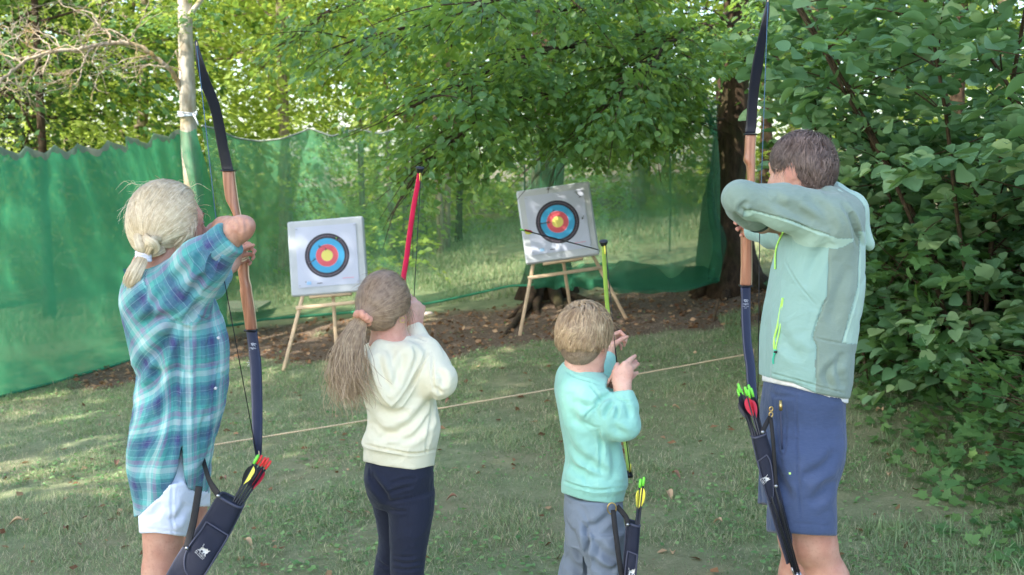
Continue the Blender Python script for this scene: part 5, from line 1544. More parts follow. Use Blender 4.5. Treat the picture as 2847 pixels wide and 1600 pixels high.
# ------------------------------------------------------------------ hands, heads
def hand(w, d, palm, thumb, s=1.0, curl=((.3, .4, .3),) * 4, spread=.05, tc=(.5, .3), tag=0, tout=.8):
    """w wrist, d wrist-to-knuckles, palm the way the palm looks, thumb the thumb's side; curls bend the fingers towards the palm"""
    d = nrm(d); n = nrm(palm - d * (np.asarray(palm) @ d)); t = nrm(thumb - d * (np.asarray(thumb) @ d) - n * (np.asarray(thumb) @ n))
    w = np.asarray(w, float); out = []
    L = .092 * s; W = .074 * s
    kn = []
    for i in range(4):
        o = (.5 - i / 3)
        kn.append(w + d * (L * (1 - .05 * abs(i - 1) - .04 * (i == 3))) + t * (o * W))
        out.append(Cap(w + t * o * W * .55 + d * .012 * s, kn[i], .0155 * s, .0115 * s, k=.022 * s, tag=tag))
    out.append(Cap(w + d * .02 * s + t * .02 * s, w + d * .06 * s + t * .012 * s, .017 * s, .013 * s, k=.02 * s, tag=tag))
    lens = ((.043, .026, .021), (.047, .030, .022), (.043, .028, .021), (.034, .021, .019))
    for i in range(4):
        a = 0.0; p = kn[i]; sp = (1.5 - i) * spread
        dd = nrm(d + t * sp)
        for j in range(3):
            a += curl[i][j]
            dirv = dd * math.cos(a) + n * math.sin(a)
            q = p + dirv * lens[i][j] * s
            r0 = (.0100, .0088, .0078)[j] * s * (.9 if i == 3 else 1); r1 = (.0090, .0079, .0066)[j] * s * (.9 if i == 3 else 1)
            c = Cap(p, q, r0, r1, k=.006 * s if j == 0 else .003 * s, tag=tag); out.append(c); p = q
    b = w + d * .022 * s + t * .026 * s
    a = tc[0]
    td = nrm(d * .75 + t * tout + n * a); m = b + td * .042 * s
    td2 = nrm(d * .95 + t * (tout * .35) + n * (a + tc[1])); e = m + td2 * .032 * s
    td3 = nrm(d * .95 + t * (tout * .1) + n * (a + tc[1] * 1.8)); f = e + td3 * .026 * s
    out += [Cap(b, m, .0165 * s, .0115 * s, k=.016 * s, tag=tag), Cap(m, e, .0112 * s, .0098 * s, k=.005 * s, tag=tag), Cap(e, f, .0098 * s, .0072 * s, k=.004 * s, tag=tag)]
    return out

def rot(yaw, pitch=0.0, roll=0.0):
    """columns: right, forward, up. yaw turns the forward axis from +y towards +x"""
    f = np.array([math.sin(yaw) * math.cos(pitch), math.cos(yaw) * math.cos(pitch), math.sin(pitch)])
    r = np.array([math.cos(yaw), -math.sin(yaw), 0]); u = np.cross(r, f)
    c, s = math.cos(roll), math.sin(roll)
    return np.stack([r * c + u * s, f, u * c - r * s], 1)

def head(c, R, s=1.0, child=0.0, ear=0.0):
    """c centre of the skull; face forms in the head's own axes (right, forward, up), metres for an adult times s"""
    L = lambda x, y, z: c + R @ (np.array([x, y, z]) * s)
    E = lambda x, y, z, a, b, d, k=.02: Ell(L(x, y, z), np.array([a, b, d]) * s, R, k * s)
    ch = child
    o = [E(0, -.012, .022, .074, .093, .088), E(0, .03, .0, .066, .062, .085, .03), E(0, .034, -.058, .052 + .004 * ch, .052, .052, .035), E(0, .066, -.094, .026, .026, .022, .03),
         E(.05, .012, -.062, .02, .03, .04, .03), E(-.05, .012, -.062, .02, .03, .04, .03),
         E(.038, .066, -.036, .022, .02, .02, .025), E(-.038, .066, -.036, .022, .02, .02, .025),
         E(0, .078, .026, .05, .016, .014, .02)]
    o += [Cap(L(0, .088, .012), L(0, .107 - .008 * ch, -.032), .008 * s, .0125 * s, k=.012 * s), E(.012, .096, -.034, .009, .009, .008, .006), E(-.012, .096, -.034, .009, .009, .008, .006)]
    o += [E(0, .087, -.060, .022, .010, .0055, .006), E(0, .085, -.069, .020, .011, .0065, .006)]
    for x in (-1, 1):
        o += [E(x * .033, .079, .003, .0165, .013, .011, .006)]
        er = np.array([x * (.074 + ear * .2), -.004 - ear * .3, -.02 + ear])
        o += [Ell(L(*er), np.array([.010, .019, .032]) * s, R @ np.array([[1, 0, 0], [0, .96, -.28], [0, .28, .96]]) if True else R, k=.008 * s),
              Ell(L(er[0] + x * .008, er[1] - .012, er[2] + .004), np.array([.006, .012, .029]) * s, R, k=.005 * s)]
    return o

# ------------------------------------------------------------------ hair
def hair_strands(name, roots, dirs, mat, parent, org, step, n, width, r, fieldf, cap=None, lift=(.0, .006), attr=None, wob=.0, taper=.35, stop=None, keep=None, clump=.0, cfreq=55.0, tint=None):
    """ribbon strands grown from roots along a direction field, kept lying on the cap's surface"""
    p = np.array(roots, float); N = len(p); pts = [p.copy()]
    d = nrm(np.array(dirs, float)); lf = r.uniform(lift[0], lift[1], N)
    ln = r.uniform(.7, 1.0, N)
    jit = np.stack([vnoise(p * cfreq, 71 + k) for k in range(3)], 1)
    if tint is None: tint = np.clip(.5 + .35 * vnoise(p * cfreq * .8, 77) + r.normal(0, .2, N), 0, 1)
    alive = np.ones(N)
    for i in range(n):
        d = nrm(.45 * d + .55 * fieldf(p, d, i / n) + r.normal(0, wob, p.shape) + clump * jit)
        p = p + d * (step * ln * alive)[:, None]
        if cap is not None:
            for _ in range(2):
                e = cap(p); eps = 2e-3
                gx = np.stack([cap(p + np.eye(3)[k] * eps) - e for k in range(3)], 1) / eps
                p = p - nrm(gx) * (e - lf)[:, None] * np.where(e < lf + .012, 1, .0)[:, None]
        if stop is not None: alive = alive * (~stop(p))
        pts.append(p.copy())
    S = np.stack(pts, 1)
    return ribbons(name, S, mat, parent, org, width, r, cap, taper, tint)

def ribbons(name, S, mat, parent, org, width, r, cap=None, taper=.35, tint=None):
    N, M = S.shape[:2]
    t = nrm(np.gradient(S, axis=1))
    if cap is not None:
        q = S.reshape(-1, 3); e = cap(q); eps = 3e-3
        nn = nrm(np.stack([cap(q + np.eye(3)[k] * eps) - e for k in range(3)], 1)).reshape(N, M, 3)
    else:
        nn = np.tile(np.array([0, -1., .15]), (N, M, 1))
    nn = nrm(nn + r.normal(0, .16, (N, 1, 3)))
    sd = nrm(np.cross(t, nn))
    w = width * r.uniform(.6, 1.3, (N, 1)) * (1 - (1 - taper) * np.linspace(0, 1, M) ** 2)[None]
    A = S - sd * w[..., None] / 2; B = S + sd * w[..., None] / 2; Cc = S + nrm(np.cross(sd, t)) * (w * .18)[..., None]
    V = np.stack([A, Cc, B], 2).reshape(-1, 3)
    b = (np.arange(N)[:, None] * M + np.arange(M - 1)[None]).reshape(-1) * 3
    Q = np.concatenate([np.stack([b, b + 1, b + 4, b + 3], 1), np.stack([b + 1, b + 2, b + 5, b + 4], 1)])
    tt = np.repeat(r.random(N) if tint is None else tint, M * 3)
    along = np.tile(np.repeat(np.linspace(0, 1, M), 3), N)
    return link(name, mesh_from(name, V - org, Q, attrs={"tint": tt, "along": along}, mats=[mat]), parent)

def mat_hair(name, cols, rough=.38, root=None):
    n = NT(name)
    a = n.attr("tint")
    c = n.ramp(a.outputs["Fac"], [(i / (len(cols) - 1), k) for i, k in enumerate(cols)])
    if root is not None:
        al = n.attr("along"); c = n.mix(n.ramp(al.outputs["Fac"], [(0, (.85,) * 3 + (1,)), (.45, (0, 0, 0, 1))]), c, root)
    nz = n.noise(60, 3)
    c = n.mix(.35, c, n.ramp(nz.outputs[0], [(.3, cols[0]), (.7, cols[-1])]))
    n.set(Base_Color=c, Roughness=rough, Specular_IOR_Level=.45, Sheen_Weight=.05)
    return n.m

def mat_skin(name, c, red):
    n = NT(name)
    nz = n.noise(14, 4); fine = n.noise(220, 3)
    col = n.ramp(nz.outputs[0], [(.34, c), (.66, red)])
    sp = n.noise(120, 4)
    col = n.mix(n.ramp(sp.outputs[0], [(.55, (0, 0, 0, 1)), (.75, (.4, .4, .4, 1))]), col, tuple(x * .72 for x in red[:3]) + (1,))
    col = n.mix(n.attr("lip").outputs["Fac"], col, srgb(184, 104, 100))
    n.set(Base_Color=col, Roughness=.52, Specular_IOR_Level=.35, Subsurface_Weight=.12, Subsurface_Radius=(.01, .004, .002), Subsurface_Scale=.6)
    md = n.noise(38, 4)
    hh = n.math('ADD', fine.outputs[0], n.math('MULTIPLY', md.outputs[0], 1.6))
    n.bump(hh, .22, .003)
    return n.m

def cloth_mat(name, c, var=.06, weave=700, rough=.9, sheen=.15, heather=0.0, rumple=.3):
    n = NT(name)
    nz = n.noise(7, 4); fb = n.noise(weave, 2)
    col = n.ramp(nz.outputs[0], [(.3, tuple(x * (1 - var) for x in c[:3]) + (1,)), (.7, tuple(min(1, x * (1 + var)) for x in c[:3]) + (1,))])
    if heather:
        mp = n.new("ShaderNodeMapping"); n.ln(n.coord(), mp.inputs[0]); mp.inputs["Scale"].default_value = (1, 1, 9)
        st = n.noise(60, 3, mp.outputs[0])
        col = n.mix(n.ramp(st.outputs[0], [(.35, (0, 0, 0, 1)), (.7, (heather,) * 3 + (1,))]), col, tuple(min(1, x * 1.5 + .03) for x in c[:3]) + (1,))
    n.set(Base_Color=col, Roughness=rough, Specular_IOR_Level=.2, Sheen_Weight=sheen, Sheen_Roughness=.5)
    # soft rumples over the weave
    dn = n.noise(5, 2); wp = n.new("ShaderNodeVectorMath"); wp.operation = 'ADD'; n.ln(n.coord(), wp.inputs[0])
    sc = n.new("ShaderNodeVectorMath"); sc.operation = 'SCALE'; n.ln(dn.outputs["Color"], sc.inputs[0]); sc.inputs["Scale"].default_value = .25; n.ln(sc.outputs[0], wp.inputs[1])
    ru = n.noise(15, 3, wp.outputs[0], .45)
    b2 = n.new("ShaderNodeBump"); b2.inputs["Strength"].default_value = rumple; b2.inputs["Distance"].default_value = .03; n.ln(ru.outputs[0], b2.inputs["Height"])
    b1 = n.bump(fb.outputs[0], .25, .002); n.ln(b2.outputs[0], b1.inputs["Normal"])
    return n
# ------------------------------------------------------------------ the four archers
def rw(py, xl, xr, Y, ry, cy=0.0):
    a, b = P(xl, py, Y), P(xr, py, Y)
    return (a[2], (a[0] + b[0]) / 2, Y + cy, (b[0] - a[0]) / 2, ry)

def hem(points, Y, k=.0, below=False):
    """keeps what lies above a hem line drawn through pixels at distance Y"""
    q = np.array([P(x, y, Y) for x, y in points])
    s = -1 if below else 1
    def f(p):
        kk = Y / p[:, 1]
        return s * (np.interp(p[:, 0] * kk, q[:, 0], q[:, 2]) - (CAMZ + (p[:, 2] - CAMZ) * kk)) * .8
    return Fn(f, k)

def px_of(V):
    """photograph pixels of world points (for laying out seams when the cloth is cut)"""
    q = V - np.array([0, 0, CAMZ]); f = q[:, 1] * _ca - q[:, 2] * _sa; u = q[:, 1] * _sa + q[:, 2] * _ca
    return CX0 + FPX * q[:, 0] / f, CY0 - FPX * u / f

def skin_obj(name, prims, mat, root, org, h=.0045, lip=None, cuts=(), noise=None, lines=None, Y=None, smooth=2, lo=None, hi=None, attrs=None, uvf=None, mats=None, cover=None, margin=.022, ridge=None):
    pts = []
    for q in prims:
        if isinstance(q, Cap): pts += [q.a - q.ra, q.a + q.ra, q.b - q.rb, q.b + q.rb]
        elif isinstance(q, Ell): pts += [q.c - q.r.max(), q.c + q.r.max()]
        elif isinstance(q, Loft):
            T = q.T; m = np.maximum(T[:, 3], T[:, 4]).max()
            pts += [[T[:, 1].min() - m, T[:, 2].min() - m, q.z0], [T[:, 1].max() + m, T[:, 2].max() + m, q.z1]]
    pts = np.array(pts)
    lo = pts.min(0) - .03 if lo is None else lo; hi = pts.max(0) + .03 if hi is None else hi
    V, Q = sdf_mesh(prims, lo, hi, h, cuts, smooth)
    for (cp, cc, zmax, keep) in (cover or ()):
        for _ in range(3):
            D = field(V, cp); m = (D > -margin) & (D < .05) & (V[:, 2] < zmax)
            for cf in cc: m &= cf.d(V) < -.004
            for kc, kr in keep: m &= np.linalg.norm(V - kc, axis=1) > kr
            i = np.nonzero(m)[0]
            if not len(i): break
            e = 2e-3; q = V[i]; gr = nrm(np.stack([field(q + np.eye(3)[k] * e, cp) - D[i] for k in range(3)], 1))
            V[i] = q - gr * (D[i] + margin)[:, None]
    N = vnormals(V, Q)
    if lines: V = creases(V, N, lines, Y); N = vnormals(V, Q)
    if ridge:
        for fr, amp, sd in ridge:        # narrow tension creases where the cloth buckles
            f = np.asarray(fr, float); q = V @ rot(.5, .7).T
            n1 = vnoise(q * f, sd) + .35 * vnoise(q * f * 2.3, sd + 1)
            V = V - N * (amp * np.exp(-(n1 / .13) ** 2) * np.clip(.5 + 1.4 * vnoise(q * 3.1, sd + 2), 0, 1))[:, None]
        N = vnormals(V, Q)
    if noise:
        for fr, amp, sd in noise: V = V + N * (vnoise(V * np.asarray(fr), sd) * amp)[:, None]
    at = {}
    if lip is not None: at["lip"] = lip(V)
    if attrs: at.update(attrs(V, N))
    uv = uvf(V, N) if uvf else None
    me = mesh_from(name, V - org, Q, attrs=at, uv=uv, mats=[mat])
    return link(name, me, root)

def lips(c, R, s):
    def f(V):
        q = (V - c) @ R / s
        return np.exp(-(((q[:, 0]) / .02) ** 2 + ((q[:, 1] - .095) / .012) ** 2 + ((q[:, 2] + .0645) / .009) ** 2)) * .8 + .42 * np.exp(-((np.abs(q[:, 0]) - .084) / .01) ** 2 - ((q[:, 1] + .004) / .02) ** 2 - ((q[:, 2] + .012) / .03) ** 2)
    return f

M_EYE = mat_plain("eye_white", srgb(232, 228, 224), .2, .02); M_IRIS = mat_plain("iris", srgb(70, 84, 96), .15); M_LASH = mat_plain("brow_hair", srgb(110, 88, 66), .7)
def eyes(c, R, s, root, org, browmat=None):
    for x in (-1, 1):
        e = c + R @ (np.array([x * .033, .0815, .003]) * s) - org
        a, b = np.meshgrid(np.linspace(0, math.pi, 9), np.linspace(0, 2 * math.pi, 13), indexing='ij')
        g = np.stack([np.sin(a) * np.cos(b), np.sin(a) * np.sin(b), np.cos(a)], -1)
        o = MB().patch(e + (g * np.array([.0125, .0118, .0078]) * s) @ R.T).build("eye", M_EYE, root)
        MB().patch(e + (g * np.array([.0055, .003, .0055]) * s + np.array([0, .0105, 0]) * s) @ R.T).build("iris", M_IRIS, o)
        q = np.array([c + R @ (np.array([x * (.017 + .034 * t), .097 - .022 * t ** 2, .026 + .008 * math.sin(t * 2.6)]) * s) for t in np.linspace(0, 1, 8)]) - org
        MB().tube(q, np.array([.002, .0032, .0036, .0036, .0034, .003, .0024, .001]) * s, 6).build("eyebrow", browmat or M_LASH, root)

def foot(c, ang, L=.26, mat=None, root=None, org=None, name="shoe"):
    g = float(ground_z(c[0], c[1])); f = np.array([math.sin(ang), math.cos(ang), 0]); s = np.array([math.cos(ang), -math.sin(ang), 0]); k = L / .27
    o = np.array([c[0], c[1], g])
    pr = [Cap(o + f * -.045 * k + [0, 0, .045], o + f * .02 * k + [0, 0, .05], .042 * k, .044 * k, k=.03), Cap(o + f * .02 * k + [0, 0, .045], o + f * .15 * k + [0, 0, .033], .046 * k, .036 * k, k=.03), Cap(o + [0, 0, .05], o + [0, 0, .095], .045 * k, .043 * k, k=.02)]
    z0 = g + .003
    return skin_obj(name, pr, mat, root, org, .006, cuts=(Fn(lambda p: z0 - p[:, 2], .004),))

def bundle(name, pts, rads, N, width, r, mat, root, org, wave=0.0, wn=3.0, M=26, flatY=.7, frizz=.0, tint=None):
    """a lock of hair: strands filling a tube round a curve"""
    C = spline(pts, M); rd = np.interp(np.linspace(0, 1, M), np.linspace(0, 1, len(rads)), rads)
    th = r.uniform(0, 2 * math.pi, N); rho = r.random(N) ** .5; ph = r.uniform(0, 2 * math.pi, N)
    t = np.linspace(0, 1, M)
    grp = r.integers(0, 7, N)
    ox = np.cos(th)[:, None] * rho[:, None] * rd[None]; oy = np.sin(th)[:, None] * rho[:, None] * rd[None] * flatY
    w = wave * np.sin(t[None] * wn * 2 * math.pi + grp[:, None] * 1.1) * t[None] ** .5
    tg = nrm(np.gradient(C, axis=0)); sx = nrm(np.cross(tg, [0, 1., 0])); sy = np.cross(sx, tg)
    S = C[None] + (ox + w)[..., None] * sx[None] + (oy + .6 * wave * np.cos(t[None] * wn * 2 * math.pi + grp[:, None] * 1.7) * t[None] ** .5)[..., None] * sy[None]
    fz = r.normal(0, 1, (N, 1, 3)) * frizz * (t[None, :, None] ** 1.5)
    S = S + fz * (r.random((N, 1, 1)) < .25)
    end = r.uniform(.82, 1.0, N)
    idx = t[None] * end[:, None] * (M - 1); i0 = np.minimum(idx.astype(int), M - 2); f = (idx - i0)[..., None]
    S = np.take_along_axis(S, i0[..., None].repeat(3, 2), 1) * (1 - f) + np.take_along_axis(S, (i0 + 1)[..., None].repeat(3, 2), 1) * f
    tn = np.clip(.5 + .35 * (grp / 6 - .5) * 1.4 + r.normal(0, .16, N), 0, 1) if tint is None else tint
    return ribbons(name, S, mat, root, org, width, r, None, .4, tn)

def scalp_roots(cap, c, R, s, N, r, inside):
    """points spread over the hair cap, chosen by inside(local)"""
    out = []
    while sum(map(len, out)) < N:
        q = nrm(r.normal(0, 1, (N, 3))) * .16 * s
        p = c + q @ R.T
        for _ in range(5):
            e = cap(p); eps = 2e-3
            g = nrm(np.stack([cap(p + np.eye(3)[k] * eps) - e for k in range(3)], 1)); p = p - g * e[:, None]
        l = (p - c) @ R / s
        out.append(p[inside(l)])
    return np.vstack(out)[:N]

def stray(capf, c, R, s, flow, N, r, mat, cap, org, ln=.05, ins=lambda l: l[:, 2] > -.03):
    """single fine hairs that lift off the head"""
    q = scalp_roots(capf, c, R, s, N, r, ins)
    f = nrm(flow(q, None, .5)); o = nrm(q - c); f = nrm(f - o * np.sum(f * o, 1, keepdims=True))
    L_ = ln * r.uniform(.5, 1.2, (N, 1)); w = r.normal(0, .25, q.shape)
    u = np.linspace(0, 1, 9)
    S = np.stack([q + (f + w * t) * L_ * t + o * (L_ * (.22 * math.sin(t * 2.6) + .02)) for t in u], 1)
    ribbons("stray_hair", S, mat, cap, org, .0009, r, None, .3)

def curlset(a, b, c, n=4): return tuple((a, b, c) for _ in range(n))

SKIN_F = mat_skin("fair_skin", srgb(222, 178, 158), srgb(204, 148, 130))
SKIN_T = mat_skin("tanned_skin", srgb(204, 158, 136), srgb(184, 130, 110))
SHOE = mat_plain("canvas_shoe", srgb(196, 194, 190), .8); SHOE_D = mat_plain("dark_shoe", srgb(52, 54, 62), .8)

# ---------------------------------------------------------------- woman
def mat_plaid():
    n = NT("teal_plaid_cotton")
    uv = n.coord("UV")
    sp = n.new("ShaderNodeSeparateXYZ"); n.ln(uv, sp.inputs[0])
    T = srgb(40, 118, 128); A = srgb(106, 178, 176); W = srgb(182, 208, 206); B = srgb(38, 88, 124); K = srgb(30, 28, 104); G = srgb(136, 134, 156); M = srgb(58, 158, 148)
    bands = [(0, T), (.10, B), (.17, K), (.29, B), (.33, T), (.40, A), (.52, W), (.64, A), (.70, G), (.80, M), (.9, T)]
    cols = []
    for i, o in enumerate((0, 1)):
        f = n.math('FRACT', n.math('DIVIDE', sp.outputs[o], .135 if o == 0 else .142))
        c = n.ramp(f, bands, 'CONSTANT')
        th = n.math('FRACT', n.math('DIVIDE', sp.outputs[o], .027))
        c = n.mix(n.ramp(th, [(0, (0, 0, 0, 1)), (.86, (.32,) * 3 + (1,)), (.93, (0, 0, 0, 1))], 'CONSTANT'), c, srgb(200, 224, 228) if o else srgb(52, 120, 140))
        cols.append(c)
    c = n.mix(.5, cols[0], cols[1])
    nz = n.noise(130, 3, uv)
    c = n.mix(n.math('MULTIPLY', nz.outputs[0], .16), c, srgb(206, 224, 222))
    n.set(Base_Color=c, Roughness=.85, Specular_IOR_Level=.2, Sheen_Weight=.15)
    mp = n.new("ShaderNodeMapping"); n.ln(uv, mp.inputs[0]); mp.inputs["Scale"].default_value = (1, .22, 1)
    cr = n.noise(170, 3, mp.outputs[0])
    n.bump(cr.outputs[0], .5, .004)
    return n.m
PLAID = mat_plaid()

def woman():
    Y = 3.35; r = np.random.default_rng(101)
    g = P(470, 900, Y); org = np.array([g[0], Y, float(ground_z(g[0], Y))])
    root = link("person", None, None, tuple(org)); tag(root, "person with blond braided hair, teal plaid shirt, white shorts, elbow raised over a bow", "person", "archers in a row")
    s = .95; c = P(477, 619, Y); R = rot(math.radians(54), math.radians(-3))
    L = lambda x, y, z: c + R @ (np.array([x, y, z]) * s)
    sh_n = P(500, 806, 3.25); el = P(667, 636, 3.20); wr = P(602, 650, 3.42)
    fw = P(643, 738, 3.9); grip = P(676, 716, 4.0)
    b = head(c, R, s)
    b += [Cap(L(0, -.02, -.06), P(452, 770, Y), .054, .058, k=.04), Cap(P(452, 770, Y), P(470, 1180, Y), .1, .1, k=.05), Cap(P(485, 825, 3.26), P(455, 825, 3.5), .045, .045, k=.05),
          Cap(sh_n, el, .045, .034, k=.03), Ell(el + [.004, -.004, 0], [.031, .032, .030], k=.03), Ell(P(687, 624, 3.185), [.017, .017, .015], k=.03), Cap(P(650, 634, 3.24), P(622, 634, 3.36), .034, .036, k=.025), Cap((el + wr) / 2, wr, .037, .025, k=.02),
          Cap(P(520, 805, 3.55), P(585, 792, 3.74), .042, .036, k=.03), Cap(P(585, 792, 3.74), fw, .036, .024, k=.02)]
    b += hand(wr, nrm(P(572, 668, 3.47) - wr), [-.2, .9, -.4], [0, -.3, 1], .92, curlset(.9, 1.2, .6))
    b += hand(fw, [.15, .76, .42], [.95, -.12, -.1], [0, -.25, 1], .88, curlset(.95, 1.25, .85), tc=(.75, .45), tout=.75)
    zk = lambda py, yy: P(0, py, yy)[2]
    for x0, y0, x1, y1, x2, yy in ((462, 1280, 452, 1640, 446, 3.27), (520, 1280, 520, 1600, 520, 3.52)):
        k_ = P(x1, y1, yy); a_ = np.array([P(x2, 1950, yy)[0], yy + .03, float(ground_z(k_[0], yy)) + .07])
        b += [Cap(P(x0, y0, yy), k_ + [0, 0, .06], .078, .054, k=.03), Cap(k_ + [0, 0, .06], k_, .054, .05, k=.03), Cap(k_, (k_ + a_) / 2 + [-.012, 0, .05], .047, .052, k=.03), Cap((k_ + a_) / 2 + [-.012, 0, .05], a_, .05, .033, k=.03)]
        foot(a_, 1.1, .24, SHOE, root, org)
    eyes(c, R, s, root, org)
    # shorts
    den = cloth_mat("white_denim", srgb(226, 230, 240), .03, 900, .9, .1).m
    sh = [Loft([rw(1200, 420, 560, 3.37, .12), rw(1260, 410, 566, 3.37, .135), rw(1340, 396, 578, 3.38, .135), rw(1380, 394, 575, 3.38, .13)], 0, 2.3, .03),
          Loft([rw(1330, 390, 535, 3.28, .085), rw(1415, 392, 528, 3.27, .08), rw(1477, 394, 522, 3.27, .078), rw(1510, 394, 521, 3.27, .077)], 0, 2.3, .04), Loft([rw(1300, 440, 585, 3.5, .085), rw(1380, 450, 581, 3.52, .08), rw(1440, 455, 578, 3.53, .078)], 0, 2.3, .04)]
    shc = Fn(lambda p: np.where(p[:, 1] < 3.41, hem([(380, 1482), (440, 1484), (520, 1492), (600, 1490)], 3.2).d(p), hem([(380, 1410), (600, 1408)], 3.5).d(p)), 0)
    o = None
    def mk_shorts(): return skin_obj("shorts", sh, den, root, org, .0055, cuts=(shc,), noise=[((14, 14, 9), .0035, 3), ((40, 40, 40), .001, 4)],
             lines=[([(480, 1345), (478, 1400), (482, 1488)], .004, .003), ([(396, 1470), (450, 1476), (520, 1482)], .0035, .003), ([(520, 1400), (500, 1440), (470, 1450)], .012, .006), ([(450, 1400), (430, 1430), (400, 1440)], .012, .005)], Y=3.2, cover=[([tor], (hems,), 9, ())], margin=.016)
    # shirt
    tor = Loft([rw(722, 428, 490, 3.36, .045), rw(742, 395, 515, 3.36, .10), rw(762, 366, 538, 3.36, .14), rw(790, 350, 562, 3.36, .165), rw(833, 345, 585, 3.36, .175), rw(870, 351, 603, 3.36, .175), rw(926, 361, 627, 3.36, .165), rw(982, 374, 632, 3.36, .16), rw(1041, 386, 628, 3.36, .155),
                rw(1090, 382, 624, 3.36, .16), rw(1145, 375, 616, 3.36, .165), rw(1207, 368, 601, 3.36, .17), rw(1290, 368, 586, 3.36, .17), rw(1352, 378, 576, 3.36, .165), rw(1445, 384, 566, 3.36, .16)], 0, 2.2, .05)
    cu0 = P(640, 664, 3.205)
    sl = [Cap(P(500, 812, 3.26), P(560, 735, 3.22), .098, .075, k=.06, tag=1), Cap(P(560, 735, 3.22), P(612, 690, 3.205), .072, .058, k=.03, tag=1), Cap(P(612, 690, 3.205), cu0, .05, .049, k=.02, tag=2),
          Cap(P(510, 800, 3.52), P(580, 790, 3.72), .08, .06, k=.05, tag=3), Cap(P(580, 790, 3.72), P(612, 765, 3.81), .055, .042, k=.03, tag=3)]
    ax = nrm(P(700, 627, 3.2) - P(560, 735, 3.22))
    cutc = Fn(lambda p: np.where((p[:, 0] > P(540, 700, 3.2)[0]) & (p[:, 1] < 3.5), (p - cu0) @ ax, -1.0), .003)
    hems = hem([(370, 1442), (388, 1438), (415, 1412), (445, 1386), (478, 1346), (494, 1296), (506, 1226), (512, 1300), (517, 1352), (526, 1366), (545, 1370), (575, 1372), (600, 1370)], 3.2)
    fl = [([(508, 898), (470, 930), (440, 1000), (420, 1080), (400, 1130)], .017, .013), ([(520, 905), (505, 980), (490, 1060), (470, 1140)], .015, .012), ([(440, 960), (400, 1010), (385, 1060)], .016, .010), ([(500, 880), (430, 890), (380, 905)], .018, .010),
          ([(560, 830), (535, 870), (512, 900)], .012, .011), ([(585, 760), (545, 800), (520, 850)], .012, .008), ([(605, 700), (590, 735), (585, 770)], .009, .007), ([(560, 700), (550, 740), (560, 790)], .012, .007), ([(530, 715), (505, 760), (470, 790)], .014, .008),
          ([(583, 848), (608, 905), (612, 1000), (603, 1050), (596, 1104), (582, 1207), (572, 1350)], .004, .005), ([(540, 868), (560, 882), (587, 893), (594, 884)], .003, .004), ([(530, 930), (520, 1060), (512, 1210)], .010, .008), ([(545, 920), (552, 1100), (545, 1300)], .013, .006),
          ([(470, 1100), (440, 1200), (415, 1300), (395, 1400)], .018, .010), ([(430, 1150), (400, 1240), (380, 1330)], .016, .009), ([(495, 1100), (480, 1180), (462, 1290)], .014, .009), ([(405, 1030), (450, 1040), (500, 1020)], .014, .006), ([(575, 1130), (562, 1220), (558, 1340)], .010, .005),
          ([(420, 780), (395, 830), (370, 880)], .014, .006), ([(455, 800), (425, 850), (400, 930)], .012, .006), ([(500, 1362), (540, 1366), (572, 1367)], .003, .003)]
    cx0, cy0 = P(490, 900, Y)[0], 3.36
    def uvf(V, N):
        th = np.arctan2(V[:, 0] - cx0, -(V[:, 1] - cy0)); u = th * .155 + .12 * (V[:, 0] - cx0); v = V[:, 2].copy()
        X, Yp = px_of(V)
        back = sstep(520, 430, X + 0 * Yp) * sstep(1330, 1020, Yp)
        a = np.radians(-37) * back
        u2 = u * np.cos(a) - (v - 1.2) * np.sin(a); v2 = u * np.sin(a) + (v - 1.2) * np.cos(a) + 1.2
        # sleeve cloth runs along the arm
        arm = np.minimum.reduce([q.d(V) for q in sl[:3]]); td = tor.d(V)
        w = (arm < td - .004) & (V[:, 1] < 3.5)
        p0 = P(500, 812, 3.26); e1 = ax; e2 = np.array([0, -1., 0]); e3 = np.cross(e1, e2)
        q = V - p0; al = q @ e1; an = np.arctan2(q @ e3, q @ e2) * .062
        return np.stack([np.where(w, an + .02, u2), np.where(w, al, v2)], 1)
    so = skin_obj("plaid_shirt", [tor] + sl, PLAID, root, org, .0048, cuts=(hems, cutc), ridge=[((9, 9, 4), .006, 61), ((17, 17, 9), .003, 64)], noise=[((7, 7, 5), .007, 11), ((26, 26, 14), .0022, 12), ((60, 60, 40), .0009, 13)], lines=fl, Y=3.2, uvf=uvf)
    mk_shorts()
    ca0 = cu0 - ax * .062
    def uvc(V, N):
        e2 = np.array([0, -1., 0]); e3 = np.cross(ax, e2); q = V - ca0
        return np.stack([np.arctan2(q @ e3, q @ e2) * .06 + .05, -(q @ ax) + .05], 1)
    skin_obj("rolled_cuff", [Cap(ca0 - ax * .02, cu0 + ax * .02, .0565, .0545, k=.0)], PLAID, so, org, .0045, cuts=(Fn(lambda p: (p - cu0) @ ax - .003, .006), Fn(lambda p: -((p - ca0) @ ax), .006)), noise=[((30, 30, 20), .0025, 8), ((12, 12, 12), .004, 9)], uvf=uvc)
    t = np.linspace(0, 2 * math.pi, 28)
    cc = P(455, 742, Y)
    ring = np.stack([cc[0] + .064 * np.cos(t), cc[1] + .07 * np.sin(t), cc[2] + .016 * -np.cos(t) + .006], 1)
    col = MB().tube(ring - org, .0175, 10, caps=False, flat=(1.5, .55), up=(0, 0, 1)).build("collar", PLAID, so)
    tip = MB().poly(np.array([P(380, 748, 3.27), P(342, 748, 3.3), P(350, 772, 3.28), P(372, 776, 3.26)]) - org, .004, [0, -1, 0]).build("collar_point", PLAID, so)
    for px, py in ((608, 940), (600, 1080)):
        q = P(px, py, 3.24) - org; MB().tube([q, q + [0, -.004, 0]], [.005, .0045], 10).build("button", M_FOAM, so)
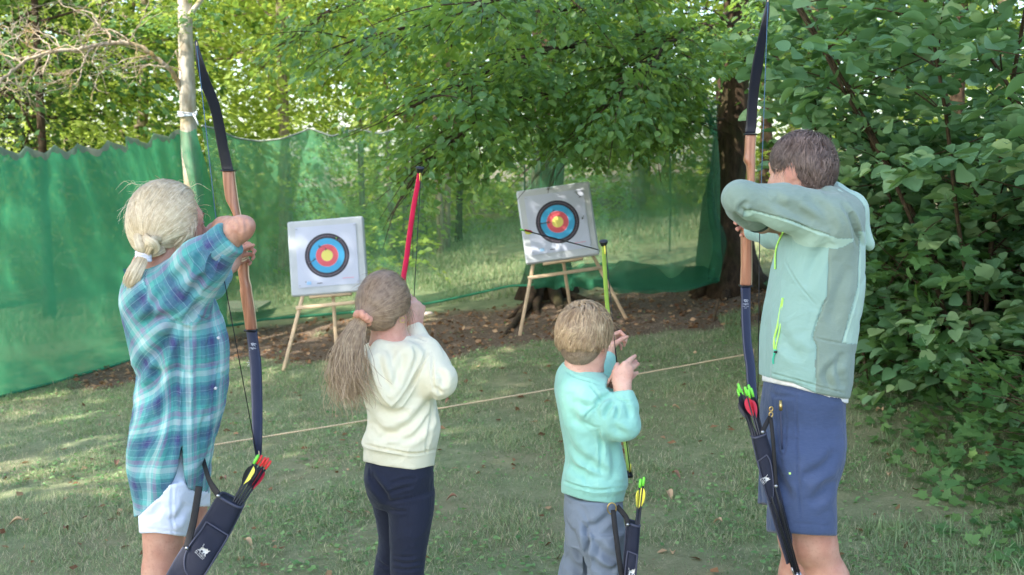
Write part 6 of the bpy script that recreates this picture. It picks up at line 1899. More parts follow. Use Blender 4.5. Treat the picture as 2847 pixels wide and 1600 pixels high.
    # hair
    HB = mat_hair("blond_hair", [srgb(180, 156, 122), srgb(218, 198, 162), srgb(240, 226, 196)], .34, srgb(186, 160, 124))
    capP = [Ell(L(0, -.02, .03), np.array([.089, .109, .1]) * s, R), Ell(L(.045, -.01, -.012), np.array([.042, .062, .075]) * s, R, k=.04), Ell(L(-.045, -.01, -.012), np.array([.042, .062, .075]) * s, R, k=.04), Ell(L(0, -.075, -.03), np.array([.062, .05, .06]) * s, R, k=.05),
            Ell(P(426, 672, 3.30), [.034, .028, .03], k=.04)]
    capf = lambda p: field(p, capP)
    def face_cut(p):
        l = (p - c) @ R / s
        return np.minimum(l[:, 1] - .052 - .5 * np.clip(.045 - np.abs(l[:, 2] - .03) * 0 - l[:, 2] * .3, -.02, .02), 1) - 0 * l[:, 0]
    cap = skin_obj("hair", capP, HB, root, org, .005, cuts=(Fn(lambda p: ((p - c) @ R / s)[:, 1] - .062 + np.maximum(0, -.01 - ((p - c) @ R / s)[:, 2]) * .9, .01),), attrs=lambda V, N: {"tint": np.full(len(V), .35), "along": np.ones(len(V))})
    K = P(424, 682, 3.27)
    ins = lambda l: (l[:, 2] > -.075) & (l[:, 1] < .06 + np.minimum(0, l[:, 2] * .9)) & ((l[:, 2] > -.02) | (l[:, 1] < -.01))
    roots = scalp_roots(capf, c, R, s, 7000, r, ins)
    lr = (roots - c) @ R / s
    part = R @ np.array([.25, .0, 0])
    d0 = K - roots
    def ff(p, d, t):
        return nrm(K - p) + (R @ np.array([0, -.55, .15])) * (1 - t) ** 2
    hair_strands("hair_strands", roots, nrm(d0) + R @ np.array([0, -.8, .3]), HB, cap, org, .012, 22, .0021, r, ff, capf, (.0005, .008), wob=.015, clump=.035, cfreq=20, stop=lambda p: np.linalg.norm(p - K, axis=1) < .022)
    stray(capf, c, R, s, ff, 220, r, HB, cap, org, .06)
    # sweep over the ear, loose strands at the cheek
    base = np.array([L(.05 + .03 * a, .055 - .03 * a, .06 - .06 * a) for a in r.random(160)])
    S = []
    for q in base:
        e = L(.083, r.uniform(-.02, .03), r.uniform(-.09, -.05)); m = (q + e) / 2 + R @ np.array([.022, .006, 0])
        S.append(spline([q, m, e], 16))
    ribbons("cheek_strands", np.array(S), HB, cap, org, .0028, r, capf, .3)
    S = []
    for i in range(22):
        q = L(r.normal(0, .05), r.normal(-.02, .05), .125); a = r.normal(0, 1, 3) * [1, 1, .3]
        S.append(spline([q - [0, 0, .01], q + nrm(a) * .025 + [0, 0, r.uniform(-.004, .004)], q + nrm(a) * .06 + [0, 0, r.uniform(-.03, -.012)]], 14))
    ribbons("flyaway_hair", np.array(S), HB, cap, org, .0009, r, None, .3)
    # the braid knot, its white tie and the tail
    kb = cap
    for pts, rd, tn in (([P(386, 640, 3.27), P(385, 666, 3.235), P(392, 688, 3.22), P(397, 710, 3.235)], [.012, .0145, .015, .0125], .72), ([P(446, 672, 3.26), P(430, 672, 3.225), P(418, 682, 3.215), P(410, 698, 3.225), P(404, 710, 3.235)], [.014, .0165, .017, .015, .012], .38),
                    ([P(402, 656, 3.245), P(410, 668, 3.21), P(424, 676, 3.208), P(434, 690, 3.222), P(424, 702, 3.235)], [.01, .012, .0135, .013, .010], .62), ([P(452, 690, 3.265), P(434, 700, 3.25), P(412, 709, 3.242)], [.015, .014, .010], .2)):
        bundle("braid_lock", pts, rd, 240, .0026, r, HB, kb, org, .0, 1, 16, .85, tint=np.clip(tn + r.normal(0, .14, 240), 0, 1))
    q = P(399, 713, 3.235) - org; a = np.linspace(0, 2 * math.pi, 20)
    tie = MB()
    for k in range(3): tie.tube(np.stack([q[0] + .0195 * np.cos(a), q[1] + .017 * np.sin(a), q[2] + .007 * (k - 1) - .005 * np.cos(a)], 1), .0052, 8, caps=False)
    tie.build("hair_tie", mat_plain("white_elastic", srgb(232, 228, 236), .8), kb)
    bundle("ponytail", [P(400, 712, 3.235), P(390, 730, 3.215), P(376, 757, 3.2), P(364, 782, 3.2), P(362, 800, 3.21)], [.014, .019, .0215, .019, .008], 620, .0028, r, HB, kb, org, .0015, 1.5, 22, .75, .006)
    skin_obj("body", b, SKIN_T, root, org, .0045, lips(c, R, s), lines=[([(652, 606), (664, 618), (668, 634), (664, 652)], .006, .0035), ([(676, 612), (684, 626), (682, 642)], .006, .0028), ([(650, 640), (662, 664), (668, 684)], .008, .003), ([(640, 618), (652, 626), (658, 640)], .007, .003)], Y=3.16, cover=[([tor] + sl, (hems, cutc), P(0, 752, 3.3)[2], [(P(665, 730, 3.95), .16)]), (sh, (shc,), 9, ())])
    return root
woman()

# ---------------------------------------------------------------- man
def mat_jacket():
    n = cloth_mat("jacket_fleece", (.5, .5, .5, 1), .05, 620, .9, .2)
    a = n.attr("panel").outputs["Fac"]
    col = n.ramp(a, [(0, srgb(122, 140, 128)), (.33, srgb(138, 172, 162)), (.66, srgb(162, 190, 174))], 'CONSTANT')
    mp = n.new("ShaderNodeMapping"); n.ln(n.coord(), mp.inputs[0]); mp.inputs["Scale"].default_value = (1, 1, 8)
    st = n.noise(70, 3, mp.outputs[0])
    col = n.mix(n.math('MULTIPLY', st.outputs[0], .2), col, srgb(166, 186, 178))
    n.ln(col, n.b.inputs["Base Color"])
    return n.m

def man():
    Y = 3.55; r = np.random.default_rng(102)
    g = P(2230, 1000, Y); org = np.array([g[0], Y, float(ground_z(g[0], Y))])
    root = link("person", None, None, tuple(org)); tag(root, "person with short brown hair, mint and sage hooded jacket and blue shorts", "person", "archers in a row")
    s = .97; c = P(2223, 473, Y); R = rot(math.radians(-48), math.radians(-6))
    L = lambda x, y, z: c + R @ (np.array([x, y, z]) * s)
    shn = P(2300, 607, 3.40); el = P(2054, 547, 3.385); wr = P(2126, 622, 3.56)
    b = head(c, R, s, 0, .016)
    b += [Cap(L(0, -.025, -.06), P(2268, 600, 3.55), .063, .07, k=.05), Cap(P(2268, 620, Y), P(2240, 1000, Y), .12, .12, k=.05), Cap(P(2300, 610, 3.42), P(2250, 620, 3.7), .07, .07, k=.05),
          Cap(shn, el, .055, .04, k=.03), Cap(el, P(2098, 600, 3.48), .042, .04, k=.02), Cap(P(2098, 600, 3.48), wr, .038, .029, k=.02),
          Cap(P(2240, 630, 3.72), P(2150, 640, 3.95), .05, .04, k=.03), Cap(P(2150, 640, 3.95), P(2092, 645, 4.15), .04, .028, k=.02)]
    b += hand(wr, nrm(P(2150, 612, 3.66) - wr), [.1, .9, .4], [0, -.4, 1], 1.05, curlset(1.0, 1.2, .6))
    b += hand(P(2108, 640, 4.16), [-.06, .8, .15], [-.95, -.1, -.1], [0, -.2, 1], .98, curlset(1.0, 1.25, .8), tc=(.7, .4))
    for (xa, ya, xk, yk, xc, yc, xf, yy, rr) in ((2240, 1420, 2262, 1500, 2302, 1610, 2318, 3.47, 1), (2215, 1380, 2226, 1480, 2219, 1600, 2216, 3.8, 1)):
        k_ = P(xk, yk, yy); cf = P(xc, yc, yy + .01)
        a_ = np.array([P(xf, 1900, yy)[0], yy + .05, float(ground_z(k_[0], yy)) + .08])
        b += [Cap(P(xa, 1200, yy), P(xa, ya, yy), .085, .075, k=.03), Cap(P(xa, ya, yy), k_, .072, .064, k=.03), Cap(k_, cf, .06, .062, k=.05), Cap(cf, a_, .06, .038, k=.04), Ell(k_ + [-.03, .0, -.02], [.038, .045, .05], k=.04)]
        foot(a_, -1.0, .29, SHOE_D, root, org)
    eyes(c, R, s, root, org, mat_plain("dark_brow", srgb(70, 54, 44), .8))
    # t-shirt hem showing under the jacket, shorts
    tee = cloth_mat("white_tee", srgb(232, 230, 226), .03, 700).m
    skin_obj("tee_shirt", [Loft([rw(1020, 2128, 2346, 3.57, .17), rw(1060, 2125, 2347, 3.57, .172), rw(1135, 2126, 2345, 3.57, .172)], 0, 2.4, .02)], tee, root, org, .006, cuts=(hem([(2100, 1058), (2150, 1066), (2200, 1073), (2270, 1096), (2350, 1122), (2380, 1125)], 3.37),), noise=[((9, 9, 5), .004, 5)])
    nav = cloth_mat("slate_blue_jersey", srgb(62, 76, 106), .08, 600, .92, .2, .18).m
    sh = [Loft([rw(1048, 2134, 2340, 3.56, .15), rw(1090, 2126, 2342, 3.56, .165), rw(1150, 2120, 2340, 3.57, .175), rw(1217, 2118, 2338, 3.58, .18), rw(1290, 2122, 2330, 3.6, .165), rw(1350, 2140, 2305, 3.6, .13), rw(1400, 2170, 2270, 3.6, .08)], 0, 2.4, .06),
          Loft([rw(1200, 2160, 2320, 3.48, .09), rw(1240, 2140, 2335, 3.465, .11), rw(1300, 2137, 2326, 3.455, .112), rw(1400, 2138, 2320, 3.45, .108), rw(1520, 2137, 2320, 3.45, .108)], 0, 2.5, .05), Loft([rw(1240, 2118, 2280, 3.75, .11), rw(1330, 2114, 2250, 3.78, .105), rw(1440, 2109, 2238, 3.8, .1)], 0, 2.5, .05)]
    shc = Fn(lambda p: np.where(p[:, 1] < 3.62, hem([(2100, 1475), (2138, 1477), (2230, 1486), (2330, 1490)], 3.34).d(p), hem([(2090, 1398), (2140, 1406), (2250, 1410)], 3.7).d(p)), 0)
    o = skin_obj("shorts", sh, nav, root, org, .006, cuts=(shc,), ridge=[((8, 8, 5), .004, 75)], noise=[((8, 8, 4), .005, 5), ((30, 30, 18), .0012, 6)],
        lines=[([(2212, 1075), (2215, 1200), (2220, 1330), (2232, 1480)], .003, .004), ([(2140, 1456), (2230, 1460), (2318, 1462)], .003, .003), ([(2160, 1115), (2158, 1180), (2166, 1255), (2180, 1258), (2186, 1180), (2184, 1115)], .003, .003), ([(2150, 1068), (2200, 1085), (2250, 1092)], .006, .004),
               ([(2330, 1250), (2290, 1300), (2230, 1330)], .018, .008), ([(2140, 1085), (2155, 1100), (2210, 1105)], .006, .004), ([(2320, 1330), (2280, 1380), (2250, 1400)], .018, .006), ([(2150, 1300), (2180, 1360), (2200, 1400)], .016, .006)], Y=3.37)
    q = spline([P(2170, 1118, 3.375), P(2172, 1180, 3.355), P(2175, 1250, 3.345)], 8) - org
    z = MB().tube(q, .0035, 6).build("pocket_zip", mat_plain("dark_zip", srgb(30, 40, 70), .5), o)
    MB().tube([P(2170, 1114, 3.368) - org, P(2171, 1142, 3.36) - org], [.0045, .0055], 8).build("zip_pull", M_BRASS, z)
    MB().box(P(2196, 1317, 3.335) - org, (.006, .004, .006)).build("lime_tab", mat_plain("lime_thread", srgb(190, 230, 130), .7), o)
    # jacket
    tor = Loft([rw(508, 2262, 2316, 3.57, .05), rw(525, 2248, 2336, 3.57, .09), rw(550, 2226, 2368, 3.57, .14), rw(580, 2205, 2386, 3.57, .175), rw(625, 2188, 2388, 3.57, .195), rw(680, 2168, 2390, 3.57, .2), rw(740, 2152, 2391, 3.57, .2), rw(800, 2140, 2389, 3.57, .2), rw(883, 2127, 2376, 3.57, .195), rw(950, 2118, 2366, 3.57, .195), rw(1010, 2113, 2360, 3.57, .19), rw(1045, 2113, 2356, 3.57, .185), rw(1120, 2120, 2345, 3.57, .175)], 0, 2.3, .05)
    sl = [Cap(P(2300, 611, 3.42), P(2180, 577, 3.4), .092, .068, k=.06, tag=1), Cap(P(2180, 577, 3.4), P(2058, 549, 3.39), .068, .0485, k=.03, tag=1), Cap(P(2058, 552, 3.39), P(2110, 613, 3.53), .051, .042, k=.025, tag=2), Cap(P(2052, 585, 3.43), P(2086, 606, 3.48), .033, .036, k=.03, tag=2)]
    sr = [Cap(P(2240, 640, 3.74), P(2150, 648, 3.95), .082, .056, k=.05, tag=3), Cap(P(2150, 648, 3.95), P(2095, 640, 4.13), .054, .038, k=.03, tag=3)]
    hd = [Cap(P(2330, 545, 3.64), P(2378, 580, 3.6), .052, .05, k=.04, f=[.8, 0, .6], sc=.7), Cap(P(2380, 580, 3.6), P(2414, 674, 3.57), .05, .03, k=.022, f=[1, 0, .3], sc=.68), Cap(P(2300, 545, 3.47), P(2362, 605, 3.49), .033, .026, k=.04)]
    ax2 = nrm(P(2112, 615, 3.53) - P(2058, 547, 3.39)); c2 = P(2109, 611, 3.522)
    cutc = Fn(lambda p: np.where((sl[2].d(p) < sl[1].d(p)) & (p[:, 1] > 3.42) & (p[:, 0] < P(2150, 600, 3.5)[0]), (p - c2) @ ax2, -1.0), .003)
    hm = hem([(2090, 1040), (2115, 1042), (2150, 1052), (2200, 1068), (2270, 1092), (2346, 1106), (2390, 1108)], 3.36)
    def panel(V, N):
        X, Yp = px_of(V)
        arm = np.minimum(np.minimum(sl[0].d(V), sl[1].d(V)), sl[2].d(V)); far = np.minimum(sr[0].d(V), sr[1].d(V)); td = tor.d(V)
        hdd = np.minimum.reduce([q.d(V) for q in hd])
        onarm = (arm < td) & (V[:, 1] < 3.62)
        seam = np.interp(X, [2070, 2081, 2183, 2313, 2330], [585, 583, 608, 657, 664])
        pa = np.where(sl[2].d(V) < np.minimum(sl[0].d(V), sl[1].d(V)) - .002, .1, np.where(Yp > seam, .8, .1))
        bx = np.interp(Yp, [600, 659, 685, 820, 850, 938, 966, 1015, 1076, 1120], [2318, 2313, 2305, 2300, 2287, 2259, 2271, 2267, 2269, 2270])
        sx = np.interp(Yp, [560, 650, 800, 883, 955, 960], [2374, 2392, 2384, 2361, 2341, 2460])
        pt = np.where(X > sx, .8, np.where(X > bx, .1, .5))
        pt = np.where(Yp < 645, .1, pt)
        pt = np.where(V[:, 1] > 3.62, .5, pt)
        p = np.where(onarm, pa, pt); p = np.where((far < td) & (V[:, 1] > 3.6), .5, p)
        return {"panel": np.where((hdd < td - .002) & (hdd < arm) & (X > 2330), .8, p)}
    fl = [([(2313, 657), (2250, 635), (2183, 608), (2081, 583)], .003, .004), ([(2150, 555), (2200, 590), (2260, 625)], .016, .009), ([(2190, 560), (2240, 590), (2300, 640)], .016, .008), ([(2240, 545), (2290, 590), (2320, 650)], .018, .007), ([(2080, 560), (2060, 575), (2058, 590)], .008, .006), ([(2062, 575), (2075, 590), (2090, 585)], .006, .006),
          ([(2040, 590), (2060, 612), (2085, 625)], .006, .006), ([(2305, 685), (2300, 820), (2287, 850), (2259, 938), (2271, 966), (2268, 1080)], .003, .004), ([(2265, 940), (2310, 950), (2358, 957)], .003, .003), ([(2390, 640), (2384, 800), (2361, 883), (2342, 955)], .003, .003),
          ([(2310, 670), (2270, 720), (2240, 800)], .02, .007), ([(2176, 720), (2220, 790), (2270, 850)], .003, .003), ([(2116, 1028), (2200, 1054), (2350, 1094)], .003, .004), ([(2330, 1000), (2300, 1040), (2310, 1080)], .014, .008), ([(2340, 980), (2330, 1030), (2340, 1080)], .012, .006), ([(2360, 740), (2330, 820), (2310, 900)], .02, .006),
          ([(2160, 900), (2190, 960), (2240, 1000)], .02, .005), ([(2370, 590), (2385, 640), (2400, 690)], .006, .008), ([(2340, 560), (2370, 610), (2385, 690)], .008, .006)]
    jo = skin_obj("jacket", [tor] + sl + sr + hd, mat_jacket(), root, org, .0042, cuts=(hm, cutc), ridge=[((9, 5, 6), .0045, 67)], noise=[((7, 7, 5), .005, 21), ((22, 22, 14), .0016, 22)], lines=fl, Y=3.37, attrs=panel)
    # dark lining at the cuff, lime piping and zips, zip pull, lime tag at the neck
    lime = mat_plain("lime_piping", srgb(190, 246, 110), .5)
    e2 = nrm(np.cross(ax2, [0, 0, 1.])); e3 = np.cross(ax2, e2); t = np.linspace(0, 2 * math.pi, 26)
    ring = c2 + ax2 * .002 + (np.cos(t)[:, None] * e2 + np.sin(t)[:, None] * e3) * .0405
    MB().tube(ring - org, .0048, 8, caps=False).build("cuff_binding", mat_plain("charcoal_binding", srgb(52, 66, 64), .8), jo)
    def onfront(pts, off=.010, n=26):
        """lay a line on the near side of the jacket: drop each point along the sight line until it meets the cloth"""
        pr = [tor] + sl + hd; out = []
        for x, y in spline([(a, b2, 0) for a, b2 in pts], n)[:, :2]:
            lo, hi = 3.0, 3.75
            for yy in np.arange(3.0, 3.75, .01):
                if field(P(x, y, yy)[None], pr)[0] < 0: hi = yy; break
            out.append(P(x, y, hi - off))
        o2 = np.array(out); o2[1:-1] = (o2[:-2] + o2[1:-1] * 2 + o2[2:]) / 4; return o2
    z = onfront([(2176, 829), (2168, 870), (2162, 905), (2153, 940), (2152, 965), (2155, 974)])
    zo = MB().tube(z - org, .0034, 6).build("pocket_zip", lime, jo)
    MB().tube(onfront([(2177, 829), (2173, 880), (2166, 925), (2158, 960), (2157, 974)]) - org, .0022, 6).build("zip_edge", lime, zo)
    MB().tube(onfront([(2155, 975), (2153, 985), (2149, 1000), (2150, 1012)], .013) - org, [.0045] * 10 + [.003] * 16, 6).build("zip_pull", mat_plain("teal_cord", srgb(70, 196, 160), .6), zo)
    MB().tube(onfront([(2157, 976), (2156, 982)], .012, 4) - org, .006, 6).build("zip_slider", M_BLACK, zo)
    MB().tube(onfront([(2177, 646), (2166, 668), (2158, 690), (2155, 720), (2155, 748)], .009) - org, .003, 6).build("front_piping", lime, jo)
    MB().tube(np.array([P(2288, 530, 3.50), P(2300, 519, 3.52), P(2314, 510, 3.55)]) - org, .0042, 6).build("collar_piping", lime, jo)
    # hair
    HM = mat_hair("dark_brown_hair", [srgb(58, 46, 42), srgb(94, 76, 68), srgb(142, 120, 108)], .4)
    capP = [Ell(L(0, -.014, .028), np.array([.081, .101, .094]) * s, R), Ell(L(0, -.058, -.022), np.array([.062, .044, .064]) * s, R, k=.05)]
    capf = lambda p: field(p, capP)
    cap = skin_obj("hair", capP, HM, root, org, .005, cuts=(Fn(lambda p: ((p - c) @ R / s)[:, 1] - .07 - 0 + np.maximum(0, .03 - ((p - c) @ R / s)[:, 2]) * 1.35, .008), Fn(lambda p: .034 - np.linalg.norm((np.abs((p - c) @ R / s) - [.08, .006, .018]) * [.7, 1, .9] * 1.0 + np.where(((p - c) @ R)[:, 2:3] > 0, 9.0, 0), axis=1), .004)), attrs=lambda V, N: {"tint": np.full(len(V), .2), "along": np.ones(len(V))})
    ins = lambda l: (l[:, 1] < .075 - np.maximum(0, .03 - l[:, 2]) * 1.35) & (l[:, 2] > -.08) & ~((np.abs(l[:, 0]) > .045) & (l[:, 1] > -.035) & (l[:, 1] < .032) & (l[:, 2] < .016))
    roots = scalp_roots(capf, c, R, s, 6400, r, ins)
    wh = L(.015, -.055, .115)
    def ff(p, d, t):
        v = nrm(p - wh); return v * .8 + np.array([0, 0, -.75]) * (1 if t > .2 else .5)
    hair_strands("hair_strands", roots, nrm(roots - wh) + nrm(roots - c) * .7, HM, cap, org, .005, 8, .0024, r, ff, capf, (.001, .012), wob=.16, taper=.12, clump=.75, cfreq=42)
    stray(capf, c, R, s, ff, 260, r, HM, cap, org, .04, lambda l: (l[:, 2] > .0) & (l[:, 1] < .05))
    skin_obj("body", b, SKIN_T, root, org, .0048, lips(c, R, s), cover=[([tor] + sl + sr + hd, (hm, cutc), P(0, 548, 3.5)[2], [(P(2085, 640, 4.2), .14), (P(2150, 612, 3.66), .07)]), (sh, (shc,), 9, ())])
    return root
man()

# ---------------------------------------------------------------- girl
def girl():
    Y = 3.75; r = np.random.default_rng(103)
    g = P(1110, 1200, Y); org = np.array([g[0], Y, float(ground_z(g[0], Y))])
    root = link("person", None, None, tuple(org)); tag(root, "person with long brown ponytail, cream hoodie and black leggings, hand at the cheek", "person", "archers in a row")
    s = .91; c = P(1074, 843, Y); R = rot(math.radians(36), math.radians(-2))
    L = lambda x, y, z: c + R @ (np.array([x, y, z]) * s)
    wr = P(1153, 908, 3.86); el = P(1222, 1058, 3.66)
    b = head(c, R, s, 1)
    b += [Cap(L(0, -.02, -.05), P(1085, 975, 3.76), .045, .05, k=.04), Cap(P(1090, 990, 3.77), P(1110, 1250, 3.77), .085, .085, k=.05),
          Cap(P(1185, 985, 3.74), el, .04, .035, k=.03), Cap(el, wr, .036, .024, k=.03),
          Cap(P(1040, 1000, 3.85), P(1090, 960, 4.05), .04, .034, k=.03), Cap(P(1090, 960, 4.05), P(1108, 915, 4.22), .033, .022, k=.02)]
    b += hand(wr, [.12, .12, 1], [-.75, .6, .1], [-.35, -1, .1], .86, ((.75, 1.25, .7), (.85, 1.3, .7), (.95, 1.3, .8), (1.0, 1.3, .8)), tc=(.75, .5), tout=.55)
    b += hand(P(1108, 918, 4.22), [.1, .8, .3], [.95, -.1, -.1], [0, -.2, 1], .86, curlset(1.0, 1.25, .8), tc=(.7, .4))
    for xk, xa, yy in ((1140, 1135, 3.72), (1085, 1060, 3.93)):
        k_ = np.array([P(xk, 1560, yy)[0], yy, .36]); a_ = np.array([P(xa, 1850, yy)[0], yy + .02, float(ground_z(k_[0], yy)) + .07])
        b += [Cap(np.array([k_[0], yy, .66]), k_, .06, .045, k=.03), Cap(k_, (k_ + a_) / 2, .044, .043, k=.03), Cap((k_ + a_) / 2, a_, .042, .03, k=.03)]
        foot(a_, .6, .22, SHOE, root, org)
    eyes(c, R, s, root, org)
    e = L(.083, .0, -.054) - org; t = np.linspace(.4, 2 * math.pi - .2, 16)
    MB().tube(np.stack([e[0] + .0085 * np.cos(t), e[1] + .002 * np.sin(t) - .004, e[2] - .004 + .0085 * np.sin(t)], 1), .0016, 6).build("earring", M_BRASS, root)
    # leggings
    leg = cloth_mat("black_leggings", srgb(36, 40, 56), .08, 800, .8, .1).m
    lg = [Loft([rw(1250, 1030, 1198, 3.77, .10), rw(1290, 1016, 1205, 3.77, .115), rw(1331, 1013, 1206, 3.77, .125), rw(1370, 1020, 1207, 3.78, .12), rw(1400, 1032, 1207, 3.79, .10)], 0, 2.2, .03)]
    right = Loft([rw(1370, 1068, 1207, 3.74, .09), rw(1420, 1078, 1206, 3.73, .085), rw(1497, 1083, 1193, 3.72, .073), rw(1560, 1085, 1183, 3.72, .065), rw(1600, 1086, 1179, 3.72, .06), rw(1680, 1090, 1180, 3.74, .058), rw(1790, 1105, 1165, 3.75, .045), rw(1860, 1112, 1155, 3.75, .036)], 0, 2.1, .018)
    left = Loft([rw(1340, 1022, 1140, 3.88, .085), rw(1400, 1036, 1145, 3.9, .08), rw(1497, 1052, 1140, 3.92, .068), rw(1560, 1044, 1128, 3.93, .06), rw(1600, 1038, 1118, 3.93, .056), rw(1680, 1034, 1112, 3.94, .055), rw(1770, 1040, 1095, 3.95, .042), rw(1830, 1046, 1086, 3.95, .034)], 0, 2.1, .018)
    zz = float(ground_z(org[0], Y)) + .09
    skin_obj("leggings", lg + [right, left], leg, root, org, .005, cuts=(Fn(lambda p: zz - p[:, 2], .0),), noise=[((12, 12, 8), .003, 31), ((40, 40, 60), .0007, 32)],
        lines=[([(1028, 1318), (1048, 1350), (1068, 1378), (1078, 1400)], .012, .010), ([(1075, 1375), (1110, 1362), (1150, 1352)], .006, .005), ([(1080, 1396), (1120, 1390), (1160, 1382)], .006, .005), ([(1082, 1418), (1110, 1422), (1130, 1420)], .006, .005), ([(1085, 1345), (1120, 1335), (1160, 1330)], .006, .004),
               ([(1090, 1560), (1130, 1568), (1175, 1562)], .006, .004), ([(1090, 1580), (1130, 1586), (1178, 1578)], .006, .004), ([(1090, 1545), (1125, 1550), (1160, 1548)], .005, .003), ([(1050, 1560), (1070, 1575), (1084, 1580)], .006, .004), ([(1028, 1300), (1030, 1330), (1040, 1350)], .003, .003)], Y=3.64)
    # hoodie
    cream = cloth_mat("cream_fleece", srgb(232, 224, 196), .03, 600, .92, .25).m
    tor = Loft([rw(938, 1056, 1108, 3.79, .035), rw(950, 1042, 1128, 3.79, .07), rw(968, 1020, 1170, 3.78, .11), rw(992, 1006, 1196, 3.78, .135), rw(1030, 1000, 1206, 3.78, .145), rw(1075, 1004, 1208, 3.78, .145), rw(1110, 1014, 1210, 3.78, .14), rw(1145, 1024, 1214, 3.78, .14), rw(1187, 1022, 1222, 3.78, .142), rw(1215, 1010, 1221, 3.78, .145), rw(1228, 1007, 1219, 3.78, .145), rw(1238, 1012, 1217, 3.78, .135), rw(1262, 1011, 1213, 3.78, .13), rw(1312, 1008, 1208, 3.78, .128)], 0, 2.3, .04)
    sl = [Cap(P(1180, 1000, 3.76), P(1216, 1050, 3.69), .068, .056, k=.05), Cap(P(1216, 1052, 3.69), P(1180, 975, 3.78), .056, .046, k=.04), Cap(P(1180, 975, 3.78), P(1152, 916, 3.855), .042, .036, k=.02), Cap(P(1226, 1068, 3.67), P(1221, 1074, 3.68), .036, .03, k=.04),
          Cap(P(1040, 1000, 3.86), P(1090, 965, 4.02), .06, .046, k=.04), Cap(P(1090, 965, 4.02), P(1106, 925, 4.18), .044, .034, k=.03)]
    hd = [Cap(P(1058, 966, 3.70), P(1128, 985, 3.70), .03, .034, k=.035), Cap(P(1040, 1000, 3.665), P(1085, 1085, 3.645), .034, .034, k=.04), Cap(P(1135, 985, 3.68), P(1096, 1080, 3.645), .036, .034, k=.04), Cap(P(1068, 1020, 3.655), P(1090, 1108, 3.638), .03, .022, k=.04), Cap(P(1128, 955, 3.75), P(1150, 965, 3.76), .03, .026, k=.03)]
    axc = nrm(P(1152, 916, 3.855) - P(1180, 975, 3.78)); cc = P(1151, 915, 3.857)
    cutc = Fn(lambda p: np.where((sl[2].d(p) < .02) & (p[:, 0] > P(1110, 900, 3.8)[0]) & (p[:, 1] > 3.78), (p - cc) @ axc, -1.0), .002)
    nk = P(1082, 930, 3.8)
    hm = hem([(990, 1283), (1008, 1284), (1060, 1296), (1150, 1307), (1209, 1297), (1240, 1290)], 3.62)
    fl = [([(1028, 1018), (1040, 1066), (1060, 1110), (1086, 1138)], .006, .010), ([(1190, 975), (1160, 1040), (1120, 1110), (1090, 1138)], .006, .010), ([(1050, 985), (1066, 1040), (1090, 1100)], .014, .008), ([(1125, 985), (1105, 1040), (1092, 1090)], .014, .008), ([(1150, 960), (1160, 985), (1150, 1030)], .008, .006), ([(1090, 975), (1090, 1010), (1085, 1050)], .012, .005),
          ([(1204, 990), (1202, 1040), (1208, 1092)], .004, .006), ([(1208, 1100), (1180, 1140), (1130, 1190), (1060, 1215)], .016, .010), ([(1210, 1110), (1195, 1160), (1150, 1215), (1110, 1225)], .012, .009), ([(1030, 1170), (1060, 1200), (1110, 1212)], .014, .009), ([(1205, 1105), (1196, 1180), (1186, 1240)], .006, .006), ([(1214, 1150), (1217, 1190), (1213, 1220)], .004, .006),
          ([(1022, 1190), (1050, 1216), (1080, 1222)], .012, .007), ([(1010, 1236), (1060, 1248), (1150, 1262), (1216, 1250)], .004, .006), ([(1185, 1240), (1186, 1262)], .004, .004), ([(1215, 1030), (1232, 1050), (1228, 1080)], .012, .006), ([(1212, 1075), (1222, 1088), (1230, 1094)], .008, .006), ([(1040, 1120), (1080, 1150), (1140, 1150)], .014, .006), ([(1150, 930), (1168, 940), (1186, 948)], .004, .004)]
    ho = skin_obj("hoodie", [tor] + sl + hd, cream, root, org, .0055, cuts=(hm, cutc, Fn(lambda p: .045 - np.linalg.norm((p - nk) * [1, 1, .8], axis=1), .01)), ridge=[((8, 8, 5), .004, 83)], noise=[((8, 8, 6), .004, 33), ((24, 24, 20), .0012, 34)], lines=fl, Y=3.62)
    t = np.linspace(0, 2 * math.pi, 24)
    ck = P(1082, 951, 3.775)
    MB().tube(np.stack([ck[0] + .05 * np.cos(t), ck[1] + .052 * np.sin(t), ck[2] + .012 * np.cos(t) + .004], 1) - org, .0085, 8, caps=False).build("tee_neckline", mat_plain("burgundy_neckline", srgb(142, 70, 92), .9), root)
    # hair
    HG = mat_hair("light_brown_hair", [srgb(104, 82, 64), srgb(150, 122, 98), srgb(194, 166, 136)], .33)
    HT = mat_hair("pale_brown_tail", [srgb(116, 90, 68), srgb(168, 138, 106), srgb(218, 190, 152)], .36)
    capP = [Ell(L(0, -.012, .027), np.array([.083, .102, .094]) * s, R), Ell(L(0, -.06, -.02), np.array([.066, .048, .064]) * s, R, k=.05), Ell(L(.05, .0, .0), np.array([.033, .05, .05]) * s, R, k=.03), Ell(L(-.05, .0, .0), np.array([.033, .05, .05]) * s, R, k=.03), Ell(P(1018, 880, 3.67), [.028, .026, .026], k=.03), Ell(L(.005, -.045, -.05), np.array([.058, .045, .046]) * s, R, k=.04)]
    capf = lambda p: field(p, capP)
    cap = skin_obj("hair", capP, HG, root, org, .005, cuts=(Fn(lambda p: ((p - c) @ R / s)[:, 1] - .066 + np.maximum(0, .0 - ((p - c) @ R / s)[:, 2]) * 1.2, .008),), attrs=lambda V, N: {"tint": np.full(len(V), .22), "along": np.ones(len(V))})
    K = P(1016, 882, 3.66)
    ins = lambda l: (l[:, 2] > -.095) & (l[:, 1] < .066 + np.minimum(0, l[:, 2] * 1.1)) & ((l[:, 2] > -.03) | (l[:, 1] < -.015))
    roots = scalp_roots(capf, c, R, s, 4600, r, ins)
    def ff(p, d, t): return nrm(K - p) + (R @ np.array([0, -.4, .1])) * (1 - t) ** 2
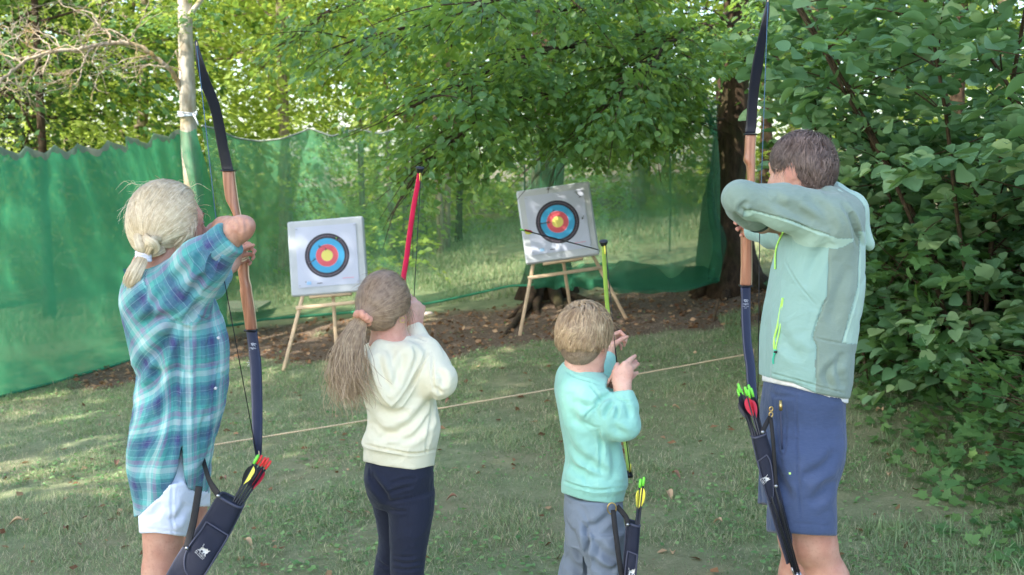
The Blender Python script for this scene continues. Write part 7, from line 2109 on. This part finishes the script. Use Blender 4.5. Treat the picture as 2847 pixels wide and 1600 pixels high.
    lrr = (roots - c) @ R / s
    tn = np.clip(.4 + .14 * vnoise(lrr * [60, 14, 14], 5) + r.normal(0, .14, len(roots)), 0, 1)
    hair_strands("hair_strands", roots, nrm(K - roots) + R @ np.array([0, -.5, .2]), HG, cap, org, .011, 24, .0024, r, ff, capf, (.0005, .0055), wob=.03, clump=.1, cfreq=25, tint=tn, stop=lambda p: np.linalg.norm(p - K, axis=1) < .016)
    stray(capf, c, R, s, ff, 200, r, HG, cap, org, .055)
    S = []
    for i in range(60):
        q = L(.06 + r.normal(0, .012), .03 + r.normal(0, .01), -.01 + r.normal(0, .012)); e2 = q + R @ np.array([.015, r.normal(.012, .012), -.03 - .05 * r.random()])
        S.append(spline([q, (q + e2) / 2 + R @ np.array([.008, 0, 0]), e2], 12))
    ribbons("cheek_strands", np.array(S), HG, cap, org, .0013, r, None, .3)
    # scrunchie, tail
    q = P(1009, 884, 3.645); a = np.linspace(0, 2 * math.pi, 40); ax = nrm(P(990, 925, 3.63) - P(1022, 876, 3.67)); u = nrm(np.cross(ax, [0, 1., 0])); v = np.cross(u, ax)
    ring = q + (np.cos(a)[:, None] * u + np.sin(a)[:, None] * v) * (.021 + .0025 * np.sin(a * 9))[:, None] + ax * (.003 * np.sin(a * 7 + 1))[:, None]
    sc = MB().tube(ring - org, .0125 + .0022 * np.sin(a * 11), 10, caps=False).build("scrunchie", cloth_mat("peach_scrunchie", srgb(236, 168, 142), .1, 300).m, cap)
    bundle("ponytail", [P(1012, 882, 3.65), P(992, 915, 3.63), P(975, 965, 3.61), P(964, 1015, 3.6), P(968, 1060, 3.6), P(980, 1104, 3.61)], [.015, .027, .038, .043, .040, .020], 3600, .0019, r, HT, cap, org, .011, 2.1, 38, .7, .035)
    skin_obj("body", b, SKIN_F, root, org, .0042, lips(c, R, s), cover=[([tor] + sl + hd, (hm, cutc), P(0, 965, 3.7)[2], [(P(1108, 915, 4.25), .13)]), (lg + [right, left], (), 9, ())])
    return root
girl()

# ---------------------------------------------------------------- boy
def boy():
    Y = 3.65; r = np.random.default_rng(104)
    g = P(1650, 1200, Y); org = np.array([g[0], Y, float(ground_z(g[0], Y))])
    root = link("person", None, None, tuple(org)); tag(root, "person with cropped fair hair, aqua sweatshirt, grey trousers, fingers spread", "person", "archers in a row")
    s = .92; c = P(1627, 938, Y); R = rot(math.radians(30), math.radians(-4))
    L = lambda x, y, z: c + R @ (np.array([x, y, z]) * s)
    wr = P(1731, 1078, 3.57); el = P(1738, 1190, 3.53)
    def open_hand():
        # back of the hand to us, fingers fanned out to the right as the string is let go
        o = [Ell(P(1729, 1046, 3.582), [.0295, .0155, .032], k=.02), Cap(wr, P(1729, 1052, 3.58), .024, .026, k=.02, f=[0, 1., 0], sc=.7)]
        for pts, ys, rr in ([((1728, 1030), (1736, 1014), (1751, 1002), (1765, 991)), (3.58, 3.58, 3.6, 3.625), .0088], [((1736, 1034), (1745, 1020), (1757, 1013), (1767, 1005)), (3.58, 3.59, 3.62, 3.65), .0086],
                            [((1742, 1040), (1751, 1028), (1763, 1020), (1774, 1012)), (3.58, 3.585, 3.61, 3.635), .0084], [((1745, 1050), (1754, 1043), (1763, 1041), (1772, 1037)), (3.58, 3.585, 3.6, 3.615), .0076]):
            q = [P(x, y, Y2) for (x, y), Y2 in zip(pts, ys)]
            o += [Cap(q[0], q[1], .0125, rr * 1.16, k=.014), Cap(q[1], q[2], rr * 1.12, rr, k=.005), Cap(q[2], q[3], rr, rr * .8, k=.003)]
        q = [P(1717, 1058, 3.575), P(1712, 1036, 3.575), P(1714, 1022, 3.59), P(1717, 1013, 3.605)]
        return o + [Cap(q[0], q[1], .0155, .0115, k=.014), Cap(q[1], q[2], .0108, .0092, k=.005), Cap(q[2], q[3], .0092, .0076, k=.003)]
    b = head(c, R, s, 1)
    b += [Cap(L(0, -.02, -.05), P(1618, 1055, 3.66), .047, .052, k=.04), Cap(P(1620, 1080, 3.67), P(1650, 1340, 3.67), .085, .085, k=.05),
          Cap(P(1670, 1110, 3.6), el, .04, .033, k=.03), Cap(el, wr, .034, .0245, k=.03),
          Cap(P(1590, 1080, 3.78), P(1670, 1035, 3.95), .038, .032, k=.03), Cap(P(1670, 1035, 3.95), P(1692, 992, 4.05), .031, .023, k=.02)]
    b += open_hand()
    b += hand(P(1692, 994, 4.05), [.16, .55, .72], [.93, -.2, -.15], [-.15, -.45, .9], .86, curlset(1.0, 1.25, .8), tc=(.75, .4), tout=.7)
    for xk, xa, yy in ((1680, 1672, 3.62), (1600, 1590, 3.76)):
        k_ = np.array([P(xk, 1600, yy)[0], yy, .33]); a_ = np.array([P(xa, 1850, yy)[0], yy + .02, float(ground_z(k_[0], yy)) + .07])
        b += [Cap(np.array([k_[0], yy, .58]), k_, .055, .042, k=.03), Cap(k_, a_, .04, .03, k=.03)]
        foot(a_, .5, .21, SHOE, root, org)
    eyes(c, R, s, root, org)
    # trousers
    gr = cloth_mat("grey_blue_twill", srgb(120, 130, 142), .05, 700, .9, .1).m
    zz = float(ground_z(org[0], Y)) + .07
    tr = [Loft([rw(1370, 1570, 1734, 3.66, .115), rw(1430, 1567, 1736, 3.66, .122), rw(1470, 1570, 1737, 3.66, .118), rw(1510, 1574, 1738, 3.66, .10)], 0, 2.3, .03),
          Loft([rw(1470, 1600, 1738, 3.61, .095), rw(1540, 1622, 1736, 3.6, .085), rw(1600, 1630, 1732, 3.6, .078), rw(1700, 1628, 1728, 3.6, .075), rw(1900, 1632, 1722, 3.61, .07)], 0, 2.3, .02), Loft([rw(1460, 1571, 1680, 3.74, .09), rw(1540, 1564, 1650, 3.76, .08), rw(1600, 1551, 1640, 3.77, .075), rw(1700, 1545, 1632, 3.77, .072), rw(1880, 1548, 1630, 3.77, .068)], 0, 2.3, .02)]
    skin_obj("trousers", tr, gr, root, org, .0055, cuts=(Fn(lambda p: zz - p[:, 2], .0),), ridge=[((9, 9, 6), .006, 71)], noise=[((8, 8, 5), .006, 41), ((24, 24, 16), .0016, 42)],
        lines=[([(1622, 1450), (1632, 1500), (1632, 1560), (1634, 1600)], .008, .010), ([(1700, 1430), (1660, 1460), (1625, 1470)], .014, .008), ([(1640, 1500), (1680, 1540), (1720, 1560)], .016, .009), ([(1590, 1470), (1600, 1520), (1618, 1560)], .014, .008), ([(1572, 1540), (1590, 1570), (1620, 1590)], .014, .008), ([(1645, 1560), (1680, 1585), (1715, 1590)], .012, .008)], Y=3.52)
    # sweatshirt
    aq = cloth_mat("aqua_fleece", srgb(146, 200, 184), .03, 600, .92, .25).m
    tor = Loft([rw(1000, 1578, 1624, 3.68, .03), rw(1014, 1563, 1650, 3.67, .06), rw(1034, 1550, 1676, 3.67, .10), rw(1060, 1544, 1692, 3.67, .125), rw(1090, 1543, 1698, 3.67, .135), rw(1124, 1548, 1702, 3.67, .138), rw(1165, 1554, 1708, 3.67, .138), rw(1207, 1561, 1718, 3.67, .138), rw(1265, 1571, 1734, 3.67, .138), rw(1310, 1565, 1743, 3.67, .14), rw(1340, 1562, 1746, 3.67, .14), rw(1352, 1561, 1741, 3.67, .132), rw(1372, 1561, 1737, 3.67, .127), rw(1412, 1563, 1732, 3.67, .125)], 0, 2.3, .04)
    sl = [Cap(P(1655, 1115, 3.6), P(1700, 1165, 3.55), .076, .06, k=.05), Cap(P(1700, 1165, 3.55), P(1736, 1184, 3.535), .058, .047, k=.03), Cap(P(1738, 1184, 3.535), P(1737, 1130, 3.555), .046, .041, k=.03), Cap(P(1737, 1130, 3.555), P(1735, 1108, 3.56), .04, .034, k=.02), Cap(P(1735, 1112, 3.56), P(1735, 1080, 3.565), .030, .0285, k=.008),
          Cap(P(1600, 1085, 3.76), P(1668, 1040, 3.93), .06, .046, k=.05), Cap(P(1668, 1040, 3.93), P(1687, 1003, 4.02), .044, .034, k=.03)]
    axc = nrm(P(1732, 1040, 3.58) - P(1737, 1130, 3.555)); cc = P(1733, 1088, 3.565)
    cutc = Fn(lambda p: np.where((sl[4].d(p) < .03) & (p[:, 2] > P(0, 1115, 3.56)[2]), (p - cc) @ axc, -1.0), .002)
    hm = hem([(1540, 1368), (1560, 1370), (1620, 1391), (1699, 1401), (1740, 1396)], 3.54)
    nk = P(1622, 1012, 3.69)
    fl = [([(1690, 1110), (1660, 1130), (1635, 1150), (1622, 1170)], .004, .006), ([(1622, 1170), (1640, 1185), (1665, 1190)], .004, .004), ([(1706, 1120), (1690, 1140), (1680, 1165)], .009, .009), ([(1700, 1100), (1670, 1112), (1650, 1140)], .010, .008), ([(1716, 1125), (1716, 1150), (1712, 1165)], .006, .007), ([(1735, 1118), (1748, 1140), (1750, 1165)], .009, .005),
          ([(1560, 1190), (1590, 1250), (1650, 1300), (1710, 1330)], .018, .008), ([(1565, 1260), (1600, 1310), (1660, 1345)], .016, .008), ([(1660, 1195), (1672, 1240), (1670, 1320)], .006, .005), ([(1562, 1336), (1600, 1352), (1660, 1364), (1745, 1356)], .004, .006), ([(1700, 1230), (1712, 1280), (1708, 1340)], .014, .006), ([(1585, 1090), (1590, 1130), (1600, 1180)], .018, .006), ([(1600, 1110), (1625, 1130), (1650, 1128)], .014, .006),
          ([(1570, 1030), (1600, 1046), (1640, 1060), (1665, 1068)], .0035, .004), ([(1640, 1068), (1660, 1095), (1672, 1120)], .004, .004), ([(1700, 1180), (1720, 1200), (1745, 1215)], .014, .005), ([(1590, 1160), (1620, 1180), (1650, 1180)], .014, .005), ([(1580, 1290), (1630, 1320), (1700, 1345)], .012, .006), ([(1712, 1106), (1735, 1116), (1760, 1120)], .004, .004)]
    so = skin_obj("sweatshirt", [tor] + sl, aq, root, org, .0055, cuts=(hm, cutc, Fn(lambda p: .058 - np.linalg.norm((p - nk) * [1, 1, 1.1], axis=1), .006)), ridge=[((8, 8, 5), .0045, 79)], noise=[((8, 8, 6), .004, 43), ((24, 24, 20), .0012, 44)], lines=fl, Y=3.54)
    t = np.linspace(0, 2 * math.pi, 30)
    ck = P(1620, 1032, 3.675)
    def ringat(rx, ry, dz, dx=0): return np.stack([ck[0] + dx + rx * np.cos(t), ck[1] + ry * np.sin(t), ck[2] + dz - .018 * np.cos(t)], 1) - org
    MB().tube(ringat(.066, .066, .0), .0105, 10, caps=False, flat=(1.1, .8)).build("neck_rib", aq, so)
    MB().tube(ringat(.056, .056, .004), .007, 8, caps=False).build("tee_neckline", mat_plain("white_tee_rib", srgb(234, 230, 232), .9), root)
    # sweatshirt's printed patch on the chest, only its edge shows from behind
    # hair
    HY = mat_hair("fair_brown_hair", [srgb(128, 100, 74), srgb(178, 148, 112), srgb(216, 190, 150)], .36)
    HS = mat_hair("cropped_nape_hair", [srgb(122, 102, 84), srgb(152, 130, 108), srgb(180, 158, 132)], .6)
    capP = [Ell(L(0, -.01, .028), np.array([.088, .106, .096]) * s, R), Ell(L(0, -.048, -.036), np.array([.06, .05, .06]) * s, R, k=.05)]
    capf = lambda p: field(p, capP)
    nape = [Ell(L(0, -.052, -.04), np.array([.058, .05, .056]) * s, R)]
    cap = skin_obj("hair", capP, HY, root, org, .005, cuts=(Fn(lambda p: np.maximum(((p - c) @ R / s)[:, 1] - .07 + np.maximum(0, .03 - ((p - c) @ R / s)[:, 2]) * 1.1, -.088 * s - ((p - c) @ R)[:, 2]), .006),), attrs=lambda V, N: {"tint": np.clip(.3 + .0 * V[:, 0], 0, 1), "along": np.ones(len(V))})
    ins = lambda l: (l[:, 1] < .07 - np.maximum(0, .03 - l[:, 2]) * 1.1) & (l[:, 2] > -.025)
    roots = scalp_roots(capf, c, R, s, 5600, r, ins)
    wh = L(-.012, -.05, .118)
    def ff(p, d, t):
        v = nrm(p - wh); return v * .5 + np.array([0, 0, -.9]) * min(1, t * 1.6) + nrm(np.cross(v, [0, 0, 1.])) * .3 * (1 - t)
    hair_strands("hair_strands", roots, nrm(roots - wh) + nrm(roots - c) * .5, HY, cap, org, .0078, 12, .0024, r, ff, capf, (.002, .014), wob=.07, taper=.1, clump=.4, cfreq=36, stop=lambda p: ((p - c) @ R)[:, 2] / s < -.036 + .016 * vnoise(p * 70, 9))
    ins2 = lambda l: (l[:, 1] < .03 + l[:, 2] * .8) & (l[:, 2] < .0) & (l[:, 2] > -.092)
    stray(capf, c, R, s, ff, 220, r, HY, cap, org, .045, lambda l: (l[:, 2] > .0) & (l[:, 1] < .05))
    r2 = scalp_roots(capf, c, R, s, 4200, r, ins2)
    hair_strands("nape_hair", r2, np.tile([0, 0, -1.], (len(r2), 1)) + nrm(r2 - c) * .4, HS, cap, org, .0032, 4, .0018, r, lambda p, d, t: np.tile([0, 0, -1.], (len(p), 1)), capf, (.0005, .003), wob=.1, taper=.3)
    skin_obj("body", b, SKIN_F, root, org, .0042, lips(c, R, s), cover=[([tor] + sl, (hm, cutc), P(0, 1040, 3.6)[2], [(P(1700, 985, 4.08), .12)]), (tr, (), 9, ())])
    return root
boy()
